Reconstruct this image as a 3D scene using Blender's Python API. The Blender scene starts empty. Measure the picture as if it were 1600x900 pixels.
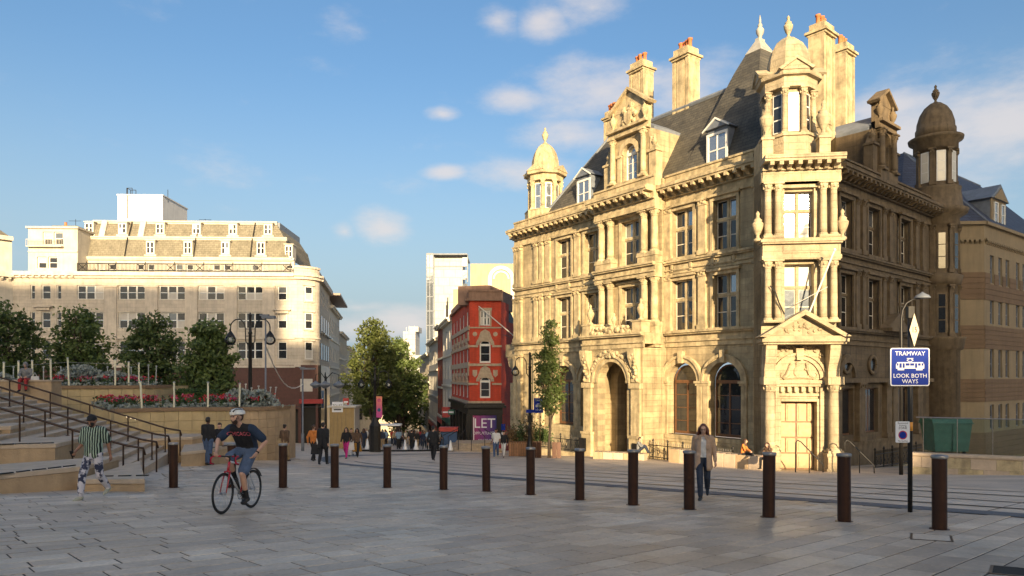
import bpy, bmesh, math, random
from mathutils import Vector, Matrix
RNG = random.Random(11)
S = bpy.context.scene
COL = S.collection
rad = math.radians
F, HZ, CZ = 1100.0, 590.0, 1.45          # focal length and horizon of the photograph in its pixels, eye height in metres

# ------------------------------------------------------------------ camera, sky, sun, exposure
cd = bpy.data.cameras.new('camera'); cam = bpy.data.objects.new('camera', cd); COL.objects.link(cam)
cam.location = (0, 0, CZ); cam.rotation_euler = (rad(90), 0, 0)
cd.sensor_width = 36; cd.lens = 36*F/1600; cd.shift_y = (HZ-450)/1600; cd.clip_end = 4000
S.camera = cam
SUN_EL, SUN_AZ = rad(12), math.atan2(0.13, -0.9915)      # low sun behind the camera
LS = Vector((0.13*math.cos(SUN_EL), -0.9915*math.cos(SUN_EL), math.sin(SUN_EL)))
sd = bpy.data.lights.new('sun', 'SUN'); sd.energy = 3.9; sd.angle = rad(0.5); sd.color = (1.0, 0.77, 0.47)
sun = bpy.data.objects.new('sun', sd); COL.objects.link(sun)
sun.rotation_euler = LS.to_track_quat('Z', 'Y').to_euler(); sun.location = (-10, -40, 60)
S.view_settings.view_transform = 'Standard'; S.view_settings.look = 'None'
S.view_settings.exposure = 1.55; S.view_settings.gamma = 1.0

W = bpy.data.worlds.new('World'); S.world = W; W.use_nodes = True
nt = W.node_tree; N = nt.nodes; Lk = nt.links
for n in list(N): N.remove(n)
wo = N.new('ShaderNodeOutputWorld'); bg = N.new('ShaderNodeBackground'); Lk.new(bg.outputs[0], wo.inputs[0])
sky = N.new('ShaderNodeTexSky'); sky.sky_type = 'NISHITA'; sky.sun_disc = False
sky.sun_elevation = SUN_EL; sky.sun_rotation = SUN_AZ; sky.air_density = 1.0; sky.dust_density = 6.0; sky.ozone_density = 2.0
bg.inputs[1].default_value = 0.095
tc = N.new('ShaderNodeTexCoord')
def wm(op, a, b=None, c=None):
    n = N.new('ShaderNodeMath'); n.operation = op
    for i, v in enumerate((a, b, c)):
        if v is None: continue
        if isinstance(v, (int, float)): n.inputs[i].default_value = v
        else: Lk.new(v, n.inputs[i])
    return n.outputs[0]
def cloud_dir(px, py): return Vector(((px-800)/F, 1.0, (HZ-py)/F)).normalized()
nz = N.new('ShaderNodeTexNoise'); nz.inputs['Scale'].default_value = 7; nz.inputs['Detail'].default_value = 9; nz.inputs['Roughness'].default_value = 0.62
mp = N.new('ShaderNodeMapping'); mp.inputs['Scale'].default_value = (1, 1, 2.4); Lk.new(tc.outputs['Generated'], mp.inputs[0]); Lk.new(mp.outputs[0], nz.inputs['Vector'])
tot = None
for px, py, rx, rz, k in ((600, 357, 44, 25, .56), (538, 362, 20, 16, .4), (805, 152, 52, 18, .42), (690, 178, 22, 9, .40), (695, 268, 28, 10, .42),
                       (945, 142, 125, 34, .4), (780, 32, 30, 20, .42), (845, 32, 36, 20, .46), (925, 12, 60, 20, .36), (1400, 165, 110, 28, .44), (1075, 150, 70, 45, .42), (830, 270, 80, 24, .36),
                       (1430, 215, 140, 70, .5), (1590, 190, 120, 70, .48), (890, 215, 70, 22, .44), (640, 505, 120, 26, .5), (560, 480, 60, 14, .34), (545, 42, 40, 20, .25)):
    d = cloud_dir(px, py)
    sb = N.new('ShaderNodeVectorMath'); sb.operation = 'SUBTRACT'; Lk.new(tc.outputs['Generated'], sb.inputs[0]); sb.inputs[1].default_value = d
    ml = N.new('ShaderNodeVectorMath'); ml.operation = 'MULTIPLY'; Lk.new(sb.outputs[0], ml.inputs[0]); ml.inputs[1].default_value = (F/rx, 3.0, F/rz)
    ln = N.new('ShaderNodeVectorMath'); ln.operation = 'LENGTH'; Lk.new(ml.outputs[0], ln.inputs[0])
    m = wm('MULTIPLY', wm('MAXIMUM', wm('SUBTRACT', 1.6, ln.outputs['Value']), 0.0), k*1.0)
    tot = m if tot is None else wm('MAXIMUM', tot, m)
# elsewhere the same thin broken cloud goes on, sparse
n2 = N.new('ShaderNodeTexNoise'); n2.inputs['Scale'].default_value = 2.2; n2.inputs['Detail'].default_value = 3; Lk.new(tc.outputs['Generated'], n2.inputs['Vector'])
tot = wm('ADD', tot, wm('MULTIPLY', n2.outputs['Fac'], 0.1))
raw = wm('ADD', tot, wm('MULTIPLY', wm('SUBTRACT', nz.outputs['Fac'], 0.5), 1.25))
mr = N.new('ShaderNodeMapRange'); mr.interpolation_type = 'SMOOTHSTEP'; Lk.new(raw, mr.inputs[0])
mr.inputs[1].default_value = 0.14; mr.inputs[2].default_value = 0.78; mr.inputs[3].default_value = 0; mr.inputs[4].default_value = 0.75
hs = N.new('ShaderNodeHueSaturation'); Lk.new(sky.outputs[0], hs.inputs['Color']); hs.inputs['Saturation'].default_value = 1.18; hs.inputs['Value'].default_value = 0.95
sz = N.new('ShaderNodeSeparateXYZ'); Lk.new(tc.outputs['Generated'], sz.inputs[0])
hr = N.new('ShaderNodeMapRange'); hr.interpolation_type = 'SMOOTHSTEP'; Lk.new(sz.outputs[2], hr.inputs[0])
hr.inputs[1].default_value = -.02; hr.inputs[2].default_value = .42; hr.inputs[3].default_value = .72; hr.inputs[4].default_value = 0
hm = N.new('ShaderNodeMixRGB'); Lk.new(hr.outputs[0], hm.inputs[0]); Lk.new(hs.outputs[0], hm.inputs[1]); hm.inputs[2].default_value = (1.95, 2.5, 2.9, 1)     # pale haze all round the horizon
mx = N.new('ShaderNodeMixRGB'); Lk.new(mr.outputs[0], mx.inputs[0]); Lk.new(hm.outputs[0], mx.inputs[1]); mx.inputs[2].default_value = (3.0, 2.75, 2.65, 1)
Lk.new(mx.outputs[0], bg.inputs[0])

# ------------------------------------------------------------------ helpers
def sm(a, b, x):
    t = max(0.0, min(1.0, (x-a)/(b-a))); return t*t*(3-2*t)
def g(x, y):
    """height of the sloping square"""
    yy = max(-20.0, min(y, 230.0))
    z = -0.08*yy - 0.45*sm(20, 36, y)*sm(6, 15, x) - .15*sm(42, 54, y)*sm(-3, 3, x)
    if x < 0: z += 0.012*min(-x, 60.0) + 0.15*sm(20, 27, y)*sm(-8, -12, x)*(1-sm(40, 60, y))
    return z
def at(px, py):
    """the point of the ground seen at a pixel of the photograph"""
    a, b = (px-800)/F, (py-HZ)/F
    lo, hi = 3.0, 260.0
    for _ in range(60):
        m = (lo+hi)/2
        if CZ-b*m > g(a*m, m): lo = m
        else: hi = m
    return Vector((a*lo, lo, g(a*lo, lo)))
def atd(px, D): return Vector(((px-800)/F*D, D, g((px-800)/F*D, D)))
def zat(py, D): return CZ+(HZ-py)*D/F

WM = {}                      # world matrix of every object built
def link(o, parent=None, M=None):
    M = M.copy() if M is not None else Matrix.Identity(4)
    COL.objects.link(o)
    if parent is not None:
        o.parent = parent; o.matrix_local = WM[parent.name].inverted() @ M
    else: o.matrix_local = M
    WM[o.name] = M
    return o
def tag(o, label=None, cat=None, group=None, kind=None):
    if label: o['label'] = label
    if cat: o['category'] = cat
    if group: o['group'] = group
    if kind: o['kind'] = kind
    return o
def thing(name, loc, label, cat, group=None, rz=0.0):
    o = bpy.data.objects.new(name, None); o.empty_display_size = 0.3
    link(o, None, Matrix.Translation(loc) @ Matrix.Rotation(rz, 4, 'Z'))
    return tag(o, label, cat, group)
def inst(name, mesh, parent=None, M=None):
    return link(bpy.data.objects.new(name, mesh), parent, M)
def copy_tree(o, parent=None, M=None):
    """copy a thing with its parts and their sub-parts; M is the world matrix of the copy"""
    c = o.copy(); COL.objects.link(c); c.parent = parent
    if M is None: M = WM[parent.name] @ o.matrix_local
    if parent is None: c.matrix_local = M
    else: c.matrix_local = WM[parent.name].inverted() @ M
    WM[c.name] = M.copy()
    for ch in list(o.children): copy_tree(ch, c)
    return c
def frame(ox, oy, ux, uy, nx, ny, oz=0.0):
    """local axes (u along a face, n out of it, w up)"""
    l = math.hypot(ux, uy); ux, uy = ux/l, uy/l; l = math.hypot(nx, ny); nx, ny = nx/l, ny/l
    return Matrix(((ux, nx, 0, ox), (uy, ny, 0, oy), (0, 0, 1, oz), (0, 0, 0, 1)))
def T(x, y, z): return Matrix.Translation((x, y, z))

class MB:
    def __init__(s, M=None):
        s.v = []; s.f = []; s.mi = []; s.sm = []; s.M = M; s.cur = 0; s.smooth = False
    def add(s, vs, fs):
        b = len(s.v); M = s.M
        if M is not None:
            s.v += [tuple(M @ Vector(p)) for p in vs]
            if M.determinant() < 0: fs = [tuple(reversed(f)) for f in fs]
        else: s.v += [tuple(p) for p in vs]
        s.f += [tuple(i+b for i in f) for f in fs]
        s.mi += [s.cur]*len(fs); s.sm += [s.smooth]*len(fs)
        return s
    def box(s, a0, a1, b0, b1, c0, c1):
        return s.add([(a0, b0, c0), (a1, b0, c0), (a1, b1, c0), (a0, b1, c0), (a0, b0, c1), (a1, b0, c1), (a1, b1, c1), (a0, b1, c1)],
                     [(0, 3, 2, 1), (4, 5, 6, 7), (0, 1, 5, 4), (1, 2, 6, 5), (2, 3, 7, 6), (3, 0, 4, 7)])
    def taper(s, lo, hi):
        """box between two rectangles (u0,u1,n0,n1,w)"""
        a, b = lo, hi
        return s.add([(a[0], a[2], a[4]), (a[1], a[2], a[4]), (a[1], a[3], a[4]), (a[0], a[3], a[4]), (b[0], b[2], b[4]), (b[1], b[2], b[4]), (b[1], b[3], b[4]), (b[0], b[3], b[4])],
                     [(0, 3, 2, 1), (4, 5, 6, 7), (0, 1, 5, 4), (1, 2, 6, 5), (2, 3, 7, 6), (3, 0, 4, 7)])
    def prism(s, poly, lo, hi, axis=1):
        """extrude a 2-D outline: axis 1 = outline in (u,w) along n, axis 0 = outline in (n,w) along u, axis 2 = outline in (u,n) upwards"""
        n = len(poly)
        def P(p, h): return (p[0], h, p[1]) if axis == 1 else ((h, p[0], p[1]) if axis == 0 else (p[0], p[1], h))
        vs = [P(p, lo) for p in poly]+[P(p, hi) for p in poly]
        fs = [tuple(range(n)), tuple(range(2*n-1, n-1, -1))]
        for i in range(n): j = (i+1) % n; fs.append((i, i+n, j+n, j))
        if axis == 1: pass
        else: fs = [tuple(reversed(f)) for f in fs]
        return s.add(vs, fs)
    def lathe(s, prof, cx=0, cy=0, cz=0, n=16, a0=0.0, a1=2*math.pi, cap=True):
        full = abs(a1-a0-2*math.pi) < 1e-6
        m = n if full else n+1
        vs = []
        for r, z in prof:
            for i in range(m):
                a = a0+(a1-a0)*i/n; vs.append((cx+r*math.cos(a), cy+r*math.sin(a), cz+z))
        fs = []
        for k in range(len(prof)-1):
            for i in range(n):
                j = (i+1) % m; fs.append((k*m+i, k*m+j, (k+1)*m+j, (k+1)*m+i))
        if cap and full:
            fs.append(tuple(range(m-1, -1, -1))); fs.append(tuple(range((len(prof)-1)*m, len(prof)*m)))
        return s.add(vs, fs)
    def tube(s, pts, r, n=8, cap=True):
        pts = [Vector(p) for p in pts]; k = len(pts); rs = r if isinstance(r, (list, tuple)) else [r]*k
        vs = []; up = None
        for i, p in enumerate(pts):
            d = (pts[min(i+1, k-1)]-pts[max(i-1, 0)]).normalized()
            if up is None:
                up = Vector((0, 0, 1)) if abs(d.z) < 0.9 else Vector((1, 0, 0))
            a = d.cross(up)
            if a.length < 1e-5: a = d.cross(Vector((0.3, 0.9, 0.2)))
            a.normalize(); b = d.cross(a).normalized(); up = -b if False else a.cross(d).normalized()
            for q in range(n):
                t = 2*math.pi*q/n; vs.append(p+a*(rs[i]*math.cos(t))+b*(rs[i]*math.sin(t)))
        fs = []
        for i in range(k-1):
            for q in range(n):
                w = (q+1) % n; fs.append((i*n+q, i*n+w, (i+1)*n+w, (i+1)*n+q))
        if cap: fs.append(tuple(range(n-1, -1, -1))); fs.append(tuple(range((k-1)*n, k*n)))
        return s.add(vs, fs)
    def ring(s, r0, r1, n0, n1, cu=0, cw=0, a0=0.0, a1=math.pi, k=14):
        """arched moulding in the u-w plane"""
        vs = []
        for i in range(k+1):
            a = a0+(a1-a0)*i/k; c, t = math.cos(a), math.sin(a)
            for r, d in ((r0, n0), (r1, n0), (r1, n1), (r0, n1)): vs.append((cu+r*c, d, cw+r*t))
        fs = []
        for i in range(k):
            for q in range(4): w = (q+1) % 4; fs.append((i*4+q, i*4+w, (i+1)*4+w, (i+1)*4+q))
        fs.append((0, 3, 2, 1)); fs.append((k*4, k*4+1, k*4+2, k*4+3))
        return s.add(vs, fs)
    def sphere(s, c, r, n=10, m=7, sc=(1, 1, 1)):
        vs = [(c[0], c[1], c[2]-r*sc[2])]
        for i in range(1, m):
            t = math.pi*i/m
            for q in range(n):
                a = 2*math.pi*q/n
                vs.append((c[0]+r*sc[0]*math.sin(t)*math.cos(a), c[1]+r*sc[1]*math.sin(t)*math.sin(a), c[2]-r*sc[2]*math.cos(t)))
        vs.append((c[0], c[1], c[2]+r*sc[2])); fs = []
        for q in range(n): fs.append((0, 1+(q+1) % n, 1+q))
        for i in range(m-2):
            for q in range(n): w = (q+1) % n; fs.append((1+i*n+q, 1+i*n+w, 1+(i+1)*n+w, 1+(i+1)*n+q))
        e = len(vs)-1; b = 1+(m-2)*n
        for q in range(n): fs.append((e, b+q, b+(q+1) % n))
        return s.add(vs, fs)
    def mesh(s, name, mats):
        me = bpy.data.meshes.new(name); me.from_pydata(s.v, [], s.f)
        for m in (mats if isinstance(mats, (list, tuple)) else [mats]): me.materials.append(m)
        if any(s.mi): me.polygons.foreach_set('material_index', s.mi)
        if any(s.sm): me.polygons.foreach_set('use_smooth', s.sm)
        me.update(); return me
    def build(s, name, mats, parent=None, M=None, bevel=0.0):
        """one mesh object; vertices were given in world space unless M says where they stand"""
        o = inst(name, s.mesh(name, mats), parent, M)
        if bevel:
            b = o.modifiers.new('bevel', 'BEVEL'); b.width = bevel; b.segments = 1; b.limit_method = 'ANGLE'
        return o

# ------------------------------------------------------------------ materials
def newmat(name):
    m = bpy.data.materials.new(name); m.use_nodes = True
    t = m.node_tree; b = t.nodes['Principled BSDF']; return m, t, b
def lerp(a, b, k): return tuple(a[i]*(1-k)+b[i]*k for i in range(3))
def mat(name, col, rough=0.8, var=0.25, scale=3.0, bump=0.0, bscale=None, metal=0.0, spec=0.5, streak=0.0, dark=None, coat=0.0, objinfo=0.0, coord='pos'):
    """colour with mottled variation, optional vertical streaks of dirt and relief"""
    m, t, b = newmat(name); Nn = t.nodes; L = t.links
    b.inputs['Roughness'].default_value = rough; b.inputs['Metallic'].default_value = metal; b.inputs['Specular IOR Level'].default_value = spec
    if coat: b.inputs['Coat Weight'].default_value = coat
    if coord == 'pos': src = Nn.new('ShaderNodeNewGeometry').outputs['Position']
    else: src = Nn.new('ShaderNodeTexCoord').outputs['Object']
    n1 = Nn.new('ShaderNodeTexNoise'); n1.inputs['Scale'].default_value = scale; n1.inputs['Detail'].default_value = 6; n1.inputs['Roughness'].default_value = 0.65
    L.new(src, n1.inputs['Vector'])
    cr = Nn.new('ShaderNodeValToRGB'); L.new(n1.outputs['Fac'], cr.inputs[0])
    d = dark if dark else tuple(c*(1-var) for c in col)
    cr.color_ramp.elements[0].position = 0.3; cr.color_ramp.elements[1].position = 0.72
    cr.color_ramp.elements[0].color = (*d, 1); cr.color_ramp.elements[1].color = (*[min(1, c*(1+var*0.45)) for c in col], 1)
    out = cr.outputs[0]
    if streak:
        mpn = Nn.new('ShaderNodeMapping'); mpn.inputs['Scale'].default_value = (2.2, 2.2, 0.22); L.new(src, mpn.inputs[0])
        n2 = Nn.new('ShaderNodeTexNoise'); n2.inputs['Scale'].default_value = 1.6; n2.inputs['Detail'].default_value = 5; L.new(mpn.outputs[0], n2.inputs['Vector'])
        mr = Nn.new('ShaderNodeMapRange'); L.new(n2.outputs['Fac'], mr.inputs[0]); mr.inputs[1].default_value = 0.45; mr.inputs[2].default_value = 0.8; mr.inputs[3].default_value = 1; mr.inputs[4].default_value = 1-streak
        mm = Nn.new('ShaderNodeMixRGB'); mm.blend_type = 'MULTIPLY'; mm.inputs[0].default_value = 1; L.new(out, mm.inputs[1]); L.new(mr.outputs[0], mm.inputs[2]); out = mm.outputs[0]
    if objinfo:
        oi = Nn.new('ShaderNodeObjectInfo'); mr = Nn.new('ShaderNodeMapRange'); L.new(oi.outputs['Random'], mr.inputs[0]); mr.inputs[3].default_value = 1-objinfo; mr.inputs[4].default_value = 1+objinfo
        mm = Nn.new('ShaderNodeMixRGB'); mm.blend_type = 'MULTIPLY'; mm.inputs[0].default_value = 1; L.new(out, mm.inputs[1]); L.new(mr.outputs[0], mm.inputs[2]); out = mm.outputs[0]
    L.new(out, b.inputs['Base Color'])
    if bump:
        n3 = Nn.new('ShaderNodeTexNoise'); n3.inputs['Scale'].default_value = bscale or scale*6; n3.inputs['Detail'].default_value = 5; L.new(src, n3.inputs['Vector'])
        bp = Nn.new('ShaderNodeBump'); bp.inputs['Strength'].default_value = bump; bp.inputs['Distance'].default_value = 0.05; L.new(n3.outputs['Fac'], bp.inputs['Height']); L.new(bp.outputs[0], b.inputs['Normal'])
    return m
def coursed(name, col, col2, joint, tx, ty, bw, bh, rough=0.85, mortar=0.012, streak=0.5, var=0.45, relief=0.7, soot=None, sootk=0.0):
    """coursed stone, brick or slate: fine joints in the (tangent, height) plane plus stains"""
    m, t, b = newmat(name); Nn = t.nodes; L = t.links
    b.inputs['Roughness'].default_value = rough
    geo = Nn.new('ShaderNodeNewGeometry').outputs['Position']
    dt = Nn.new('ShaderNodeVectorMath'); dt.operation = 'DOT_PRODUCT'; L.new(geo, dt.inputs[0]); dt.inputs[1].default_value = (tx, ty, 0)
    sp = Nn.new('ShaderNodeSeparateXYZ'); L.new(geo, sp.inputs[0])
    cb = Nn.new('ShaderNodeCombineXYZ'); L.new(dt.outputs['Value'], cb.inputs[0]); L.new(sp.outputs[2], cb.inputs[1])
    br = Nn.new('ShaderNodeTexBrick'); L.new(cb.outputs[0], br.inputs['Vector'])
    br.inputs['Scale'].default_value = 1.0; br.inputs['Brick Width'].default_value = bw; br.inputs['Row Height'].default_value = bh
    br.inputs['Mortar Size'].default_value = mortar; br.inputs['Mortar Smooth'].default_value = 0.3; br.inputs['Bias'].default_value = 0.0
    br.inputs['Color1'].default_value = (*col, 1); br.inputs['Color2'].default_value = (*col2, 1); br.inputs['Mortar'].default_value = (*joint, 1)
    n1 = Nn.new('ShaderNodeTexNoise'); n1.inputs['Scale'].default_value = 0.9; n1.inputs['Detail'].default_value = 8; n1.inputs['Roughness'].default_value = 0.7; L.new(geo, n1.inputs['Vector'])
    mr = Nn.new('ShaderNodeMapRange'); L.new(n1.outputs['Fac'], mr.inputs[0]); mr.inputs[1].default_value = 0.3; mr.inputs[2].default_value = 0.7; mr.inputs[3].default_value = 1-var; mr.inputs[4].default_value = 1+var*0.3
    m1 = Nn.new('ShaderNodeMixRGB'); m1.blend_type = 'MULTIPLY'; m1.inputs[0].default_value = 1; L.new(br.outputs['Color'], m1.inputs[1]); L.new(mr.outputs[0], m1.inputs[2])
    mpn = Nn.new('ShaderNodeMapping'); mpn.inputs['Scale'].default_value = (2.4, 2.4, 0.2); L.new(geo, mpn.inputs[0])
    n2 = Nn.new('ShaderNodeTexNoise'); n2.inputs['Scale'].default_value = 1.5; n2.inputs['Detail'].default_value = 5; L.new(mpn.outputs[0], n2.inputs['Vector'])
    m2r = Nn.new('ShaderNodeMapRange'); L.new(n2.outputs['Fac'], m2r.inputs[0]); m2r.inputs[1].default_value = 0.45; m2r.inputs[2].default_value = 0.8; m2r.inputs[3].default_value = 1; m2r.inputs[4].default_value = 1-streak
    m2 = Nn.new('ShaderNodeMixRGB'); m2.blend_type = 'MULTIPLY'; m2.inputs[0].default_value = 1; L.new(m1.outputs[0], m2.inputs[1]); L.new(m2r.outputs[0], m2.inputs[2])
    n4 = Nn.new('ShaderNodeTexNoise'); n4.inputs['Scale'].default_value = 0.33; n4.inputs['Detail'].default_value = 10; n4.inputs['Roughness'].default_value = 0.72; L.new(geo, n4.inputs['Vector'])
    m4r = Nn.new('ShaderNodeMapRange'); L.new(n4.outputs['Fac'], m4r.inputs[0]); m4r.inputs[1].default_value = 0.5; m4r.inputs[2].default_value = 0.68; m4r.inputs[3].default_value = 0; m4r.inputs[4].default_value = sootk
    m4 = Nn.new('ShaderNodeMixRGB'); L.new(m4r.outputs[0], m4.inputs[0]); L.new(m2.outputs[0], m4.inputs[1]); m4.inputs[2].default_value = (*(soot or tuple(c*.35 for c in col)), 1)
    L.new(m4.outputs[0], b.inputs['Base Color'])
    n3 = Nn.new('ShaderNodeTexNoise'); n3.inputs['Scale'].default_value = 14; n3.inputs['Detail'].default_value = 5; L.new(geo, n3.inputs['Vector'])
    ad = Nn.new('ShaderNodeMath'); ad.operation = 'MULTIPLY_ADD'; L.new(br.outputs['Fac'], ad.inputs[0]); ad.inputs[1].default_value = -0.6; L.new(n3.outputs['Fac'], ad.inputs[2])
    bp = Nn.new('ShaderNodeBump'); bp.inputs['Strength'].default_value = relief; bp.inputs['Distance'].default_value = 0.04; L.new(ad.outputs[0], bp.inputs['Height']); L.new(bp.outputs[0], b.inputs['Normal'])
    return m
def glassmat(name, col, rough=0.04, spec=0.9, metal=0.0):
    m, t, b = newmat(name)
    b.inputs['Base Color'].default_value = (*col, 1); b.inputs['Roughness'].default_value = rough; b.inputs['Specular IOR Level'].default_value = spec; b.inputs['Metallic'].default_value = metal
    Nn = t.nodes; L = t.links
    n = Nn.new('ShaderNodeTexNoise'); n.inputs['Scale'].default_value = 1.3; L.new(Nn.new('ShaderNodeNewGeometry').outputs['Position'], n.inputs['Vector'])
    bp = Nn.new('ShaderNodeBump'); bp.inputs['Strength'].default_value = 0.06; bp.inputs['Distance'].default_value = 0.1; L.new(n.outputs['Fac'], bp.inputs['Height']); L.new(bp.outputs[0], b.inputs['Normal'])
    return m
def clearglass(name, tint=(0.9, 0.95, 0.93)):
    m, t, b = newmat(name); Nn = t.nodes; L = t.links
    tr = Nn.new('ShaderNodeBsdfTransparent'); tr.inputs[0].default_value = (*tint, 1)
    gl = Nn.new('ShaderNodeBsdfGlossy'); gl.inputs['Roughness'].default_value = 0.03
    fr = Nn.new('ShaderNodeFresnel'); fr.inputs[0].default_value = 1.5
    mx = Nn.new('ShaderNodeMixShader'); L.new(fr.outputs[0], mx.inputs[0]); L.new(tr.outputs[0], mx.inputs[1]); L.new(gl.outputs[0], mx.inputs[2])
    L.new(mx.outputs[0], Nn['Material Output'].inputs['Surface']); return m
def glow(name, col, e):
    m, t, b = newmat(name); b.inputs['Base Color'].default_value = (*col, 1); b.inputs['Emission Color'].default_value = (*col, 1); b.inputs['Emission Strength'].default_value = e; return m

LT = (.576, -.816); RT = (.76, .65); PT = (.993, -.12)
STONE = dict(col=(.52, .41, .235), col2=(.42, .33, .19), joint=(.36, .285, .17))
M_L = coursed('post_office_stone', tx=LT[0], ty=LT[1], bw=.95, bh=.36, sootk=.6, **STONE)
M_R = coursed('post_office_shaded_stone', tx=RT[0], ty=RT[1], bw=.95, bh=.36, col=(.18, .128, .072), col2=(.145, .105, .06), joint=(.13, .1, .06), streak=.5, sootk=.6)  # darker copy of the facade stone, shade of the right side put into its colour
M_P = coursed('porch_stone', tx=PT[0], ty=PT[1], bw=.9, bh=.36, col=(.52, .425, .27), col2=(.47, .38, .24), joint=(.40, .32, .2), streak=.3, sootk=.45)
M_TRIM = mat('carved_stone', (.54, .43, .25), .85, .5, 1.6, .4, 18, streak=.5)
M_TRIMR = mat('shaded_carved_stone', (.172, .124, .07), .85, .38, 2.2, .35, 18, streak=.5)  # same carved stone with the shade of the right side in its colour
M_SLATE = coursed('slate', (.115, .104, .08), (.08, .074, .06), (.03, .03, .03), LT[0], LT[1], .5, .22, .7, .014, .3, .45, .8)
M_BLUESLATE = coursed('blue_slate', (.055, .065, .10), (.038, .045, .075), (.018, .02, .03), RT[0], RT[1], .6, .25, .6, .016, .1, .3, .7)
M_LEAD = mat('lead', (.17, .19, .22), .55, .3, 2, .1)
M_LEADW = mat('pale_lead', (.38, .36, .31), .6, .25, 2, .1)
M_GLASS = glassmat('window_glass', (.018, .02, .024))
M_GLASSB = glassmat('reflective_glass', (.34, .38, .43), .06, .8, .75)
M_BLIND = mat('pale_blind', (.62, .58, .48), .5, .12, 1.2, spec=.8, coat=.5)
M_WHITE = mat('white_paint', (.72, .70, .64), .5, .1, 4)
M_CREAMW = mat('cream_paint', (.68, .62, .5), .6, .12, 3)
M_BLACK = mat('black_iron', (.022, .02, .018), .45, .4, 6, metal=.3)
M_POT = mat('terracotta', (.50, .17, .06), .8, .25, 5)
M_WOOD = mat('brown_door_wood', (.15, .068, .03), .45, .35, 5)
M_OAK = mat('oak_door', (.46, .32, .16), .55, .25, 5, .1)
# ------------------------------------------------------------------ ground, paving, tram track
def paving_mat(name, c1, c2, joint, ang, bw, bh, rough=.6):
    m, t, b = newmat(name); Nn = t.nodes; L = t.links
    b.inputs['Roughness'].default_value = rough
    geo = Nn.new('ShaderNodeNewGeometry').outputs['Position']
    mpn = Nn.new('ShaderNodeMapping'); mpn.inputs['Rotation'].default_value = (0, 0, -ang); L.new(geo, mpn.inputs[0])
    br = Nn.new('ShaderNodeTexBrick'); L.new(mpn.outputs[0], br.inputs['Vector']); br.inputs['Scale'].default_value = 1
    br.inputs['Brick Width'].default_value = bw; br.inputs['Row Height'].default_value = bh; br.inputs['Mortar Size'].default_value = .008
    br.inputs['Color1'].default_value = (*c1, 1); br.inputs['Color2'].default_value = (*c2, 1); br.inputs['Mortar'].default_value = (*joint, 1)
    n1 = Nn.new('ShaderNodeTexNoise'); n1.inputs['Scale'].default_value = .6; n1.inputs['Detail'].default_value = 8; L.new(geo, n1.inputs['Vector'])
    mr = Nn.new('ShaderNodeMapRange'); L.new(n1.outputs['Fac'], mr.inputs[0]); mr.inputs[1].default_value = .3; mr.inputs[2].default_value = .7; mr.inputs[3].default_value = .72; mr.inputs[4].default_value = 1.12
    m1 = Nn.new('ShaderNodeMixRGB'); m1.blend_type = 'MULTIPLY'; m1.inputs[0].default_value = 1; L.new(br.outputs[0], m1.inputs[1]); L.new(mr.outputs[0], m1.inputs[2])
    L.new(m1.outputs[0], b.inputs['Base Color'])
    return m
PANG = rad(43)
M_PAVE = paving_mat('far_paving', (.58, .475, .37), (.52, .43, .34), (.1, .095, .09), rad(-48), 2.4, .6)
xs = [-900, -400, -200, -120]+[x*2.0 for x in range(-45, 46)]+[120, 200, 400, 900]
ys = [-300, -120, -60]+[y*2.0 for y in range(-20, 61)]+[140, 170, 200, 230, 300, 500, 1500]
vs = [(x, y, g(x, y)-.012) for y in ys for x in xs]; nx = len(xs)
fs = [(j*nx+i, j*nx+i+1, (j+1)*nx+i+1, (j+1)*nx+i) for j in range(len(ys)-1) for i in range(nx-1)]
mb = MB(); mb.smooth = True; mb.add(vs, fs)
ground = tag(mb.build('ground', M_PAVE), kind='structure')

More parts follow.
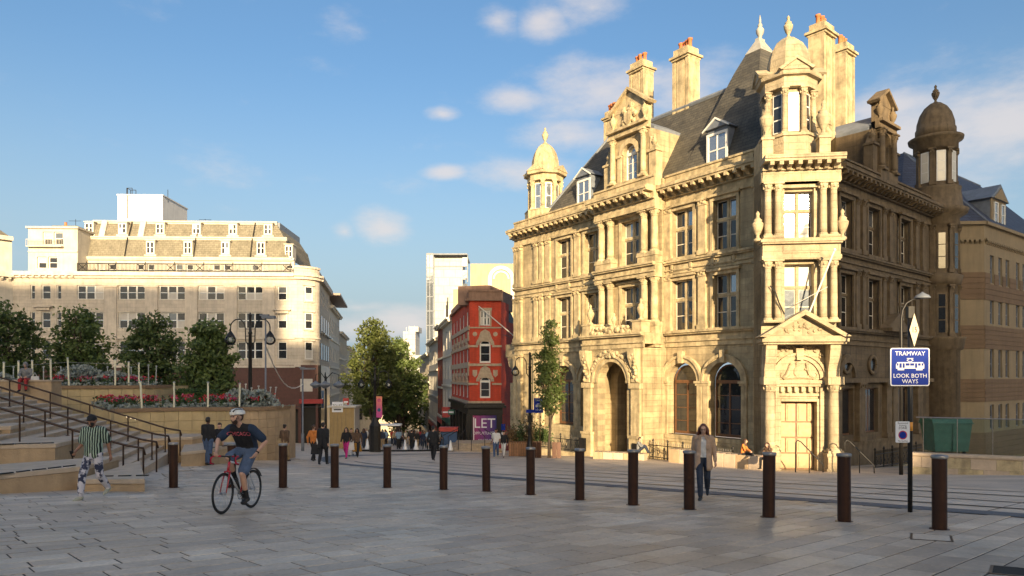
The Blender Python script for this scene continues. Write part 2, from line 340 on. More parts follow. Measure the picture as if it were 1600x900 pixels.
TO, TD, TPv = Vector((0, 24.9)), Vector((.66, -.75)).normalized(), Vector((.75, .66)).normalized()     # tram track: a point, its direction, across it
def toff(x, y): return (Vector((x, y))-TO).dot(TPv)
def slab_mat(name, col):
    """worn paving stone: broad grime, fine speckle, trodden gum spots"""
    m, t, b = newmat(name); Nn = t.nodes; L = t.links; geo = Nn.new('ShaderNodeNewGeometry').outputs['Position']
    def noise(sc, det, lo, hi, a0, a1):
        n = Nn.new('ShaderNodeTexNoise'); n.inputs['Scale'].default_value = sc; n.inputs['Detail'].default_value = det; L.new(geo, n.inputs['Vector'])
        r = Nn.new('ShaderNodeMapRange'); L.new(n.outputs['Fac'], r.inputs[0]); r.inputs[1].default_value = lo; r.inputs[2].default_value = hi; r.inputs[3].default_value = a0; r.inputs[4].default_value = a1; return r.outputs[0], n.outputs['Fac']
    g1, _ = noise(.45, 8, .35, .68, .68, 1.1); g2, f2 = noise(22, 6, .3, .7, .84, 1.1); g3, _ = noise(2.6, 5, .35, .7, .86, 1.06)
    vo = Nn.new('ShaderNodeTexVoronoi'); vo.inputs['Scale'].default_value = 2.3; L.new(geo, vo.inputs['Vector']); sr = Nn.new('ShaderNodeMapRange'); L.new(vo.outputs['Distance'], sr.inputs[0]); sr.inputs[1].default_value = .045; sr.inputs[2].default_value = .06; sr.inputs[3].default_value = .62; sr.inputs[4].default_value = 1
    cur = None
    for x in (g1, g2, g3, sr.outputs[0]):
        mm = Nn.new('ShaderNodeMixRGB'); mm.blend_type = 'MULTIPLY'; mm.inputs[0].default_value = 1
        if cur is None: mm.inputs[1].default_value = (*col, 1)
        else: L.new(cur, mm.inputs[1])
        L.new(x, mm.inputs[2]); cur = mm.outputs[0]
    L.new(cur, b.inputs['Base Color']); rr_ = Nn.new('ShaderNodeMapRange'); L.new(g1, rr_.inputs[0]); rr_.inputs[1].default_value = .68; rr_.inputs[2].default_value = 1.1; rr_.inputs[3].default_value = .42; rr_.inputs[4].default_value = .68; L.new(rr_.outputs[0], b.inputs['Roughness'])
    bp = Nn.new('ShaderNodeBump'); bp.inputs['Strength'].default_value = .3; bp.inputs['Distance'].default_value = .02; L.new(f2, bp.inputs['Height']); L.new(bp.outputs[0], b.inputs['Normal']); return m
pmats = [slab_mat('paving_slab_%d' % i, c) for i, c in enumerate(((.63, .51, .385), (.52, .42, .32), (.70, .58, .445), (.60, .475, .35)))]
M_JOINT = mat('dark_joint', (.06, .05, .042), .9, .3, 6)
LENS = (.45, .55, .7, .8, .95); PW = .36
def slab_mesh(l, w, m):
    b = MB(); h = .05; e = .006
    b.add([(-l/2, -w/2, -h), (l/2, -w/2, -h), (l/2, w/2, -h), (-l/2, w/2, -h), (-l/2, -w/2, -e), (l/2, -w/2, -e), (l/2, w/2, -e), (-l/2, w/2, -e),
           (-l/2+e, -w/2+e, 0), (l/2-e, -w/2+e, 0), (l/2-e, w/2-e, 0), (-l/2+e, w/2-e, 0)],
          [(0, 1, 5, 4), (1, 2, 6, 5), (2, 3, 7, 6), (3, 0, 4, 7), (4, 5, 9, 8), (5, 6, 10, 9), (6, 7, 11, 10), (7, 4, 8, 11), (8, 9, 10, 11)])
    return b.mesh('paving_slab', m)
SLABM = {(l, k): slab_mesh(l-.022, PW-.022, pmats[k]) for l in LENS for k in range(4)}
slabs = []
ca, sa = math.cos(PANG), math.sin(PANG)
rr = random.Random(5)
def inside_steps(x, y):
    # the flight of steps and its ledges stand here
    px = 800+F*x/max(y, 1)
    return y > 15.3 and x < -9.6-0.18*(y-15) and y < 60
row = -80
while row < 140:
    bcoord = row*PW; a = -60+rr.random()*.8
    while a < 60:
        l = rr.choice(LENS); am = a+l/2; a += l
        x = am*ca-bcoord*sa; y = am*sa+bcoord*ca
        if y < 5.5 or y > 36 or toff(x, y) > -1.78: continue
        px = 800+F*x/y
        if px < -300 or px > 1900 or inside_steps(x, y): continue
        slabs.append((y, x, l, rr.choice((0, 0, 1, 1, 2, 3))))
    row += 1
slabs.sort()
def visible(s):
    y, x = s[0], s[1]; return -20 < 800+F*x/y < 1620 and y > 6.9
near = [s for s in slabs if visible(s)][:300]; ns = set(id(s) for s in near)
def slope_m(x, y):
    gx = (g(x+.3, y)-g(x-.3, y))/.6; gy = (g(x, y+.3)-g(x, y-.3))/.6
    n = Vector((-gx, -gy, 1)).normalized(); u = Vector((ca, sa, 0)); u = (u-n*u.dot(n)).normalized(); v = n.cross(u)
    return Matrix(((u.x, v.x, n.x, x), (u.y, v.y, n.y, y), (u.z, v.z, n.z, g(x, y)), (0, 0, 0, 1)))
for y, x, l, k in near:
    M = slope_m(x, y) @ T(0, 0, rr.uniform(-.002, .002)) @ Matrix.Rotation(rr.uniform(-.004, .004), 4, 'X')
    inst('paving_slab', SLABM[(l, k)], ground, M)
mb = MB()
for s in slabs:
    if id(s) in ns: continue
    y, x, l, k = s; mb.cur = k; M = slope_m(x, y); h, w, z = l/2-.011, PW/2-.011, rr.uniform(-.002, .002)
    P = [tuple(M @ Vector(p)) for p in ((-h, -w, -.03), (h, -w, -.03), (h, w, -.03), (-h, w, -.03), (-h, -w, z), (h, -w, z), (h, w, z), (-h, w, z))]
    mb.add(P, [(4, 5, 6, 7), (0, 1, 5, 4), (1, 2, 6, 5), (2, 3, 7, 6), (3, 0, 4, 7)])
mb.cur = 4
for y, x, l, k in slabs:
    M = slope_m(x, y); h, w = l/2+.002, PW/2+.002; mb.add([tuple(M @ Vector(p)) for p in ((-h, -w, -.008), (h, -w, -.008), (h, w, -.008), (-h, w, -.008))], [(0, 1, 2, 3)])
tag(mb.build('paving', pmats+[M_JOINT], ground), kind='stuff')

# tram rails set in the paving: four grooved rails that bend towards the side street
RC = Vector((3.5, 39.1)); RR0 = 12.0
def rail_pts(off):
    pts = []
    q = RC-TPv*(RR0-off)
    for k in range(40, -1, -1): p = q+TD*(k*1.0); pts.append((p.x, p.y))
    a0 = math.atan2(-TPv.y, -TPv.x) % (2*math.pi)
    r = RR0-off
    for k in range(1, 28): a = a0-rad(105)*k/27; pts.append((RC.x+r*math.cos(a), RC.y+r*math.sin(a)))
    e = Vector(pts[-1]); d = (e-Vector(pts[-2])).normalized()
    for k in range(1, 14): p = e+d*k*2; pts.append((p.x, p.y))
    return pts
def strip(mb, pts, w0, w1, dz):
    vs = []; n = len(pts)
    for i, p in enumerate(pts):
        a, b = Vector(pts[max(i-1, 0)]), Vector(pts[min(i+1, n-1)]); d = (b-a).normalized(); q = Vector((-d.y, d.x))
        for w in (w0, w1): x, y = p[0]+q.x*w, p[1]+q.y*w; vs.append((x, y, g(x, y)+dz))
    mb.add(vs, [(2*i, 2*i+1, 2*i+3, 2*i+2) for i in range(n-1)])
M_RAIL = mat('worn_rail_steel', (.16, .12, .09), .35, .3, 5, metal=.8)
M_GROOVE = mat('rail_groove', (.012, .011, .01), .9, .3, 6)
M_TRACK = mat('track_slab_concrete', (.62, .50, .38), .65, .25, 1.3, .2, 20)
M_TACT = mat('dark_tactile_setts', (.12, .125, .135), .7, .3, 8, .4, 30)
M_BAND = mat('pale_setts_between_rails', (.66, .54, .42), .65, .28, 2.2, .2, 16)
off0 = 0.0
roff = (0.0, 1.435, 3.3, 4.735)
mb = MB(); strip(mb, rail_pts(2.35), -3.4, 3.4, -.007); tag(mb.build('tram_track_bed', M_TRACK), kind='structure'); trk = bpy.data.objects['tram_track_bed']
for c in (.72, 4.02):
    mb = MB(); strip(mb, rail_pts(c), -.62, .62, -.002); mb.build('paved_strip', M_BAND, trk)
for o in roff:
    pts = rail_pts(o)
    mb = MB(); strip(mb, pts, -.04, .04, .003); rl = mb.build('rail', M_RAIL, trk)
    mb = MB(); strip(mb, pts, .04, .11, .0035); mb.build('groove', M_GROOVE, trk if False else rl)
mb = MB(); strip(mb, rail_pts(-1.35), -.36, .36, .004); tag(mb.build('tactile_strip', M_TACT), kind='structure')
# transverse joints of the track slabs
mb = MB()
pts = rail_pts(2.35)
for i in range(2, 66, 3):
    p, d = Vector(pts[i]), (Vector(pts[i+1])-Vector(pts[i-1])).normalized(); q = Vector((-d.y, d.x))
    vs = []
    for w in (-3.3, -1.1, 1.1, 3.3):
        for e in (-.012, .012): x, y = p.x+q.x*w+d.x*e, p.y+q.y*w+d.y*e; vs.append((x, y, g(x, y)+.0005))
    mb.add(vs, [(0, 1, 3, 2), (2, 3, 5, 4), (4, 5, 7, 6)])
mb.build('slab_joint', M_GROOVE, trk)
# inspection covers and the drain in the near corner
def cover(px, py, w, d, ang, m, label, rim):
    p = at(px, py); M = slope_m(p.x, p.y) @ Matrix.Rotation(ang, 4, 'Z')
    t = thing('inspection_cover', p, label, 'cover')
    b = MB(); b.box(-w/2, w/2, -d/2, d/2, -.03, .006); b.build('plate', m, t, M)
    b = MB()
    for a in ((-w/2-.03, w/2+.03, -d/2-.03, -d/2), (-w/2-.03, w/2+.03, d/2, d/2+.03), (-w/2-.03, -w/2, -d/2, d/2), (w/2, w/2+.03, -d/2, d/2)): b.box(*a, -.03, .008)
    b.build('rim', rim, t, M); return t
cover(1583, 893, .5, .35, .2, M_GROOVE, 'dark metal drain grating at the near edge of the paving', M_RAIL)
cover(1455, 840, .62, .45, .3, pmats[2], 'paved inspection cover with steel rim on the paving near the last bollard', M_RAIL)
# ------------------------------------------------------------------ unseen blocks behind the camera, standing in for buildings, shaped to cast the shade
M_SHBLOCK = mat('shade_block_stone', (.36, .31, .24), .85, .25, .5, streak=.3)
M_SHBLOCKW = glassmat('shade_block_glass', (.03, .035, .04))
YB = -120.0; TE = math.tan(SUN_EL)
def shade_block(name, label, c0, c1, H, at_y, depth=6, setb=0):
    """block between two lines of sight along the sun, tall enough that its shadow reaches height H at distance at_y"""
    top = H+(at_y-YB)*TE; k = -.131*YB
    b = MB(); x0, x1 = c0+k, c1+k
    b.box(x0, x1, YB-depth, YB, -3, top-.6); b.box(x0-.0, x1+.0, YB-depth, YB+.5, top-.6, top)
    b.box(x0, x1, YB, YB+.35, 4.2, 4.8)
    t = thing(name, ((x0+x1)/2, YB, -3), label, 'building'); w = b.build('wall', M_SHBLOCK, t)
    n = max(1, int((x1-x0)/4)); z = 5.5
    b = MB()
    while z < top-4:
        for i in range(n): u = x0+(x1-x0)*(i+.5)/n; b.box(u-.8, u+.8, YB-.1, YB+.06, z, z+2.4)
        z += 4.2
    o = b.build('windows', M_SHBLOCKW, t); o['kind'] = 'stuff'
    return t
# heights follow where the photograph shows the edge of the shade
shade_block('right_shade_block', 'tall unseen block behind the viewer, shaped to shade the far right', 23.6, 34.0, 17.6, 45)
shade_block('turret_shade_block', 'highest unseen block behind the viewer, shaped to shade the round turret', 34.0, 90, 26, 52)
shade_block('low_shade_block', 'low unseen block behind the viewer, shaped to shade the foreground', 8.0, 23.6, -3.35, 37)
shade_block('street_shade_block', 'unseen block behind the viewer, shaped to shade the red corner building', -5.5, 8.0, 10.3, 62)
shade_block('tree_shade_block', 'lower unseen block behind the viewer, shaped to shade the street tree', -12.3, -5.5, 3.5, 75)
shade_block('corner_shade_block', 'unseen block behind the viewer, shaped to shade the office block corner', -16.8, -12.3, 6.5, 86)
shade_block('office_shade_block', 'tall unseen block behind the viewer, shaped to shade the office front', -110, -16.8, 13.2, 86)
# ------------------------------------------------------------------ the post office
POST = thing('post_office', (14, 46, -4.2), 'ornate pale stone corner office building with domed turrets, tall chimneys and slate roofs', 'building')
FL = frame(13.8, 40, -.576, .816, -.816, -.576)
FR = frame(18.8, 41, .76, .65, .65, -.76)
PS = .9105
FP = T(14.79, 36.0, 1.45) @ frame(0, 0, .993, -.12, -.12, -.993) @ Matrix.Scale(PS, 4) @ T(0, 0, -1.45)
UMAX, TH = 19.2, .6
def wall(mb, u0, u1, w0, w1, n0, n1, holes):
    """a band of wall with window openings; a hole is (a, b, sill, head) or (a, b, sill, spring, 'arch')"""
    cur = u0
    for h in sorted(holes):
        a, b, c, d = h[:4]
        if a > cur: mb.box(cur, a, n0, n1, w0, w1)
        if c > w0: mb.box(a, b, n0, n1, w0, c)
        if len(h) > 4:
            r = (b-a)/2; m = (a+b)/2; k = 12
            for half in (0, 1):
                for i in range(k//2):
                    t0, t1 = math.pi/2*i/(k//2), math.pi/2*(i+1)/(k//2); sg = 1 if half else -1
                    p0, p1 = (m+sg*r*math.cos(t0), d+r*math.sin(t0)), (m+sg*r*math.cos(t1), d+r*math.sin(t1))
                    poly = [p0, p1, (p1[0], w1), (p0[0], w1)]
                    if sg < 0: poly = [p1, p0, (p0[0], w1), (p1[0], w1)]
                    mb.prism(poly, n0, n1)
        elif d < w1: mb.box(a, b, n0, n1, d, w1)
        cur = b
    if cur < u1: mb.box(cur, u1, n0, n1, w0, w1)
# stone cross window: mullion, transom and moulded surround, with sashes and panes
def pane_mesh(w, h, m):
    b = MB(); b.box(-w/2, w/2, -.012, .012, 0, h); return b.mesh('pane', m)
PC = {}
def pane(w, h, m):
    k = (round(w, 3), round(h, 3), m.name)
    if k not in PC: PC[k] = pane_mesh(w, h, m)
    return PC[k]
def cross_window(parent, F0, u, w, wd, ht, stone, glass=None, n=-.38, surround=True, sash=M_CREAMW, tr=.62, lights=2):
    """window of lights x 2 panes centred on u with its sill at w"""
    M = F0 @ T(u, n, w)
    k = ('cw', round(wd, 2), round(ht, 2), stone.name, surround, lights, tr)
    if k not in PC:
        b = MB(); mu = .17
        for i in range(1, lights): x = -wd/2+wd*i/lights; b.box(x-mu/2, x+mu/2, -.06, .12, 0, ht)
        b.box(-wd/2, wd/2, -.055, .11, ht*tr-.09, ht*tr+.09)
        if surround:
            for s in (-1, 1): b.box(s*wd/2+(0 if s > 0 else -.2), s*wd/2+(.2 if s > 0 else 0), .385, .5, -.05, ht+.2)
            b.box(-wd/2-.2, wd/2+.2, .386, .52, ht, ht+.22); b.box(-wd/2-.32, wd/2+.32, .38, .68, ht+.22, ht+.36); b.box(-wd/2-.3, wd/2+.3, .1, .62, -.16, 0)
        PC[k] = b.mesh('window', stone)
    o = inst('window', PC[k], parent, M)
    pw = (wd-(lights-1)*.17)/lights
    for i in range(lights):
        x = -wd/2+pw/2+i*(pw+.17)
        for (z0, z1) in ((0, ht*tr-.09), (ht*tr+.09, ht)):
            gm = (glass[1 if z0 > 0 else 0] if isinstance(glass, tuple) else glass) or RNG.choice((M_GLASS, M_GLASS, M_GLASS, M_GLASSB if z0 > 0 else M_GLASS))
            inst('pane', pane(pw-.1, z1-z0-.1, gm), o, M @ T(x, 0, z0+.05))
            k2 = ('sash', round(pw, 3), round(z1-z0, 3), sash.name)
            if k2 not in PC:
                b = MB(); h = z1-z0; e = .05
                b.box(-pw/2, -pw/2+e, -.03, .03, 0, h); b.box(pw/2-e, pw/2, -.03, .03, 0, h); b.box(-pw/2+e, pw/2-e, -.03, .03, 0, e); b.box(-pw/2+e, pw/2-e, -.03, .03, h-e, h)
                if h > 1.3: b.box(-pw/2+e, pw/2-e, -.025, .028, h*.5-.025, h*.5+.025)
                PC[k2] = b.mesh('sash', sash)
            inst('sash', PC[k2], o, M @ T(x, 0, z0))
    return o
def arch_window(parent, F0, u, w, wd, spring, n, frame_m=M_WOOD, glass=M_GLASS, bars=(1, 4), name='window'):
    """round-headed window in a brown timber frame"""
    M = F0 @ T(u, n, w); r = wd/2; h = spring-w
    b = MB(); e = .1
    b.box(-r, -r+e, -.05, .05, 0, h); b.box(r-e, r, -.05, .05, 0, h); b.box(-r+e, r-e, -.05, .05, 0, .16); b.box(-r+e, r-e, -.06, .08, h-.1, h+.1)
    for i in range(1, bars[0]+1): x = -r+wd*i/(bars[0]+1); b.box(x-.05, x+.05, -.045, .045, .16, h-.1)
    for i in range(1, bars[1]): z = h*i/bars[1]; b.box(-r+e, r-e, -.03, .03, z-.02, z+.02)
    b.ring(r-e, r, -.05, .05, 0, h, k=12)
    o = b.build(name, frame_m, parent, M)
    nb = bars[0]+1; pw = (wd-2*e)/nb
    for i in range(nb): inst('pane', pane(pw-.04, h-.2, glass), o, M @ T(-r+e+pw*(i+.5), -.012, .13))
    b = MB(); b.prism([((r-.05)*math.cos(math.pi*i/12), h+.1+(r-.15)*math.sin(math.pi*i/12)) for i in range(13)], -.02, .005); b.build('pane', glass, o, M)
    return o
def column(parent, F0, u, n, w0, w1, r, m, cap=True, name='column'):
    h = w1-w0; k = ('col', round(h, 2), round(r, 2), m.name)
    if k not in PC:
        b = MB(); b.smooth = True
        b.lathe([(r*1.05, .28), (r, .5), (r*.98, h*.5), (r*.86, h-.5)], n=14)
        b.smooth = False
        b.box(-r*1.4, r*1.4, -r*1.4, r*1.4, 0, .14); b.lathe([(r*1.35, .14), (r*1.35, .2), (r*1.1, .28)], n=14)
        b.lathe([(r*.88, h-.5), (r*1.0, h-.47), (r*.95, h-.42), (r*1.25, h-.12), (r*1.3, h-.1)], n=10)
        for q in range(8):
            a = q*math.pi/4; b.box(r*1.08*math.cos(a)-.045, r*1.08*math.cos(a)+.045, r*1.08*math.sin(a)-.045, r*1.08*math.sin(a)+.045, h-.36+(q % 2)*.12, h-.22+(q % 2)*.12)
        b.box(-r*1.4, r*1.4, -r*1.4, r*1.4, h-.1, h)
        PC[k] = b.mesh('column', m)
    return inst(name, PC[k], parent, F0 @ T(u, n, w0))
def pilaster(parent, F0, u, w0, w1, wd, d, m, n=0):
    h = w1-w0; k = ('pil', round(h, 2), round(wd, 2), round(d, 2), m.name)
    if k not in PC:
        b = MB(); b.box(-wd/2, wd/2, 0, d, .3, h-.4); b.box(-wd/2-.07, wd/2+.07, 0, d+.06, 0, .3)
        b.box(-wd/2-.05, wd/2+.05, 0, d+.05, h-.4, h-.34); b.box(-wd/2+.02, wd/2-.02, 0, d+.03, h-.34, h-.12)
        for q in range(3): x = -wd/2+wd*(q+.5)/3; b.box(x-.05, x+.05, 0, d+.1, h-.33+.08*(q % 2), h-.18+.08*(q % 2))
        b.box(-wd/2-.1, wd/2+.1, 0, d+.1, h-.12, h)
        PC[k] = b.mesh('pilaster', m)
    return inst('pilaster', PC[k], parent, F0 @ T(u, n, w0))
URN = [(.22, 0), (.22, .12), (.1, .2), (.09, .32), (.2, .5), (.3, .78), (.32, .95), (.2, 1.08), (.24, 1.15), (.12, 1.25), (.08, 1.38), (.12, 1.5), (.02, 1.66)]
def urn(parent, M, s, m, name='urn'):
    k = ('urn', m.name)
    if k not in PC:
        b = MB(); b.smooth = True; b.lathe(URN, n=12); PC[k] = b.mesh('urn', m)
    return inst(name, PC[k], parent, M @ Matrix.Scale(s, 4))
def modillions(parent, F0, u0, u1, step, n0, n1, w0, w1, m):
    k = ('mod', round(n1-n0, 2), round(w1-w0, 2), m.name)
    if k not in PC:
        b = MB(); d, h = n1-n0, w1-w0
        b.prism([(0, 0), (d*.35, 0), (d*.55, h*.35), (d, h*.45), (d, h), (0, h)], -.11, .11, 0); PC[k] = b.mesh('modillion', m)
    c = max(1, int(round((u1-u0)/step)))
    for i in range(c): inst('modillion', PC[k], parent, F0 @ T(u0+(u1-u0)*(i+.5)/c, n0, w0))
def cornice(mb, u0, u1, n0, w, prof):
    """stepped moulding: prof = (projection, bottom, top) above w"""
    for p, a, b in prof: mb.box(u0, u1, n0, n0+p, w+a, w+b)
CORN = ((.14, 0, .2), (.1, .2, .55), (.3, .55, .62), (.22, .62, .98), (.92, .98, 1.1), (1.0, 1.1, 1.28), (.86, 1.28, 1.36))
STR1 = ((.1, 0, .3), (.2, .3, .4), (.08, .4, .75), (.3, .75, .85), (.4, .85, .98))           # over the ground floor
STR2 = ((.1, 0, .22), (.2, .22, .3), (.06, .3, .62), (.25, .62, .72), (.34, .72, .84))

CEN = [2.07, 5.3, 9.55, 13.8, 17.0]
ZB, Z1, Z2, Z3 = -4.9, 4.35, 8.95, 12.2
def facade(parent, F0, u0, u1, cen, n0, stone, trim, arches=True, groundholes=None, ext=.62):
    """three storeys of wall between two ends"""
    b = MB(F0)
    gh = [(c-1.2, c+1.2, -2.15, 1.2, 'arch') for c in cen] if groundholes is None else groundholes
    wall(b, u0, u1, ZB, 3.4, n0-ext, n0, gh)
    wall(b, u0, u1, 3.4, Z2-.84, n0-ext, n0, [(c-.85, c+.85, 4.45, 7.6) for c in cen])
    wall(b, u0, u1, Z2-.84, 13.6, n0-ext, n0, [(c-.85, c+.85, 9.05, 12.05) for c in cen])
    b.box(u0, u1, n0-.5, n0-.05, 13.6, 14.3)
    return b.build('wall', stone, parent)
# --- left facade: two plain wings and the centre bay that stands forward
facade(POST, FL, -1.2, 6.7, CEN[:2], 0, M_L, M_TRIM)
facade(POST, FL, 12.4, UMAX, CEN[3:], 0, M_L, M_TRIM)
facade(POST, FL, 6.7, 12.4, [9.55], .35, M_L, M_TRIM, groundholes=[(8.3, 10.8, ZB+1.25, 1.2, 'arch')], ext=.97)
def trims(parent, F0, u0, u1, n0, trim, base=True, top=True):
    b = MB(F0); cornice(b, u0, u1, n0, 3.4, STR1); b.build('string_course', trim, parent)
    b = MB(F0); cornice(b, u0, u1, n0, Z2-.92, STR2); b.build('string_course', trim, parent)
    b = MB(F0); cornice(b, u0, u1, n0, 12.35, CORN); b.box(u0, u1, n0-.45, n0+.12, 13.71, 14.3); b.box(u0, u1, n0-.5, n0+.2, 14.3, 14.42); b.build('cornice', trim, parent)
    modillions(parent, F0, u0+.1, u1-.1, .62, n0+.22, n0+.92, 12.97, 13.33, trim)
    if base:
        b = MB(F0); b.box(u0, u1, n0, n0+.16, ZB, -2.6); b.box(u0, u1, n0, n0+.22, -2.6, -2.42); b.build('plinth', trim, parent)
trims(POST, FL, -.9, 6.64, 0, M_TRIM); trims(POST, FL, 12.46, UMAX, 0, M_TRIM); trims(POST, FL, 6.66, 12.44, .95, M_TRIM, base=False)
for i, c in enumerate(CEN):
    n0 = .35 if i == 2 else 0
    cross_window(POST, FL, c, 4.45, 1.7, 3.15, M_TRIM, n=n0-.42)
    cross_window(POST, FL, c, 9.05, 1.7, 3.0, M_TRIM, n=n0-.42)
    if i == 2: continue
    arch_window(POST, FL, c, -2.1, 2.1, 1.2, -.5)
    b = MB(FL); b.ring(1.2, 1.5, 0, .12, c, 1.2); b.ring(1.5, 1.66, 0, .22, c, 1.2); b.prism([(c-.14, 2.35), (c+.14, 2.35), (c+.2, 3.1), (c-.2, 3.1)], 0, .3)
    b.build('arch_moulding', M_TRIM, POST)
    b = MB(FL)
    for s in (-1, 1):
        b.box(c+s*1.2+(0 if s > 0 else -.38), c+s*1.2+(.38 if s > 0 else 0), 0, .1, -2.42, 1.0)
        x0, x1 = (c+1.12, c+1.62) if s > 0 else (c-1.62, c-1.12)
        b.box(x0, x1, -.3, .16, .96, 1.1); b.box(x0-.05, x1+.05, -.3, .24, 1.1, 1.24)
    b.box(c-1.3, c+1.3, -.3, .25, -2.4, -2.15)
    b.build('pier', M_TRIM, POST)
# giant pilasters between the bays of both upper storeys
for u in (-.3, 3.68, 6.45, 12.7, 15.4, 18.9):
    pilaster(POST, FL, u, 4.4, Z2-.92, .55, .16, M_TRIM); pilaster(POST, FL, u, Z2, 12.35, .55, .16, M_TRIM)
# centre bay: paired columns on piers
for (w0, w1) in ((4.4, Z2-.92), (Z2, 12.35)):
    for u in (7.05, 7.95, 11.15, 12.05):
        column(POST, FL, u, .68, w0+.5, w1, .25, M_TRIM)
    for u0, u1 in ((6.7, 8.3), (10.8, 12.4)): b = MB(FL); b.box(u0, u1, .35, .98, w0-.1, w0+.5); b.box(u0-.05, u1+.05, .35, 1.03, w0+.36, w0+.5); b.build('column_pedestal', M_TRIM, POST)
for w0 in (3.4, Z2-.92, 12.3): b = MB(FL); b.box(6.7, 12.4, .35, .9, w0, w0+(.8 if w0 < 12 else 1.3)); b.build('entablature', M_TRIM, POST)
# carved panels under the upper windows
for c in CEN:
    n0 = .35 if c == 9.55 else 0
    b = MB(FL)
    for x in (-.75, .75): b.box(c+x-.08, c+x+.08, n0, n0+.2, 8.15, 8.62)
    b.box(c-.6, c+.6, n0, n0+.16, 8.2, 8.55); b.build('carved_panel', M_TRIM, POST)
# --- ground-floor portico of the centre bay
PN = 2.05
b = MB(FL); wall(b, 6.75, 12.35, ZB, 3.35, PN-.7, PN, [(8.15, 10.95, ZB+1.0, 1.1, 'arch')]); b.box(6.75, 7.6, .3, PN-.7, ZB, 3.35); b.box(11.5, 12.35, .3, PN-.7, ZB, 3.35); b.box(7.6, 11.5, .36, PN-.7, 2.9, 3.35)
pt = b.build('portico', M_L, POST)
b = MB(FL); cornice(b, 6.6, 12.5, PN-.02, 3.35, STR1); b.box(6.6, 12.5, .4, PN+.05, 3.6, 4.3); b.build('portico_cornice', M_TRIM, pt)
b = MB(FL); b.ring(1.4, 1.7, PN, PN+.12, 9.55, 1.1); b.ring(1.7, 1.85, PN, PN+.22, 9.55, 1.1); b.build('arch_moulding', M_TRIM, pt)
for u in (7.25, 11.85):
    b = MB(FL); b.box(u-.48, u+.48, PN, PN+.26, ZB, -2.4); b.box(u-.54, u+.54, PN, PN+.32, -2.42, -2.25); b.box(u-.38, u+.38, PN, PN+.18, -2.25, .75); b.box(u-.5, u+.5, PN, PN+.28, .75, 1.1)
    b.build('pier', M_TRIM, pt)
    # scrolled console with carved fruit
    b = MB(FL); b.prism([(PN, 1.1), (PN+.25, 1.15), (PN+.2, 1.9), (PN+.55, 2.7), (PN+.62, 3.3), (PN, 3.3)], u-.3, u+.3, 0)
    for q in range(9): b.sphere((u+RNG.uniform(-.22, .22), PN+.22+.035*q, 1.3+.2*q), .13, 7, 5)
    b.build('console', M_TRIM, pt)
b = MB(FL)
for q in range(22):
    a = math.pi*(.12+.76*q/21); b.sphere((9.55+1.98*math.cos(a)*(1 if abs(math.cos(a)) < .75 else 1), PN+.1, 1.1+1.92*math.sin(a)+RNG.uniform(0, .18)), RNG.uniform(.1, .19), 6, 5)
for q in range(14): b.sphere((9.55+RNG.uniform(-.5, .5), PN+.22, 3.0+RNG.uniform(-.2, .15)), .13, 6, 5)
b.build('carved_foliage', M_TRIM, pt)
b = MB(FL)
for q in range(46): b.sphere((RNG.uniform(7.7, 11.4), PN+RNG.uniform(-.1, .15), 4.5+RNG.uniform(-.15, .28)), RNG.uniform(.12, .22), 6, 5)
b.box(7.6, 11.5, PN-.35, PN, 4.3, 4.6); b.build('balcony_scrollwork', M_TRIM, pt)
for u in (7.15, 11.95):
    b = MB(FL); b.box(u-.4, u+.4, PN-.65, PN+.15, 4.33, 5.0); b.box(u-.46, u+.46, PN-.7, PN+.2, 5.0, 5.1); b.build('pedestal', M_TRIM, pt); urn(pt, FL @ T(u, PN-.25, 5.1), .85, M_TRIM)
urn(pt, FL @ T(9.55, PN-.2, 4.75), .6, M_TRIM)
# door inside the portico
b = MB(FL); b.box(8.3, 10.8, -.55, -.45, -3.9, 2.4); dr = b.build('entrance_door', M_WOOD, POST)
for i in range(2):
    for z in (-3.5, -2.2, -.9): b = MB(FL); b.box(8.65+i*1.0, 9.45+i*1.0, -.45, -.41, z, z+1.05); b.build('door_panel', M_WOOD, dr)
b = MB(FL); b.prism([(9.55+1.0*math.cos(math.pi*i/12), 1.25+1.0*math.sin(math.pi*i/12)) for i in range(13)], -.44, -.42); b.build('fanlight', M_GLASS, dr)
b = MB(FL); b.box(8.3, 10.8, -.5, -.3, 1.02, 1.22); b.build('transom', M_TRIM, dr)
for u in (6.95, 12.1):
    b = MB(FL); b.box(u-.35, u+.35, PN+.33, PN+.39, -3.6, -2.7); b.build('wall_plaque', M_BLACK, pt)
# pavement steps up to the doors
b = MB(FL)
for k in range(2): b.box(7.9-.2*k, 11.2+.2*k, PN-.5, PN+.35+.35*(1-k)-.0, -5.2, -3.95-.15*(1-k))
b.build('door_step', M_TRIM, POST)

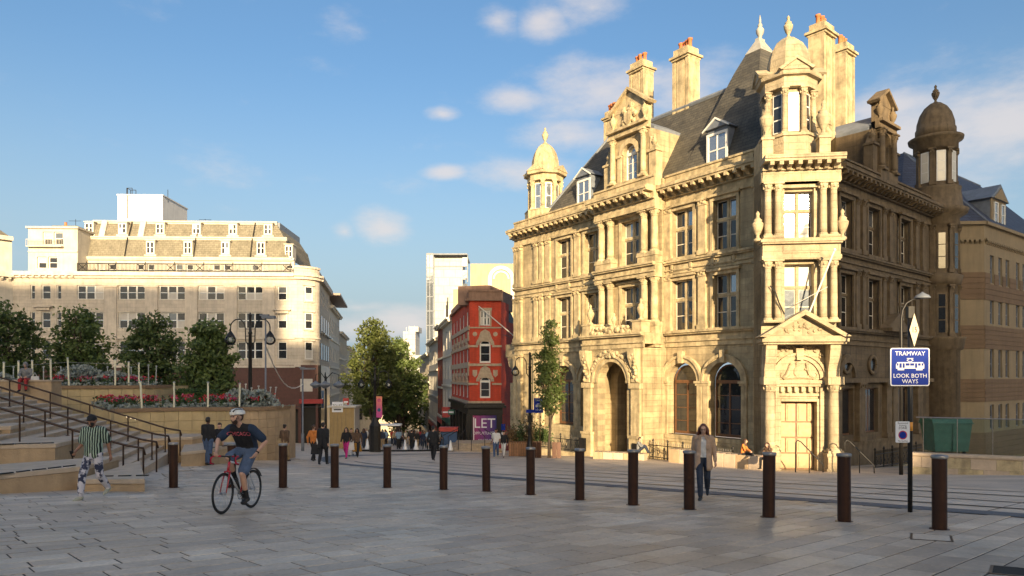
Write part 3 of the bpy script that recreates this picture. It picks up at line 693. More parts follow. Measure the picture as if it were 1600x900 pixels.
# --- main roofs
def roof_l(n, w):
    return tuple(FL @ Vector(n+(w,))) if False else None
b = MB(FL)
e0, e1, rz = -.35, -4.1, 20.4
b.add([(5.2, e0, 14.1), (20.6, e0, 14.1), (16.4, e1, rz), (5.2, e1, rz), (20.6, -14, 14.1), (16.4, -10, rz), (5.2, -10, rz), (5.2, -14, 14.1)],
      [(0, 1, 2, 3), (1, 4, 5, 2), (3, 2, 5, 6), (4, 7, 6, 5), (0, 3, 6, 7)])
rf = b.build('roof', M_SLATE, POST)
b = MB(FL); b.tube([(5.0, e1, rz+.05), (16.4, e1, rz+.05), (16.4, -10, rz+.05)], .16, 6); b.tube([(20.6, e0, 14.15), (16.4, e1, rz+.05)], .1, 6); b.build('lead_ridge', M_LEAD, rf)
b = MB(FR); b.add([(.6, -.5, 14.1), (15.2, -.5, 14.1), (13.6, -3.4, 17.0), (2.2, -3.4, 17.0), (13.6, -9, 17.0), (2.2, -9, 17.0), (15.2, -11, 14.1)], [(0, 1, 2, 3), (3, 2, 4, 5), (1, 6, 4, 2), (0, 3, 5)]); b.build('roof', M_SLATE, POST)
# pavilion roof behind the corner turret
b = MB(FL); prof = [(-.3, 6.3, -.35, -9.6, 13.9), (.1, 5.95, -.7, -9.2, 14.7), (1.2, 4.85, -2.0, -7.6, 17.9), (2.05, 3.95, -3.3, -6.2, 20.9), (2.45, 3.55, -4.0, -5.5, 22.2)]
vs = []
for u0, u1, n0, n1, z in prof: vs += [(u0, n0, z), (u1, n0, z), (u1, n1, z), (u0, n1, z)]
b.add(vs, [(k*4+i, k*4+(i+1) % 4, (k+1)*4+(i+1) % 4, (k+1)*4+i) for k in range(len(prof)-1) for i in range(4)])
pr = b.build('pavilion_roof', M_SLATE, POST)
b = MB(FL); b.taper((2.4, 3.6, -5.55, -3.95, 22.15), (2.85, 3.15, -5.0, -4.4, 23.0)); b.box(2.85, 3.15, -5.0, -4.4, 23.0, 23.15); b.build('lead_cap', M_LEADW, pr)
b = MB(FL); b.smooth = True; b.lathe([(.2, 0), (.1, .2), (.12, .35), (.24, .6), (.26, .8), (.12, 1.0), (.16, 1.08), (.07, 1.25), (.08, 1.4), (.02, 1.75)], 3.0, -4.7, 22.95, 10); b.build('finial', M_LEADW, pr)

# --- chimneys
def chimney(x, y, w, d, z0, z1, ang, pots, stone=M_TRIM, flare=0):
    M = T(x, y, z0) @ Matrix.Rotation(ang, 4, 'Z'); h = z1-z0-.5
    b = MB(); b.box(-w/2, w/2, -d/2, d/2, 0, h-.75)
    if flare: b.taper((-w/2-.25, w/2+.25, -d/2-.3, d/2+.3, 0), (-w/2-.25, w/2+.25, -d/2-.3, d/2+.3, flare)); b.taper((-w/2-.25, w/2+.25, -d/2-.3, d/2+.3, flare), (-w/2, w/2, -d/2, d/2, flare+.5))
    for s in (-1, 1):
        b.box(s*w/2-.14, s*w/2+.14, -d/2-.07, d/2+.07, flare+.4, h-.8)
        b.box(-w*.3, w*.3, s*d/2-.06, s*d/2+.06, h*.42, h-1.0)
    b.box(-w/2-.16, w/2+.16, -d/2-.16, d/2+.16, h-.8, h-.66); b.box(-w/2-.28, w/2+.28, -d/2-.28, d/2+.28, h-.66, h-.5); b.box(-w/2-.05, w/2+.05, -d/2-.05, d/2+.05, h-.5, h)
    c = b.build('chimney', stone, POST, M)
    for i in range(pots):
        x0 = -w/2+w*(i+.5)/pots; k = 'pot'
        if k not in PC:
            q = MB(); q.smooth = True; q.lathe([(.17, 0), (.14, .12), (.14, .5), (.19, .54), (.19, .64), (.1, .64), (.1, .3)], n=10, cap=False); PC[k] = q.mesh('chimney_pot', M_POT)
        inst('chimney_pot', PC[k], c, M @ T(x0, RNG.uniform(-.12, .12), h))
    return c
aL = math.atan2(.816, -.576)
chimney(12.35, 50, 1.2, 1.05, 14.5, 25.2, aL, 4, flare=4.6)
chimney(10.1, 55, 1.25, 1.0, 15, 26.5, aL, 3)
chimney(8.6, 60, 1.0, .8, 15, 24.6, aL, 3)
chimney(20.85, 47.4, 1.3, .95, 13.5, 25.6, math.atan2(.65, .76), 3, flare=4.2)
chimney(24.2, 51.5, 1.2, .95, 13.5, 26.2, math.atan2(.65, .76), 3)

# --- dormers
def small_dormer(F0, u, n, w, wd, ht):
    M = F0 @ T(u, n, w); b = MB(); r = wd/2
    b.box(-r, r, -3.2, 0, -.1, ht); b.prism([(-r-.18, ht), (r+.18, ht), (0, ht+.62)], -3.4, .2)
    d = b.build('dormer', M_LEAD, POST, M)
    b = MB(); e = .13
    b.box(-r-.03, -r+e, .004, .08, -.1, ht-.25); b.box(r-e, r+.03, .004, .08, -.1, ht-.25); b.box(-r+e, r-e, .004, .08, -.1, .05); b.box(-r+e, r-e, .004, .08, ht-.4, ht-.25); b.box(-.035, .035, .004, .06, .05, ht-.4); b.box(-r+e, r-e, .004, .065, ht*.42, ht*.42+.07)
    for s in (-1, 1): b.prism([(0, ht+.64), (s*(r+.24), ht-.02), (s*(r+.24), ht-.12), (0, ht+.52)] if s < 0 else [(0, ht+.64), (0, ht+.52), (r+.24, ht-.12), (r+.24, ht-.02)], .2, .26)
    f = b.build('window_frame', M_WHITE, d, M)
    for s in (-1, 1):
        for z0, z1 in ((.05, ht*.42), (ht*.42+.07, ht-.4)):
            inst('pane', pane(r-e-.035, z1-z0, M_GLASSB), d, M @ T(s*(r-e+.035)/2, .016, z0))
small_dormer(FL, 15.55, -.75, 14.35, 1.45, 2.3)
small_dormer(FL, 3.2, -.75, 14.35, 1.5, 2.35)
# stone dormer with arched window, flanking columns and crowning pediment
def stone_dormer(F0, u, n, trim, wall_m, w0=14.3, wd=3.5, hw=3.6, carve=True, ped=1.6):
    M = F0 @ T(u, n, w0); r = wd/2
    b = MB(); wall(b, -r, r, -.1, hw, -.5, 0, [(-.62, .62, .45, 2.35, 'arch')]); b.box(-r, -r+.35, -3.8, -.5, -.1, hw); b.box(r-.35, r, -3.8, -.5, -.1, hw)
    d = b.build('stone_dormer', wall_m, POST, M)
    b = MB(); b.prism([(-r, hw), (r, hw), (r, hw+.2), (0, hw+1.2), (-r, hw+.2)], -3.9, -.5); b.build('dormer_roof', M_LEAD, d, M)
    b = MB(); cornice(b, -r-.15, r+.15, -.02, hw-.05, ((.35, 0, .15), (.25, .15, .4), (.5, .4, .58))); b.build('entablature', trim, d, M); b = MB(); b.box(-r-.1, r+.1, 0, .32, -.15, .42); b.build('sill_block', trim, d, M)
    for x in (-r+.3, r-.3): column(d, F0, u+x, n+.22, w0+.4, w0+hw-.05, .2, trim)
    for s in (-1, 1): b = MB(); b.box(s*.95-.17, s*.95+.17, 0, .1, .45, 2.3); b.box(s*.95-.24, s*.95+.24, 0, .16, 2.2, 2.38); b.build('pier', trim, d, M)
    b = MB(); b.ring(.62, .95, 0, .14, 0, 2.35); b.build('arch_moulding', trim, d, M)
    arch_window(d, F0, u, w0+.45, 1.16, w0+2.35, n-.3, M_WHITE, M_GLASSB, (1, 3))
    h1 = hw+.53
    b = MB(); b.box(-r+.2, r-.2, -.4, 0, h1, h1+1.15)
    b.prism([(-r-.05, h1+1.15), (r+.05, h1+1.15), (0, h1+1.15+ped*.85)], -.5, .02)
    for s in (-1, 1):
        P = [(0, h1+1.3+ped*.85), (0, h1+1.12+ped*.85), (s*(r+.1), h1+1.1), (s*(r+.25), h1+1.22)]
        b.prism(P if s > 0 else P[::-1], -.5, .3)
    if carve:
        for q in range(26): b.sphere((RNG.uniform(-.7, .7)*(1-.3*(q/26)), .06, h1+.2+1.3*q/26), RNG.uniform(.12, .2), 6, 5)
        b.prism([(-.32, h1+.95), (-.32, h1+.4), (0, h1+.08), (.32, h1+.4), (.32, h1+.95)], 0, .26)
    b.build('pediment', trim, d, M)
    for x in (-r+.25, r-.25): urn(d, M @ T(x, .12, h1), .8, trim)
    for s in (-1, 1):
        b = MB(); x = s*(r+.4); b.box(x-.3, x+.3, -.5, .1, -.1, 1.9); b.box(x-.38, x+.38, -.5, .2, 1.9, 2.05); b.prism([(x-s*.3, 2.05), (x+s*.3, 2.05), (x-s*.3, 3.0)] if s > 0 else [(x+.3, 3.0), (x-.3, 2.05), (x+.3, 2.05)], -.4, 0); b.build('buttress', trim, d, M)
        urn(d, M @ T(x, -.1, 2.05), .6, trim)
    return d
stone_dormer(FL, 9.6, .35, M_TRIM, M_L)
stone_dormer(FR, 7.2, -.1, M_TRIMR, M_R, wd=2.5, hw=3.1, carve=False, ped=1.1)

# --- corner bay: porch, two storeys of columns, octagonal turret with dome
P1 = 2.05
b = MB(FP); wall(b, -P1, P1, ZB, 3.4, -2.4, -.55, [(-.98, .98, -3.85, .1)]); wall(b, -P1, P1, 3.4, 8.1, -2.4, -.55, [(-.8, .8, 4.5, 7.9)]); wall(b, -P1, P1, 8.1, 13.4, -2.4, -.55, [(-.8, .8, 9.25, 12.05)])
cb = b.build('corner_bay', M_P, POST)
# splayed returns that tie the bay to both facades
b = MB(); pl = [tuple((FP @ Vector(p)).xy) for p in ((-P1, -.56, 0), (P1, -.56, 0))]
q1 = tuple((FL @ Vector((.3, -.2, 0))).xy); q2 = tuple((FR @ Vector((.6, -.2, 0))).xy); q3 = tuple((FL @ Vector((.3, -4, 0))).xy); q4 = tuple((FR @ Vector((.6, -4, 0))).xy)
b.prism([pl[0], q1, q3, tuple((FP @ Vector((-P1, -2.4, 0))).xy)], ZB, 13.9, 2); b.prism([q2, pl[1], tuple((FP @ Vector((P1, -2.4, 0))).xy), q4], ZB, 13.9, 2); b.build('splayed_wall', M_L, cb)
M_OAKD = mat('oak_door_shade', (.24, .13, .055), .55, .3, 5, .1)  # darker wood paints the shade between the door panels
b = MB(FP); b.box(-.98, .98, -1.25, -1.1, -3.85, .1); dr = b.build('entrance_door', M_OAKD, POST)
b = MB(FP); b.box(-.02, .02, -1.1, -1.09, -3.85, .1); b.build('door_joint', M_WOOD, dr)
for s in (-1, 1):
    for (z0, z1, x0, x1) in ((-3.75, -2.95, .06, .92), (-2.85, -2.05, .06, .55), (-2.85, -2.05, .63, .92), (-1.95, -1.15, .06, .92), (-1.05, -.05, .06, .55), (-1.05, -.05, .63, .92)):
        a0, a1 = (x0, x1) if s > 0 else (-x1, -x0)
        b = MB(FP); b.box(a0, a1, -1.1, -1.04, z0, z1); b.box(a0+.09, a1-.09, -1.04, -1.0, z0+.09, z1-.09); b.build('door_panel', M_OAK, dr)
b = MB(FP); b.box(-1.12, -.98, -.55, -.42, -3.85, .25); b.box(.98, 1.12, -.55, -.42, -3.85, .25); b.box(-.98, .98, -.55, -.4, .1, .25); b.build('door_surround', M_P, cb)
b = MB(FP)
for q in range(6): b.prism([(-.55, .62), (-.25, .62), (-.3, .95), (-.55, .95)], -.95+.38*q-.09, -.95+.38*q+.09, 0)
b.box(-1.45, 1.45, -.55, -.42, .4, .55); b.box(-1.5, 1.5, -.55, -.2, .95, 1.12); b.box(-1.55, 1.55, -.55, -.1, 1.12, 1.3); b.build('door_frieze', M_P, cb)
b = MB(FP); b.ring(1.15, 1.38, -.55, -.38, 0, 1.35); b.ring(1.38, 1.52, -.55, -.28, 0, 1.35)
b.prism([(1.15*math.cos(math.pi*i/14), 1.35+1.15*math.sin(math.pi*i/14)) for i in range(15)], -.55, -.5); b.build('arched_tympanum', M_P, cb)
# royal arms carved in relief: shield, crown and two supporters
b = MB(FP); b.sphere((0, -.47, 1.78), .3, 10, 7, (1, .3, 1.15)); b.sphere((0, -.45, 2.25), .14, 8, 6, (1.3, .5, 1)); b.box(-.16, .16, -.5, -.42, 2.1, 2.16)
for s in (-1, 1):
    b.tube([(s*.85, -.47, 1.4), (s*.62, -.45, 1.62), (s*.5, -.45, 1.95), (s*.46, -.45, 2.15)], [.1, .14, .12, .1], 7); b.sphere((s*.44, -.44, 2.22), .1, 7, 5)
    b.tube([(s*.5, -.46, 1.85), (s*.32, -.44, 1.95)], .05, 6); b.tube([(s*.6, -.46, 1.6), (s*.4, -.45, 1.45)], .06, 6); b.tube([(s*.9, -.47, 1.42), (s*1.0, -.47, 1.6), (s*.92, -.47, 1.72)], .035, 5)
b.tube([(-.8, -.46, 1.42), (-.3, -.44, 1.46), (.3, -.44, 1.46), (.8, -.46, 1.42)], .06, 6); b.build('carved_arms', M_P, cb)
b = MB(FP)
for q in range(40): u = RNG.uniform(-1.45, 1.45); b.sphere((u, -.5, max(1.45+math.sqrt(max(0, 1.62**2-u*u)), 2.5)+RNG.uniform(.02, .4)), RNG.uniform(.06, .11), 6, 4)
b.prism([(-.16, 2.45), (.16, 2.45), (.22, 3.1), (-.22, 3.1)], -.55, -.2); b.build('carved_spandrel', M_P, cb)
for s in (-1, 1):
    column(cb, FP, s*1.72, .1, -2.75, 1.15, .3, M_P, name='column')
    b = MB(FP); x = s*1.72
    b.box(x-.44, x+.44, -.55, .55, ZB, -2.75); b.box(x-.5, x+.5, -.55, .6, -2.95, -2.75); b.box(x-.52, x+.52, -.55, .62, ZB, -3.6)
    b.box(x-.42, x+.42, -.55, .5, 1.15, 1.5)
    b.prism([(-.55, 1.5), (.1, 1.5), (.12, 1.9), (.38, 2.5), (.5, 3.1), (.5, 3.3), (-.55, 3.3)], x-.3, x+.3, 0)
    b.box(s*1.22-.1, s*1.22+.1, -.55, -.3, -3.85, 1.1)
    b.build('porch_pier', M_P, cb)
b = MB(FP)
b.box(-2.2, 2.2, -.55, .7, 3.3, 3.42); b.box(-2.3, 2.3, -.55, .85, 3.42, 3.6); b.box(-2.15, 2.15, -.55, .7, 3.6, 3.75)
b.prism([(-2.0, 3.75), (2.0, 3.75), (0, 4.95)], -.5, .35)
for s in (-1, 1):
    P = [(0, 5.2), (0, 4.92), (s*2.05, 3.7), (s*2.42, 3.72)]
    b.prism(P if s > 0 else P[::-1], -.5, .85)
b.build('pediment', M_P, cb)
b = MB(FP)
for q in range(22): u = RNG.uniform(-1, 1); b.sphere((u, .36, 3.95+RNG.uniform(0, .75)*(1-abs(u)/1.3)), RNG.uniform(.06, .11), 6, 4)
b.build('tympanum_carving', M_P, cb)
for (w0, w1) in ((4.45, 8.1), (9.2, 12.45)):
    for u in (-1.78, -1.22, 1.22, 1.78):
        column(cb, FP, u, -.12, w0+.1, w1, .2, M_P)
b = MB(FP)
for (w0, pr) in ((8.1, .12), (8.95, .25)):
    b.box(-2.15, 2.15, -.55, pr, w0, w0+.22)
b.box(-2.1, 2.1, -.55, .05, 8.32, 8.95); b.box(-2.25, 2.25, -.55, .32, 9.05, 9.2); b.box(-2.1, 2.1, -.55, .1, 9.2, 9.3)
b.box(-1.0, 1.0, .05, .09, 8.45, 8.82)
b.build('entablature', M_P, cb)
b = MB(FP); cornice(b, -2.15, 2.15, -.5, 12.45, ((.55, 0, .25), (.5, .25, .62), (.75, .62, .7), (1.35, .98, 1.12), (1.42, 1.12, 1.32))); b.box(-2.1, 2.1, -.5, .1, 12.45, 13.5)
b.build('cornice', M_P, cb); modillions(cb, FP, -2.0, 2.0, .5, .1, .82, 13.07, 13.43, M_P)
for (w, ht) in ((4.5, 3.4), (9.25, 2.8)): cross_window(cb, FP, 0, w, 1.6, ht, M_P, glass=(M_GLASSB, M_BLIND) if w < 5 else (M_GLASS, M_GLASSB), n=-.95, surround=False)
b = MB(FP); b.box(-1.1, -.8, -.55, -.4, 4.5, 8.0); b.box(.8, 1.1, -.55, -.4, 4.5, 8.0); b.box(-.8, .8, -.55, -.4, 7.9, 8.05); b.box(-1.1, -.8, -.55, -.4, 9.3, 12.2); b.box(.8, 1.1, -.55, -.4, 9.3, 12.2); b.box(-1.15, 1.15, -.55, -.25, 12.2, 12.4); b.build('window_surround', M_P, cb)
# urns on the side ledges, flagpole over the pediment
for s in (-1, 1): urn(cb, FP @ T(s*2.3, -.3, 9.2), 1.05, M_P)
b = MB(FP); b.tube([(.35, .2, 5.0), (1.35, 1.3, 8.3)], .05, 6); b.sphere((1.37, 1.32, 8.36), .09, 6, 5); b.tube([(-.3, .1, 5.6), (1.1, 1.0, 6.4)], .02, 5); b.build('flagpole', M_WHITE, cb)
b = MB(FP); b.tube([(-.95, .15, 5.0), (-1.25, .25, 5.6), (-1.5, .3, 6.3), (-1.75, .25, 6.6)], .04, 6); b.build('lamp_bracket', M_BLACK, cb)
# turret
tcx, tcy = -.1, -2.3
TA = math.pi/2
def octa(r, z, k=8, a=0): return [(tcx+r*math.cos(TA+math.pi/k+a+i*2*math.pi/k), tcy+r*math.sin(TA+math.pi/k+a+i*2*math.pi/k), z) for i in range(k)]
def octprism(mb, prof, k=8):
    vs = []
    for r, z in prof: vs += octa(r, z, k)
    fs = [(j*k+i, j*k+(i+1) % k, (j+1)*k+(i+1) % k, (j+1)*k+i) for j in range(len(prof)-1) for i in range(k)]
    fs += [tuple(range(k-1, -1, -1)), tuple(range((len(prof)-1)*k, len(prof)*k))]; mb.add(vs, fs)
b = MB(FP); octprism(b, [(1.75, 13.7), (1.75, 15.3), (1.85, 15.3), (1.85, 15.45), (1.2, 15.5), (1.2, 18.2), (1.6, 18.2), (1.6, 18.75), (1.85, 18.8), (1.9, 19.05), (1.2, 19.1)])
tu = b.build('turret', M_P, POST)
for i in range(8):
    a = TA+math.pi/8+i*math.pi/4; x, y = tcx+1.38*math.cos(a), tcy+1.38*math.sin(a)
    column(tu, FP @ T(x, y, 0), 0, 0, 15.45, 18.2, .16, M_P)
for i in range(8):
    a = TA+i*math.pi/4; Fi = FP @ Matrix(((-math.sin(a), math.cos(a), 0, tcx), (math.cos(a), math.sin(a), 0, tcy), (0, 0, 1, 0), (0, 0, 0, 1))); ap = 1.2*math.cos(math.pi/8)
    b = MB(Fi); b.box(-.3, .3, ap, ap+.05, 15.7, 17.95); wf = b.build('window_frame', M_WHITE, tu)
    for z in (15.76, 16.5, 17.24): b = MB(Fi); b.box(-.23, .23, ap+.052, ap+.06, z, z+.66); b.build('pane', M_GLASSB if i % 2 == 0 else M_GLASS, wf)
    if i % 2 == 0:
        e = 1.9*math.cos(math.pi/8); b = MB(Fi); b.prism([(-.85, 19.04), (.85, 19.04), (0, 19.62)], e-.9, e+.05)
        for s in (-1, 1):
            P = [(0, 19.78), (0, 19.6), (s*.85, 19.0), (s*1.0, 19.1)]; b.prism(P if s > 0 else P[::-1], e-.9, e+.16)
        b.build('gablet', M_P, tu)
b = MB(FP); octprism(b, [(1.25, 19.05), (1.25, 19.7), (1.2, 20.2), (1.05, 20.75), (.8, 21.2), (.45, 21.5), (.15, 21.62)]); b.build('dome', M_P, tu)
urn(tu, FP @ T(tcx, tcy, 21.55), .85, M_P)
for i in (0, 1, 7, 2, 6):
    a = TA+math.pi/8+(i-.5)*math.pi/4; x, y = tcx+2.05*math.cos(a+math.pi/8), tcy+2.05*math.sin(a+math.pi/8)
for s in (-1, 1):
    M = FP @ T(s*1.55-.25, -.35, 13.75); b = MB(M); b.box(-.3, .3, -.3, .3, 0, 1.15); b.box(-.36, .36, -.36, .36, 1.15, 1.28); b.build('pedestal', M_P, tu); urn(tu, M @ T(0, 0, 1.28), 1.25, M_P)

# --- turret at the left end of the facade
lx, ly = (FL @ Vector((21.3, -1.5, 0))).xy
LA = math.atan2(-.576-.5, -.816+.1)
def octL(mb, prof, a0, cx, cy, k=8):
    vs = []
    for r, z in prof: vs += [(cx+r*math.cos(a0+math.pi/k+i*2*math.pi/k), cy+r*math.sin(a0+math.pi/k+i*2*math.pi/k), z) for i in range(k)]
    fs = [(j*k+i, j*k+(i+1) % k, (j+1)*k+(i+1) % k, (j+1)*k+i) for j in range(len(prof)-1) for i in range(k)]
    fs += [tuple(range(k-1, -1, -1)), tuple(range((len(prof)-1)*k, len(prof)*k))]; mb.add(vs, fs)
b = MB(FL); b.box(UMAX, 23.4, -6, 0, ZB, 13.6); b.build('wall', M_L, POST)
trims(POST, FL, UMAX+.02, 23.45, .02, M_TRIM)
b = MB(FL); b.box(23.4, 24.3, -6, -.9, ZB, 3.4); b.box(23.4, 24.6, -6, -.6, 3.4, 4.4); b.box(23.4, 24.0, -6, -.8, 4.4, 13.4); b.box(23.4, 24.9, -6, -.4, 13.3, 13.7); b.build('end_wall', M_L, POST)
b = MB(FL); b.box(24.3, 25.6, -1.4, -.5, 3.2, 4.3); b.prism([(24.3, 3.2), (25.5, 3.2), (25.2, 2.4), (24.6, 2.0), (24.3, .9)], -1.3, -.6); b.box(24.3, 24.9, -1.4, -.5, ZB, 1.0); b.build('corner_console', M_TRIM, POST)
for u in (19.7, 20.4, 22.6, 23.2):
    pilaster(POST, FL, u, 4.4, Z2-.92, .45, .22, M_TRIM); pilaster(POST, FL, u, Z2, 12.35, .45, .22, M_TRIM); pilaster(POST, FL, u, -2.4, 3.4, .5, .25, M_TRIM)
b = MB(); octL(b, [(1.7, 13.6), (1.7, 15.0), (1.75, 15.1), (1.15, 15.15), (1.15, 17.5), (1.5, 17.5), (1.5, 17.95), (1.78, 18.0), (1.8, 18.25), (1.1, 18.3)], LA, lx, ly); lt = b.build('turret', M_TRIM, POST)
for i in range(8):
    a = LA+math.pi/8+i*math.pi/4; column(lt, T(lx+1.3*math.cos(a), ly+1.3*math.sin(a), 0), 0, 0, 15.1, 17.5, .15, M_TRIM)
    a = LA+i*math.pi/4; Fi = Matrix(((-math.sin(a), math.cos(a), 0, lx), (math.cos(a), math.sin(a), 0, ly), (0, 0, 1, 0), (0, 0, 0, 1))); ap = 1.15*math.cos(math.pi/8)
    b = MB(Fi); b.box(-.28, .28, ap, ap+.05, 15.2, 17.3); wf = b.build('window_frame', M_WHITE, lt)
    for z in (15.26, 16.28): b = MB(Fi); b.box(-.2, .2, ap+.052, ap+.06, z, z+.95); b.build('pane', M_GLASSB, wf)
    if i % 2 == 0:
        e = 1.8*math.cos(math.pi/8); b = MB(Fi); b.prism([(-.8, 18.24), (.8, 18.24), (0, 18.75)], e-.8, e+.04); b.build('gablet', M_TRIM, lt)
b = MB(); b.smooth = False; octL(b, [(1.15, 18.25), (1.15, 18.9), (1.1, 19.4), (.95, 19.95), (.7, 20.4), (.38, 20.7), (.12, 20.8)], LA, lx, ly); b.build('dome', M_TRIM, lt)
urn(lt, T(lx, ly, 20.75), .85, M_TRIM)

# --- right facade, in the shade
RC_ = [1.2, 5.0, 10.0]
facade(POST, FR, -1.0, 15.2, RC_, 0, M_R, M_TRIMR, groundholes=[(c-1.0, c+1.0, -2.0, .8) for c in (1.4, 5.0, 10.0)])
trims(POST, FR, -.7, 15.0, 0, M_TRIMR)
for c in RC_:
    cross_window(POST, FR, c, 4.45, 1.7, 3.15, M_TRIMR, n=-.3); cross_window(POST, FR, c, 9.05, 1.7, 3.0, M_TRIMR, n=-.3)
for c in (1.4, 5.0, 10.0):
    b = MB(FR); b.box(c-1, c+1, -.3, -.25, -2.0, .8); w = b.build('window', M_WOOD, POST)
    for x in (-.5, .5): b = MB(FR); b.box(c+x-.42, c+x+.42, -.249, -.235, -1.9, .7); b.build('pane', M_GLASS, w)
    b = MB(FR); b.smooth = True; b.ring(.42, .62, 0, .14, c, 2.25, 0, 2*math.pi, 24); b.build('round_window_surround', M_TRIMR, POST)
    b = MB(FR); b.prism([(c+.42*math.cos(math.pi*i/10), 2.25+.42*math.sin(math.pi*i/10)) for i in range(20)], .003, .02); b.build('round_window', M_GLASS, POST)
for u in (2.7, 3.6, 6.6, 7.6, 12.0, 13.2):
    pilaster(POST, FR, u, 4.4, Z2-.92, .5, .18, M_TRIMR); pilaster(POST, FR, u, Z2, 12.35, .5, .18, M_TRIMR)
for u in (-.1, 3.0, 7.0, 8.0, 12.2): pilaster(POST, FR, u, -2.4, 1.15, .8, .3, M_TRIMR)
b = MB(FR); b.box(-.5, 14.6, 0, .36, 1.15, 1.4); b.ring(.9, 1.25, .0, .2, 1.4, 1.45); b.build('impost_band', M_TRIMR, POST)
b = MB(FR); b.box(5.9, 9.1, 0, .9, 4.38, 4.6); b.prism([(5.9, 4.6), (9.1, 4.6), (7.5, 5.6)], 0, .7); b.build('hood_pediment', M_TRIMR, POST)
# round turret at the far right end
rx, ry = (FR @ Vector((16.2, -.1, 0))).xy
b = MB(); b.smooth = True
b.lathe([(1.55, ZB), (1.55, 3.4), (1.75, 3.5), (1.85, 4.2), (1.95, 4.35), (1.4, 4.4), (1.4, 8.1), (1.6, 8.2), (1.75, 8.8), (1.4, 8.95), (1.4, 12.4), (1.55, 12.5), (1.5, 13.0), (2.0, 13.3), (2.1, 13.6), (1.75, 13.75), (1.6, 15.0), (1.65, 15.2), (1.25, 15.3), (1.25, 17.9), (1.45, 17.95), (1.45, 18.5), (1.75, 18.7), (1.8, 18.9), (1.3, 19.0)], rx, ry, 0, 28)
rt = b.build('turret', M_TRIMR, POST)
b = MB(); b.smooth = True; b.lathe([(1.32, 18.95), (1.32, 19.6), (1.25, 19.65), (1.22, 20.1), (1.05, 20.7), (.75, 21.2), (.4, 21.5), (.1, 21.6)], rx, ry, 0, 24); b.build('dome', M_TRIMR, rt)
urn(rt, T(rx, ry, 21.5), .85, M_TRIMR)
vdir = math.atan2(-ry, -rx)
for k, da in enumerate((-1.25, -.42, .42, 1.25)):
    a = vdir+.28+da
    for (r, z0, z1) in ((1.28, 15.3, 17.95), (1.43, 8.95, 12.4), (1.43, 4.4, 8.1)):
        Fi = Matrix(((-math.sin(a), math.cos(a), 0, rx), (math.cos(a), math.sin(a), 0, ry), (0, 0, 1, 0), (0, 0, 0, 1)))
        pilaster(rt, Fi, 0, z0, z1, .3, .14, M_TRIMR, n=r-.04)
for da in (-.84, 0, .84):
    a = vdir+.28+da; Fi = Matrix(((-math.sin(a), math.cos(a), 0, rx), (math.cos(a), math.sin(a), 0, ry), (0, 0, 1, 0), (0, 0, 0, 1)))
    for (r, z0, z1, gm) in ((1.25, 15.55, 17.75, M_BLIND), (1.4, 9.2, 11.9, M_GLASS), (1.4, 4.6, 7.5, M_GLASS)):
        b = MB(Fi); b.box(-.3, .3, r-.06, r+.02, z0, z1); wf = b.build('window_frame', M_WHITE if gm is M_BLIND else M_TRIMR, rt)
        for q in range(3): h = (z1-z0-.1)/3; b = MB(Fi); b.box(-.22, .22, r+.021, r+.03, z0+.06+h*q, z0+h*(q+1)); b.build('pane', gm, wf)
# ------------------------------------------------------------------ pale office building on the left (mansard storeys, balcony rail) and its neighbours
M_LIME = coursed('pale_limestone', (.60, .525, .425), (.53, .465, .375), (.36, .31, .24), 1, 0, 1.4, .42, .85, .012, .22, .22, .4)
M_LIMET = mat('limestone_trim', (.60, .525, .425), .85, .22, 1.2, .2, streak=.25)
M_RENDER = mat('pale_render', (.56, .51, .42), .85, .22, .8, streak=.2)
M_TILE = coursed('mossy_mansard_tiles', (.25, .225, .165), (.205, .185, .135), (.13, .115, .085), 1, 0, .5, .26, .9, .02, .3, .3, .7)
M_TANK = mat('white_render', (.66, .64, .6), .8, .12, .7, streak=.12)
M_BROWN = mat('dark_red_granite', (.085, .03, .022), .35, .3, 3, coat=.2)
M_DARKIN = mat('dark_doorway', (.012, .011, .01), .7, .3, 3)
M_GLASSD = glassmat('grey_reflective_glass', (.16, .18, .2), .06, .8, .5)
M_NET = mat('pale_curtain', (.5, .47, .42), .7, .15, 2)
LB = thing('office_building', (-40, 88, -6), 'pale stone office block with two mossy mansard storeys and iron balcony rail', 'building')
DL = 86.0
FB = frame(-26.5, 87.2, -1, -.035, .035, -1)           # u runs left from the right-hand corner
def pu(px):
    """distance along the front for a column of the photograph"""
    r = (px-800)/F; ox, oy = -26.5, 87.2; ux, uy = FB[0][0], FB[1][0]
    return (ox-r*oy)/(r*uy-ux)
def pz(py): return CZ+(HZ-py)*DL/F
UR, UM, UL = pu(460), pu(122), pu(20)
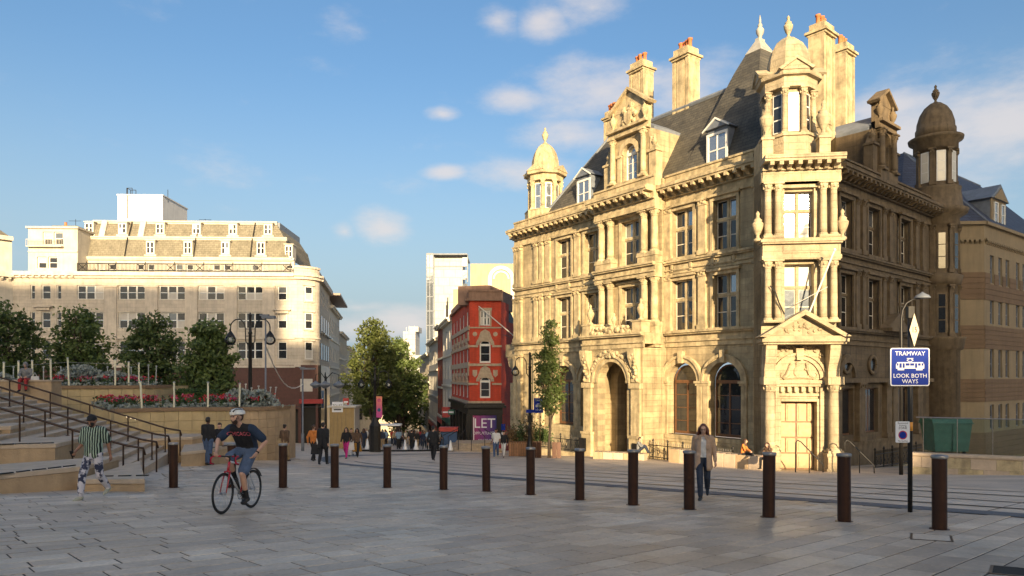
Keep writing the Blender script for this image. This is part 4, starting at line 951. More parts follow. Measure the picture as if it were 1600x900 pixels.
# storeys (tops of windows read off the photograph)
ROWS = [(445, 467), (487, 512), (533, 560)]
WH = [(pz(b), pz(a)) for a, b in ROWS]
zc = pz(430)
def sash_window(parent, F0, u, z0, z1, wd, n=-.22, m=M_WHITE, gl=None, lights=1, glaze=True):
    k = ('sw', round(wd, 2), round(z1-z0, 2), lights, m.name)
    h = z1-z0
    if k not in PC:
        b = MB(); e = .12 if wd > 1 else .09
        for i in range(lights+1): x = -wd/2+wd*i/lights; w = e if i in (0, lights) else .17; x0 = x if i == 0 else (x-w if i == lights else x-w/2); b.box(x0, x0+w, -.04, .06, 0, h)
        b.box(-wd/2, wd/2, -.04, .1, -.08, .06); b.box(-wd/2, wd/2, -.04, .05, h-e, h); b.box(-wd/2, wd/2, -.03, .045, h*.48, h*.48+.07)
        PC[k] = b.mesh('window', m)
    M = F0 @ T(u, n, z0); o = inst('window', PC[k], parent, M)
    pw = wd/lights
    for i in range(lights):
        for q in (0, 1):
            gm = gl or RNG.choice((M_GLASS, M_GLASS, M_GLASS, M_GLASS, M_GLASS, M_NET) if q == 0 else (M_GLASS, M_NET, M_GLASS, M_GLASSD, M_GLASS))
            inst('pane', pane(pw-.16, h*.44, gm), o, M @ T(-wd/2+pw*(i+.5), -.02, .05+q*(h*.48)))
    return o
tri = [pu(x) for x in (141, 206, 269, 330, 391)]
tw = (pu(120)-pu(162))
holes = lambda z0, z1, extra: [(u-1.62, u+1.62, z0, z1) for u in tri]+[(u-w/2, u+w/2, z0, z1) for u, w in extra]
u441 = pu(441)
b = MB(FB); lo = pz(720)
edges = [(pz(572), (WH[2][1]+WH[1][0])/2, WH[2]), ((WH[2][1]+WH[1][0])/2, (WH[1][1]+WH[0][0])/2, WH[1]), ((WH[1][1]+WH[0][0])/2, zc-.3, WH[0])]
left_ex = [(pu(72), 1.1), (pu(51), .55), (pu(92), .55)]
for a, c, (z0, z1) in edges: wall(b, UR, UL, a, c, -.5, 0, holes(z0, z1, [(u441, 1.15)]+left_ex))
b.build('wall', M_LIME, LB)
for (z0, z1) in WH:
    for u in tri: sash_window(LB, FB, u, z0, z1, 3.2, lights=3)
    sash_window(LB, FB, u441, z0, z1, 1.15)
    for u, w in left_ex: sash_window(LB, FB, u, z0, z1, w, gl=M_GLASS)
# quiet pilaster strips, string courses and the main cornice
for px in (173, 237, 299, 361, 420):
    u = pu(px); b = MB(FB); b.box(u-.75, u+.75, 0, .12, pz(572), zc-1.3); b.box(u-.85, u+.85, 0, .2, zc-1.45, zc-1.15); b.build('pilaster', M_LIMET, LB)
b = MB(FB); b.box(UR, UL, 0, .3, zc-.3, zc-.05); b.box(UR, UL, 0, .6, zc-.05, zc+.2); b.box(UR, UL, -.5, .45, zc+.2, zc+.45); b.build('cornice', M_LIMET, LB)
modillions(LB, FB, UM, UL, .75, .3, .58, zc-.3, zc-.06, M_LIMET)
for z in (pz(527), pz(572)): b = MB(FB); b.box(UR-.1, UL, 0, .18, z-.18, z+.1); b.build('string_course', M_LIMET, LB)
for px, z in ((68, pz(480)), (441, pz(484))):
    u = pu(px); b = MB(FB); b.box(u-1.1, u+1.1, 0, .45, z, z+.16); b.box(u-.8, u+.8, 0, .25, z-.35, z); b.build('window_hood', M_LIMET, LB)
# attic storey set back behind the iron rail
z_at = pz(398)
b = MB(FB); aw = [(pu(px), .85) for px in (144, 161, 206, 223, 268, 285, 328, 345, 389, 406, 445)]
wall(b, UR+.6, UM, zc+.3, z_at, -2.6, -2.1, [(u-.45, u+.45, pz(425), pz(407)) for u, w in aw]); b.box(UR+.6, UM, -2.3, -1.85, z_at-.2, z_at); b.build('attic_wall', M_RENDER, LB)
for u, w in aw: sash_window(LB, FB, u, pz(425), pz(407), .86, n=-2.3)
b = MB(FB); zr = zc+.45
b.box(pu(455), UM, .15, .2, zr+.96, zr+1.08); b.box(pu(455), UM, .15, .2, zr+.08, zr+.18)
n = int((UM-pu(455))/.16)
for i in range(n+1): u = pu(455)+(UM-pu(455))*i/n; b.box(u-.028, u+.028, .155, .195, zr, zr+1.0)
for i in range(0, n, 22):
    u = pu(455)+(UM-pu(455))*i/n
    for s in (0, 1): b.tube([(u, .175, zr+.12), (u+1.0, .175, zr+.98)] if s else [(u, .175, zr+.98), (u+1.0, .175, zr+.12)], .04, 4)
    b.box(u-.05, u+.05, .14, .21, zr, zr+1.25)
b.build('balcony_rail', M_BLACK, LB)
# two mansard storeys
zm0, zm1, zm2 = z_at, pz(363), pz(334)
uR1 = UR+1.2
b = MB(FB); b.add([(uR1, -2.0, zm0), (UM+1, -2.0, zm0), (UM+1, -2.9, zm1), (uR1+.7, -2.9, zm1), (uR1, -14, zm0), (uR1+.7, -14, zm1)], [(0, 1, 2, 3), (4, 0, 3, 5)])
b.add([(uR1+.9, -3.1, zm1+.12), (UL-6.5, -3.1, zm1+.12), (UL-7.6, -4.1, zm2), (uR1+2.3, -4.1, zm2), (uR1+.9, -14, zm1+.12), (uR1+2.3, -14, zm2), (UL-6.5, -14, zm1), (UL-7.6, -14, zm2)], [(0, 1, 2, 3), (4, 0, 3, 5), (1, 6, 7, 2), (3, 2, 7, 5)])
mr = b.build('mansard_roof', M_TILE, LB)
for z, n0, a, c in ((zm0, -1.9, UR+.9, UM+.5), (zm1, -2.75, uR1+.5, UM+1), (zm2, -3.95, uR1+2.1, UL-7.5)):
    b = MB(FB); b.box(a, c, n0-.5, n0+.12, z-.05, z+.15); b.box(a, c, n0-.3, n0+.0, z-.25, z-.05); b.build('eaves_band', M_RENDER, mr)
    k = int((c-a)/1.15)
def mans_window(u, z0, z1, n0, wd=1.1):
    b = MB(FB); b.box(u-wd/2, u+wd/2, n0-1.5, n0+.05, z0-.15, z1+.15); b.box(u-wd/2-.12, u+wd/2+.12, n0-1.5, n0+.15, z1+.15, z1+.27); b.box(u-wd/2-.2, u+wd/2+.2, n0-.5, n0+.16, z0-.35, z0-.15)
    d = b.build('dormer', M_RENDER, LB)
    k = sash_window(d, FB, u, z0, z1, wd-.15, n=n0+.09, lights=2)
for px in (116, 170, 231, 290, 349, 406): mans_window(pu(px), pz(355), pz(339), -3.3)
for px in (222, 282, 342, 399): mans_window(pu(px), pz(390), pz(371), -2.2)
mans_window(pu(443), pz(394), pz(376), -2.35, 1.0)
for px in (138, 201): u = pu(px); b = MB(FB); b.taper((u-.35, u+.35, -3.6, -2.85, zm1+.1), (u-.35, u+.35, -4.4, -3.7, zm2+.1)); b.build('party_wall', M_RENDER, mr)
for px in (182, 292, 383): u = pu(px); b = MB(FB); b.tube([(u, -1.85, zm0), (u, -2.65, zm1), (u, -2.9, zm1+.2), (u, -3.8, zm2)], .06, 5); b.build('drain_pipe', M_BLACK, mr)
b = MB(FB); b.box(UR+3, UL-8, -13.9, -4.2, zm2-1, zm2+.05); b.build('flat_roof', M_LEAD, LB)
# projecting pale block at the left end
uP0, uP1 = pu(122), pu(45)
b = MB(FB); wall(b, uP0, uP1, zc+.45, pz(393), -3, .1, [(pu(83)-.55, pu(83)+.55, pz(419), pz(401)), (pu(66)-.55, pu(66)+.55, pz(419), pz(401))]); wall(b, uP0, uP1, pz(393), pz(357), -3, .1, [(pu(92)-.55, pu(92)+.55, pz(382), pz(362)), (pu(75)-.55, pu(75)+.55, pz(382), pz(362))])
b.box(uP0-.2, uP1+.2, -3.2, .35, pz(357), pz(354)); b.box(uP0, uP1, .1, .2, pz(394), pz(392)); b.build('attic_block', M_RENDER, LB)
for px, a, c in ((83, 419, 401), (66, 419, 401), (92, 382, 362), (75, 382, 362)): sash_window(LB, FB, pu(px), pz(a), pz(c), 1.1, n=-.15)
b = MB(FB); z = pz(385); b.box(pu(101), pu(46), .1, .7, z-.12, z); b.box(pu(101), pu(46), .66, .7, z+.75, z+.8)
for i in range(24): u = pu(101)+(pu(46)-pu(101))*i/23; b.box(u-.015, u+.015, .665, .695, z, z+.75)
b.build('balcony', M_RENDER, LB)
# sloping left return of the block and the wing that runs back to the left
FB2 = frame(*((FB @ Vector((UL, 0, 0))).xy), -.62, -.78, .78, -.62)
b = MB(FB2); wall(b, 0, 26, pz(600), zc-.3, -.5, 0, [(2+3*i, 3.2+3*i, pz(467), pz(447)) for i in range(7)]); b.box(0, 26, -.5, .5, zc-.3, zc+.4); b.box(0, 26, -3, -.3, zc+.4, zc+4.2); b.box(0, 26, -.5, .2, zc+4.2, zc+4.7); b.build('wing_wall', M_RENDER, LB)
for i in range(7): sash_window(LB, FB2, 2.6+3*i, pz(467), pz(447), 1.15)
modillions(LB, FB2, 0, 20, .8, .0, .45, zc-.75, zc-.35, M_LIMET)
b = MB(FB2); b.add([(0, -.6, zc+4.7), (26, -.6, zc+4.7), (26, -5, zc+7.5), (2, -5, zc+7.5)], [(0, 1, 2, 3)]); b.build('wing_roof', M_TILE, LB)
b = MB(FB); u = pu(57); b.box(u-1.3, u+1.6, -8, -6, zm1, pz(338)); b.box(u-1.45, u+1.75, -8.1, -5.9, pz(338), pz(336)); ch = b.build('chimney', M_TILE, LB)
b = MB(FB); b.lathe([(.2, 0), (.16, .6), (.2, .65)], u+.6, -7, pz(336), 8); b.build('chimney_pot', M_POT, ch)
# rooftop tank room with aerial and rail
u0, u1 = pu(222)-.0, pu(147); zt = pz(286)
b = MB(FB); b.box(u0, u1, -13, -5.5, zm2-.5, zt); b.box(u0-.1, u1+.1, -13.1, -5.4, zt, zt+.15); tk = b.build('tank_room', M_TANK, LB)
b = MB(FB)
for du in (0, .7): b.tube([(pu(168)+du, -6, zt), (pu(168)+du, -6, zt+1.1)], .04, 5); b.tube([(pu(168)+du, -7, zt), (pu(168)+du, -7, zt+1.1)], .04, 5)
b.tube([(pu(168), -6, zt+1.1), (pu(168)+.7, -6, zt+1.1), (pu(168)+.7, -7, zt+1.1), (pu(168), -7, zt+1.1)], .04, 5); b.tube([(pu(168)+.35, -5.5, zt-3), (pu(168)+.35, -5.5, zt+.9)], .05, 5); b.build('roof_ladder', M_BLACK, tk)
b = MB(FB); b.tube([(pu(222), -7, zt-.5), (pu(222), -7, zt+1.2)], .04, 5); b.tube([(pu(285), -7, zm2), (pu(285), -7, zm2+1.1)], .03, 4); b.tube([(pu(285)-.8, -7, zm2+1), (pu(285)+.8, -7, zm2+1)], .025, 4); b.tube([(pu(66), -7, pz(336)), (pu(66), -7, pz(322))], .03, 4); b.tube([(pu(66)-.7, -7, pz(325)), (pu(66)+.9, -7, pz(325))], .025, 4); b.build('aerial', M_BLACK, LB)
# rounded right-hand corner and the side that runs back along the street
SV = Vector((-.178, 1)).normalized()
cx, cy = (FB @ Vector((UR, -2.6, 0))).xy
b = MB(); k = 7; a0 = math.atan2(FB[1][1], FB[0][1]); pts = [(cx+2.6*math.cos(a0+i*rad(80)/k), cy+2.6*math.sin(a0+i*rad(80)/k)) for i in range(k+1)]+[(cx, cy)]
b.prism(pts, pz(572), zc+1.1, 2); crn = b.build('rounded_corner', M_LIME, LB)
for (za, zb, ro) in ((zc-.3, zc+.05, .35), (zc+.05, zc+.3, .6), (zc+1.1, zc+1.35, .15), (pz(573), pz(570), .18), (pz(528), pz(526), .15)):
    b = MB(); b.prism([(cx+(2.6+ro)*math.cos(a0+i*rad(80)/k), cy+(2.6+ro)*math.sin(a0+i*rad(80)/k)) for i in range(k+1)]+[(cx, cy)], za, zb, 2); b.build('cornice', M_LIMET, crn)
am = a0+rad(38); FC = Matrix(((math.sin(am), math.cos(am), 0, cx), (-math.cos(am), math.sin(am), 0, cy), (0, 0, 1, 0), (0, 0, 0, 1)))
for (z0, z1) in WH:
    sash_window(LB, FC, 0, z0, z1, 1.0, n=2.63); b = MB(FC); b.box(-.75, .75, 2.5, 2.75, z1+.1, z1+.3); b.box(-.65, .65, 2.5, 2.72, z0-.25, z0-.1); b.build('window_surround', M_LIMET, crn)
FS = frame(cx+2.6*math.cos(a0+rad(80)), cy+2.6*math.sin(a0+rad(80)), SV.x, SV.y, SV.y, -SV.x)
b = MB(FS); wall(b, 0, 16, pz(572), zc-.3, -4, 0, [(2+3.4*i, 3.4+3.4*i, z0, z1) for i in range(4) for (z0, z1) in WH[:1]]); b.box(0, 16, -1, .5, zc-.3, zc+.4); b.box(0, 16, -4, -.2, zc+.4, zc+1.3); b.build('side_wall', M_LIME, LB)
for i in range(4): sash_window(LB, FS, 2.7+3.4*i, *WH[0], 1.3, n=-.15)
b = MB(FS)
for i in range(4):
    u = 2.7+3.4*i
    for (z0, z1) in WH[1:]: b.box(u-.7, u+.7, .002, .06, z0, z1)
    b.box(u-1, u+1, 0, .6, WH[1][0]-.5, WH[1][0]-.3)
b.build('bay_window', M_GLASS, LB)
# granite ground floor
zg = pz(570); base = g(-26, 87)-.5
b = MB(FB); wall(b, pu(497), pu(413), base, zg, -.6, .05, [(pu(482)-.9, pu(482)+.9, base, pz(632), ), (pu(456)-.8, pu(456)+.8, base, pz(640))]); b.box(pu(413), UL, -.6, 0, base, zg)
gf = b.build('granite_ground_floor', M_BROWN, LB)
b = MB(FB); b.box(pu(497), pu(413), -1.6, -.9, base, zg); b.build('doorway', M_DARKIN, gf)
b = MB(FB); u = pu(479); b.box(u-.75, u+.75, .05, .1, pz(612), pz(592)); b.build('wall_light_panel', M_NET, gf)
b = MB(FB); u = pu(484); b.box(u-1.7, u+1.2, .05, .5, pz(631), pz(624)); b.build('shop_fascia', mat('red_fascia', (.30, .02, .02), .5), gf)
b = MB(FS); b.box(0, 16, -1, .05, base-1.5, zg); b.build('granite_ground_floor', M_BROWN, LB)
b = MB(FB); b.box(pu(440), pu(250), .3, .5, pz(660), pz(630)); b.build('shopfront', M_WOOD, gf)
# ------------------------------------------------------------------ buildings along the street beyond, and the block on the right
def text_mesh(body, size, mat_, ext=.004, align='CENTER', space=1.0):
    cu = bpy.data.curves.new('lettering', 'FONT'); cu.body = body; cu.size = size; cu.extrude = ext; cu.align_x = align; cu.align_y = 'CENTER'; cu.space_character = space; cu.resolution_u = 2
    o = bpy.data.objects.new('lettering', cu); COL.objects.link(o)
    me = bpy.data.meshes.new_from_object(o.evaluated_get(bpy.context.evaluated_depsgraph_get()))
    bpy.data.objects.remove(o); bpy.data.curves.remove(cu); me.materials.clear(); me.materials.append(mat_); me.name = 'lettering'; return me
UPR = Matrix(((1, 0, 0, 0), (0, 0, -1, 0), (0, 1, 0, 0), (0, 0, 0, 1)))      # lettering stands up and faces -y
def lettering(parent, F0, u, n, w, body, size, m, sx=1.0, **k):
    """text standing on a face whose frame is (u, n, w); u runs to the right"""
    U = F0.to_3x3() @ Vector((1, 0, 0)); Nn = F0.to_3x3() @ Vector((0, 1, 0)); p = F0 @ Vector((u, n, w))
    M = Matrix(((U.x*sx, 0, Nn.x, p.x), (U.y*sx, 0, Nn.y, p.y), (0, 1, 0, p.z), (0, 0, 0, 1)))
    return inst('lettering', text_mesh(body, size, m, **k), parent, M)
M_RED = coursed('red_brick', (.66, .065, .022), (.56, .052, .018), (.4, .07, .04), 1, 0, .23, .075, .8, .01, .3, .3, .3)
M_CREAM = mat('cream_stone_dressing', (.46, .36, .25), .8, .3, 4, .2)
M_GREYST = mat('grey_parapet_stone', (.31, .19, .13), .85, .3, 1.5, streak=.3)
M_SHOP = mat('black_shopfront', (.014, .013, .012), .35, .3, 3)
M_TXT = mat('white_lettering', (.8, .8, .8), .6, .04)
RB = thing('red_corner_building', (-2, 63, g(-2, 62)), 'narrow red brick corner building with cream arched windows over a black shopfront', 'building')
D0 = 62.0; rb0 = g(-3, D0)-.4
FRD = frame(-3.75, D0, 1, .02, .02, -1)
def ru(px): return (px-800)/F*D0+3.75
def rz_(py): return zat(py, D0)
WR = ru(783)
b = MB(FRD); cw = ru(758)
wall(b, 0, WR, rz_(632), rz_(575), -.4, 0, [(cw-.48, cw+.48, rz_(622), rz_(596), 'arch')])
wall(b, 0, WR, rz_(575), rz_(516), -.4, 0, [(cw-.5, cw+.5, rz_(567), rz_(539), 'arch')])
wall(b, 0, WR, rz_(516), rz_(470), -.4, 0, [(cw-.42, cw+.42, rz_(508), rz_(485))])
b.build('front_wall', M_RED, RB)
arch_window(RB, FRD, cw, rz_(622), .9, rz_(596), -.15, M_WHITE, M_GLASS, (0, 2)); arch_window(RB, FRD, cw, rz_(567), .95, rz_(539), -.15, M_WHITE, M_GLASS, (0, 2))
sash_window(RB, FRD, cw, rz_(508), rz_(485), .84, n=-.1, lights=3)
b = MB(FRD); b.box(cw-.6, cw+.6, 0, .06, rz_(485), rz_(481)); b.box(cw-.56, cw-.43, 0, .05, rz_(510), rz_(485)); b.box(cw+.43, cw+.56, 0, .05, rz_(510), rz_(485)); b.build('window_surround', M_CREAM, RB)
for z, zs, r in ((rz_(596), rz_(580), .5), (rz_(539), rz_(520), .52)):
    b = MB(FRD); b.ring(r, r+.3, 0, .08, cw, z, k=10); b.prism([(cw-.7, z+.3), (cw+.7, z+.3), (cw+.4, z+1.15), (cw, z+1.4), (cw-.4, z+1.15)], 0, .05); b.build('arch_surround', M_CREAM, RB)
for px in (742, 774):
    u = ru(px)
    b = MB(FRD); b.prism([(u+.2*math.cos(math.pi*i/8), rz_(522)+.2*math.sin(math.pi*i/8)) for i in range(16)], 0, .06); b.build('roundel', M_CREAM, RB)
    b = MB(FRD); z = rz_(586); b.prism([(u-.2, z+.45), (u-.2, z), (u, z-.2), (u+.2, z), (u+.2, z+.45)], 0, .06); b.build('shield', M_CREAM, RB)
for py, h in ((570, .22), (541, .18), (600, .16), (629, .25), (512, .12)):
    z = rz_(py)
    for a, c in ((-.05, cw-.62), (cw+.62, WR+.05)) if py in (541, 600) else ((-.05, WR+.05),): b = MB(FRD); b.box(a, c, 0, .1, z-h/2, z+h/2); b.build('stone_band', M_CREAM, RB)
b = MB(FRD); b.box(-.1, WR+.1, -.4, .25, rz_(470), rz_(467)); b.box(-.05, WR+.05, -.4, .12, rz_(467), rz_(456)); b.box(-.12, WR+.12, -.4, .2, rz_(456), rz_(453)); b.build('parapet', M_GREYST, RB)
# right flank, running back past the post office
FRE = frame(*((FRD @ Vector((WR, 0, 0))).xy), .25, .97, .97, -.25)
b = MB(FRE); b.box(0, 8, -3, 0, rb0, rz_(500)); b.box(0, 3, -3, -.1, rz_(500), rz_(470)); b.build('side_wall', M_RED, RB)
b = MB(FRE); b.add([(.4, .02, rz_(523)), (8, .02, rz_(523)), (8, -1.2, rz_(475)), (.4, -1.2, rz_(475))], [(0, 1, 2, 3)]); b.box(.4, 8, -3, -.05, rz_(523), rz_(515)); b.build('side_roof', M_SLATE, RB)
b = MB(FRE); b.box(-.05, 8, -4, -1, rz_(475), rz_(445)); b.build('rear_parapet', M_GREYST, RB)
# flank along the street
SN = Vector((-SV.y, SV.x))
FST = frame(-3.75, D0, SV.x, SV.y, SN.x, SN.y)
b = MB(FST)
for (a, c, w0, w1) in ((rz_(632), rz_(575), rz_(622), rz_(600)), (rz_(575), rz_(516), rz_(567), rz_(545)), (rz_(516), rz_(470), rz_(508), rz_(485))):
    wall(b, 0, 17, a, c, -.4, 0, [(1.2+3.2*i, 2.4+3.2*i, w0, w1) for i in range(5)])
b.build('street_wall', M_RED, RB)
for i in range(5):
    for w0, w1 in ((622, 600), (567, 545), (508, 485)): sash_window(RB, FST, 1.8+3.2*i, rz_(w0), rz_(w1), 1.2, n=-.12)
    for py in (590, 535): b = MB(FST); b.ring(.62, .95, 0, .14, 1.8+3.2*i, rz_(py+9), k=8); b.build('arch_surround', M_CREAM, RB)
for py, h in ((570, .5), (541, .3), (600, .25), (629, .25), (512, .4)): b = MB(FST); b.box(0, 17, 0, .12, rz_(py)-h/2, rz_(py)+h/2); b.build('stone_band', M_CREAM, RB)
for py in (580, 525):
    for i in range(5): b = MB(FST); b.box(.2+3.2*i, 1.0+3.2*i, 0, .1, rz_(py)-.4, rz_(py)+.4); b.build('carved_panel', M_CREAM, RB)
b = MB(FST); b.box(0, 17, -.4, .3, rz_(470), rz_(466)); b.box(0, 17, -.4, .1, rz_(466), rz_(457)); b.build('parapet', M_GREYST, RB)
# black shopfront with the letting hoarding
b = MB(FRD); b.box(-.25, WR+.3, -.4, .35, rz_(634), rz_(630)); b.box(-.4, WR+.45, -.4, .55, rz_(637), rz_(634)); b.box(-.1, WR+.15, -.4, .2, rz_(648), rz_(637)); b.box(-.25, .0, -.2, .25, rb0, rz_(648)); b.box(.05, .3, -.2, .1, rb0, rz_(648)); b.box(WR-.35, WR+.1, -.2, .2, rb0, rz_(648)); b.box(0, WR, -.4, -.02, rb0, rz_(648)); sf = b.build('shopfront', M_SHOP, RB)
b = MB(FST); b.box(.0, 17, -.3, .4, rz_(637), rz_(631)); b.box(0, 17, -.3, .15, rz_(648), rz_(637))
for i in range(6): b.box(.1+3.2*i, .6+3.2*i, -.2, .25, rb0-1.5, rz_(648))
b.box(0, 17, -.4, -.15, rb0-1.5, rz_(648)); b.build('shopfront', M_SHOP, RB)
def gradmat(name, c0, c1, f0, ax, p0, p1):
    m, t, bs = newmat(name); Nn = t.nodes; L = t.links
    dt = Nn.new('ShaderNodeVectorMath'); dt.operation = 'DOT_PRODUCT'; L.new(Nn.new('ShaderNodeNewGeometry').outputs['Position'], dt.inputs[0]); dt.inputs[1].default_value = ax
    mr = Nn.new('ShaderNodeMapRange'); L.new(dt.outputs['Value'], mr.inputs[0]); mr.inputs[1].default_value = p0; mr.inputs[2].default_value = p1
    cr = Nn.new('ShaderNodeValToRGB'); L.new(mr.outputs[0], cr.inputs[0]); cr.color_ramp.elements[0].color = (*c0, 1); cr.color_ramp.elements[1].color = (*c1, 1)
    if f0: e = cr.color_ramp.elements.new(.5); e.color = (*f0, 1)
    L.new(cr.outputs[0], bs.inputs['Base Color']); bs.inputs['Roughness'].default_value = .45; return m
h0, h1 = ru(733)+.1, ru(776); M_HOARD = gradmat('printed_hoarding', (.42, .04, .14), (.015, .02, .16), (.2, .04, .22), (1, 0, 0), h0-3.75, h1-3.75)
n = 5
for i in range(n): b = MB(FRD); a, c = h0+(h1-h0)*i/n, h0+(h1-h0)*(i+1)/n-.02; b.box(a, c, -.02, .05, rz_(696), rz_(649)); hp = b.build('hoarding_panel', M_HOARD, sf)
hc = (h0+h1)/2+.1
lettering(sf, FRD, hc, .054, rz_(662), 'LET', 1.2, M_TXT, sx=1.0); lettering(sf, FRD, hc, .054, rz_(677), 'OPPORTUNITY', .36, M_TXT, sx=.82); lettering(sf, FRD, hc+.1, .054, rz_(688), '020 900 090', .3, M_TXT, sx=.9)
b = MB(FRD); b.box(.34, .42, .1, .12, rz_(690), rz_(652)); b.build('window_sticker', M_TXT, sf)
# flagpole leaning out of the red front
b = MB(FRD); b.tube([(ru(748), .35, rz_(479)), (ru(806), -.2, rz_(527))], .05, 6); b.build('flagpole', M_WHITE, RB)
# stepped, railed entrance
def front_steps():
    t = thing('entrance_steps', atd(727, 55), 'curved stone steps with thin black handrails below the letting hoarding', 'steps')
    p = atd(727, 55); zb = p.z
    for k in range(4):
        r = 2.6-.4*k; b = MB(); b.prism([(p.x+.4+r*1.05*math.cos(math.pi+math.pi*i/12), p.y+3.6+r*math.sin(math.pi+math.pi*i/12)) for i in range(13)]+[(p.x+.4+r*1.05, p.y+5.5), (p.x+.4-r*1.05, p.y+5.5)], zb-.6, zb+.16*(k+1)-.2, 2); b.build('step', M_CREAM, t)
    for i in range(6):
        a = math.pi*(1.08+.14*i); x, y = p.x+.4+2.5*math.cos(a), p.y+3.6+2.3*math.sin(a); b = MB(); b.tube([(x, y, zb-.3), (x, y, zb+1.05)], .03, 5); x2, y2 = p.x+.4+1.2*math.cos(a), p.y+3.6+1.1*math.sin(a); b.tube([(x, y, zb+1.05), (x2, y2, zb+1.6)], .03, 5); b.build('handrail', M_BLACK, t)
front_steps()
def terrace(name, label, k0, k1, ztop, wallm, base_m, F0, rows, bay, wd, ht, corn=M_CREAMW, shop=True, roof=None, depth=10, sign=None):
    """one terraced building on a street side between two distances along it"""
    p = F0 @ Vector(((k0+k1)/2, 0, 0)); gz = min(g(*(F0 @ Vector((k0, 0, 0))).xy), g(*(F0 @ Vector((k1, 0, 0))).xy))
    t = thing(name, (p.x, p.y, gz), label, 'building')
    zs = gz+4.2; hh = (ztop-.8-zs)/rows; b = MB(F0); nb = max(1, int((k1-k0)/bay))
    cs = [k0+(k1-k0)*(i+.5)/nb for i in range(nb)]
    for r in range(rows): wall(b, k0+.03, k1-.03, zs+hh*r, zs+hh*(r+1), -.4, 0, [(c-wd/2, c+wd/2, zs+hh*r+hh*.22, zs+hh*r+hh*.22+min(ht, hh*.65)) for c in cs])
    b.box(k0+.03, k1-.03, -depth, -.4, gz-2, ztop-.4); b.box(k0+.03, k1-.03, -.4, 0, ztop-.8, ztop); b.build('wall', wallm, t)
    for r in range(rows):
        for c in cs: sash_window(t, F0, c, zs+hh*r+hh*.22, zs+hh*r+hh*.22+min(ht, hh*.65), wd, n=-.2)
        b = MB(F0); b.box(k0+.03, k1-.03, 0, .15, zs+hh*r-.15, zs+hh*r+.1); b.build('string_course', corn, t)
    b = MB(F0); b.box(k0, k1, 0, .45, ztop-.6, ztop-.35); b.box(k0, k1, 0, .65, ztop-.35, ztop-.15); b.build('cornice', corn, t)
    b = MB(F0); b.box(k0+.03, k1-.03, -.5, .1, zs-1.0, zs-.2); b.box(k0+.03, k0+.5, -.4, .15, gz-2, zs-1); b.box(k1-.5, k1-.03, -.4, .15, gz-2, zs-1); b.box(k0+.5, k1-.5, -.6, -.3, gz-2, zs-1); sh = b.build('shopfront', base_m, t)
    if sign: b = MB(F0); b.box(k0+.8, k1-.8, .1, .2, zs-.9, zs-.3); b.build('shop_sign', sign, sh)
    if roof: b = MB(F0); b.add([(k0+.05, -.2, ztop), (k1-.05, -.2, ztop), (k1-.05, -5, ztop+3), (k0+.05, -5, ztop+3)], [(0, 1, 2, 3)]); b.build('roof', roof, t)
    return t
M_SIGNR = mat('red_shop_sign', (.42, .05, .04), .5); M_SIGNG = mat('green_shop_sign', (.03, .12, .08), .5); M_SIGNB = mat('blue_shop_sign', (.04, .09, .2), .5)
M_WSTUC = mat('white_stucco', (.6, .56, .48), .8, .15, .8, streak=.25); M_BSTUC = mat('buff_stucco', (.48, .42, .32), .8, .2, .8, streak=.3); M_RED2 = mat('weathered_red_brick', (.28, .07, .035), .85, .3, 1.2)
ztp = zat(495, 80)
terrace('white_terrace_house', 'white stuccoed street building next to the red brick corner', 17.1, 30, ztp, M_WSTUC, M_SHOP, FST, 3, 3.4, 1.3, 2.2, sign=M_SIGNG)
terrace('brick_terrace_house', 'slim red-brown brick street building between two pale ones', 30.1, 39, ztp+.3, M_RED2, M_SHOP, FST, 3, 3.2, 1.2, 2.0, sign=M_SIGNR)
terrace('cream_terrace_house', 'cream street building beyond the slim brick one, under the glass tower', 39.1, 60, ztp-1.0, M_WSTUC, M_SHOP, FST, 3, 3.4, 1.3, 2.2, sign=M_SIGNR)
terrace('distant_terrace_house', 'buff street building farthest down the right of the street', 60.1, 95, ztp-2.5, M_BSTUC, M_SHOP, FST, 3, 3.6, 1.3, 2.2)
# left side of the street
FSL = frame(*((FS @ Vector((16.2, 0, 0))).xy), SV.x, SV.y, SV.y, -SV.x)
zt2 = zat(482, 112)
tw_ = terrace('white_eaves_building', 'white street building with a dark oversailing roof slab next to the office block', 0, 22, zt2, M_WSTUC, M_SHOP, FSL, 4, 3.6, 1.4, 2.2, sign=M_SIGNR)
b = MB(FSL); b.box(-.6, 19, -6, 1.6, zt2+1.3, zt2+1.6); b.build('roof_slab', M_WOOD, tw_); b = MB(FSL); b.box(.5, 18, -5, -.5, zt2, zt2+1.3); b.build('roof_storey', M_WSTUC, tw_)
terrace('balustraded_street_building', 'pale street building with balconies half hidden by the street tree', 22.1, 46, zt2-2.5, M_BSTUC, M_SHOP, FSL, 4, 3.6, 1.4, 2.2, sign=M_SIGNB)
terrace('far_left_street_building', 'buff street building farthest down the left of the street', 46.1, 90, zt2-4, M_BSTUC, M_SHOP, FSL, 3, 3.6, 1.3, 2.2)
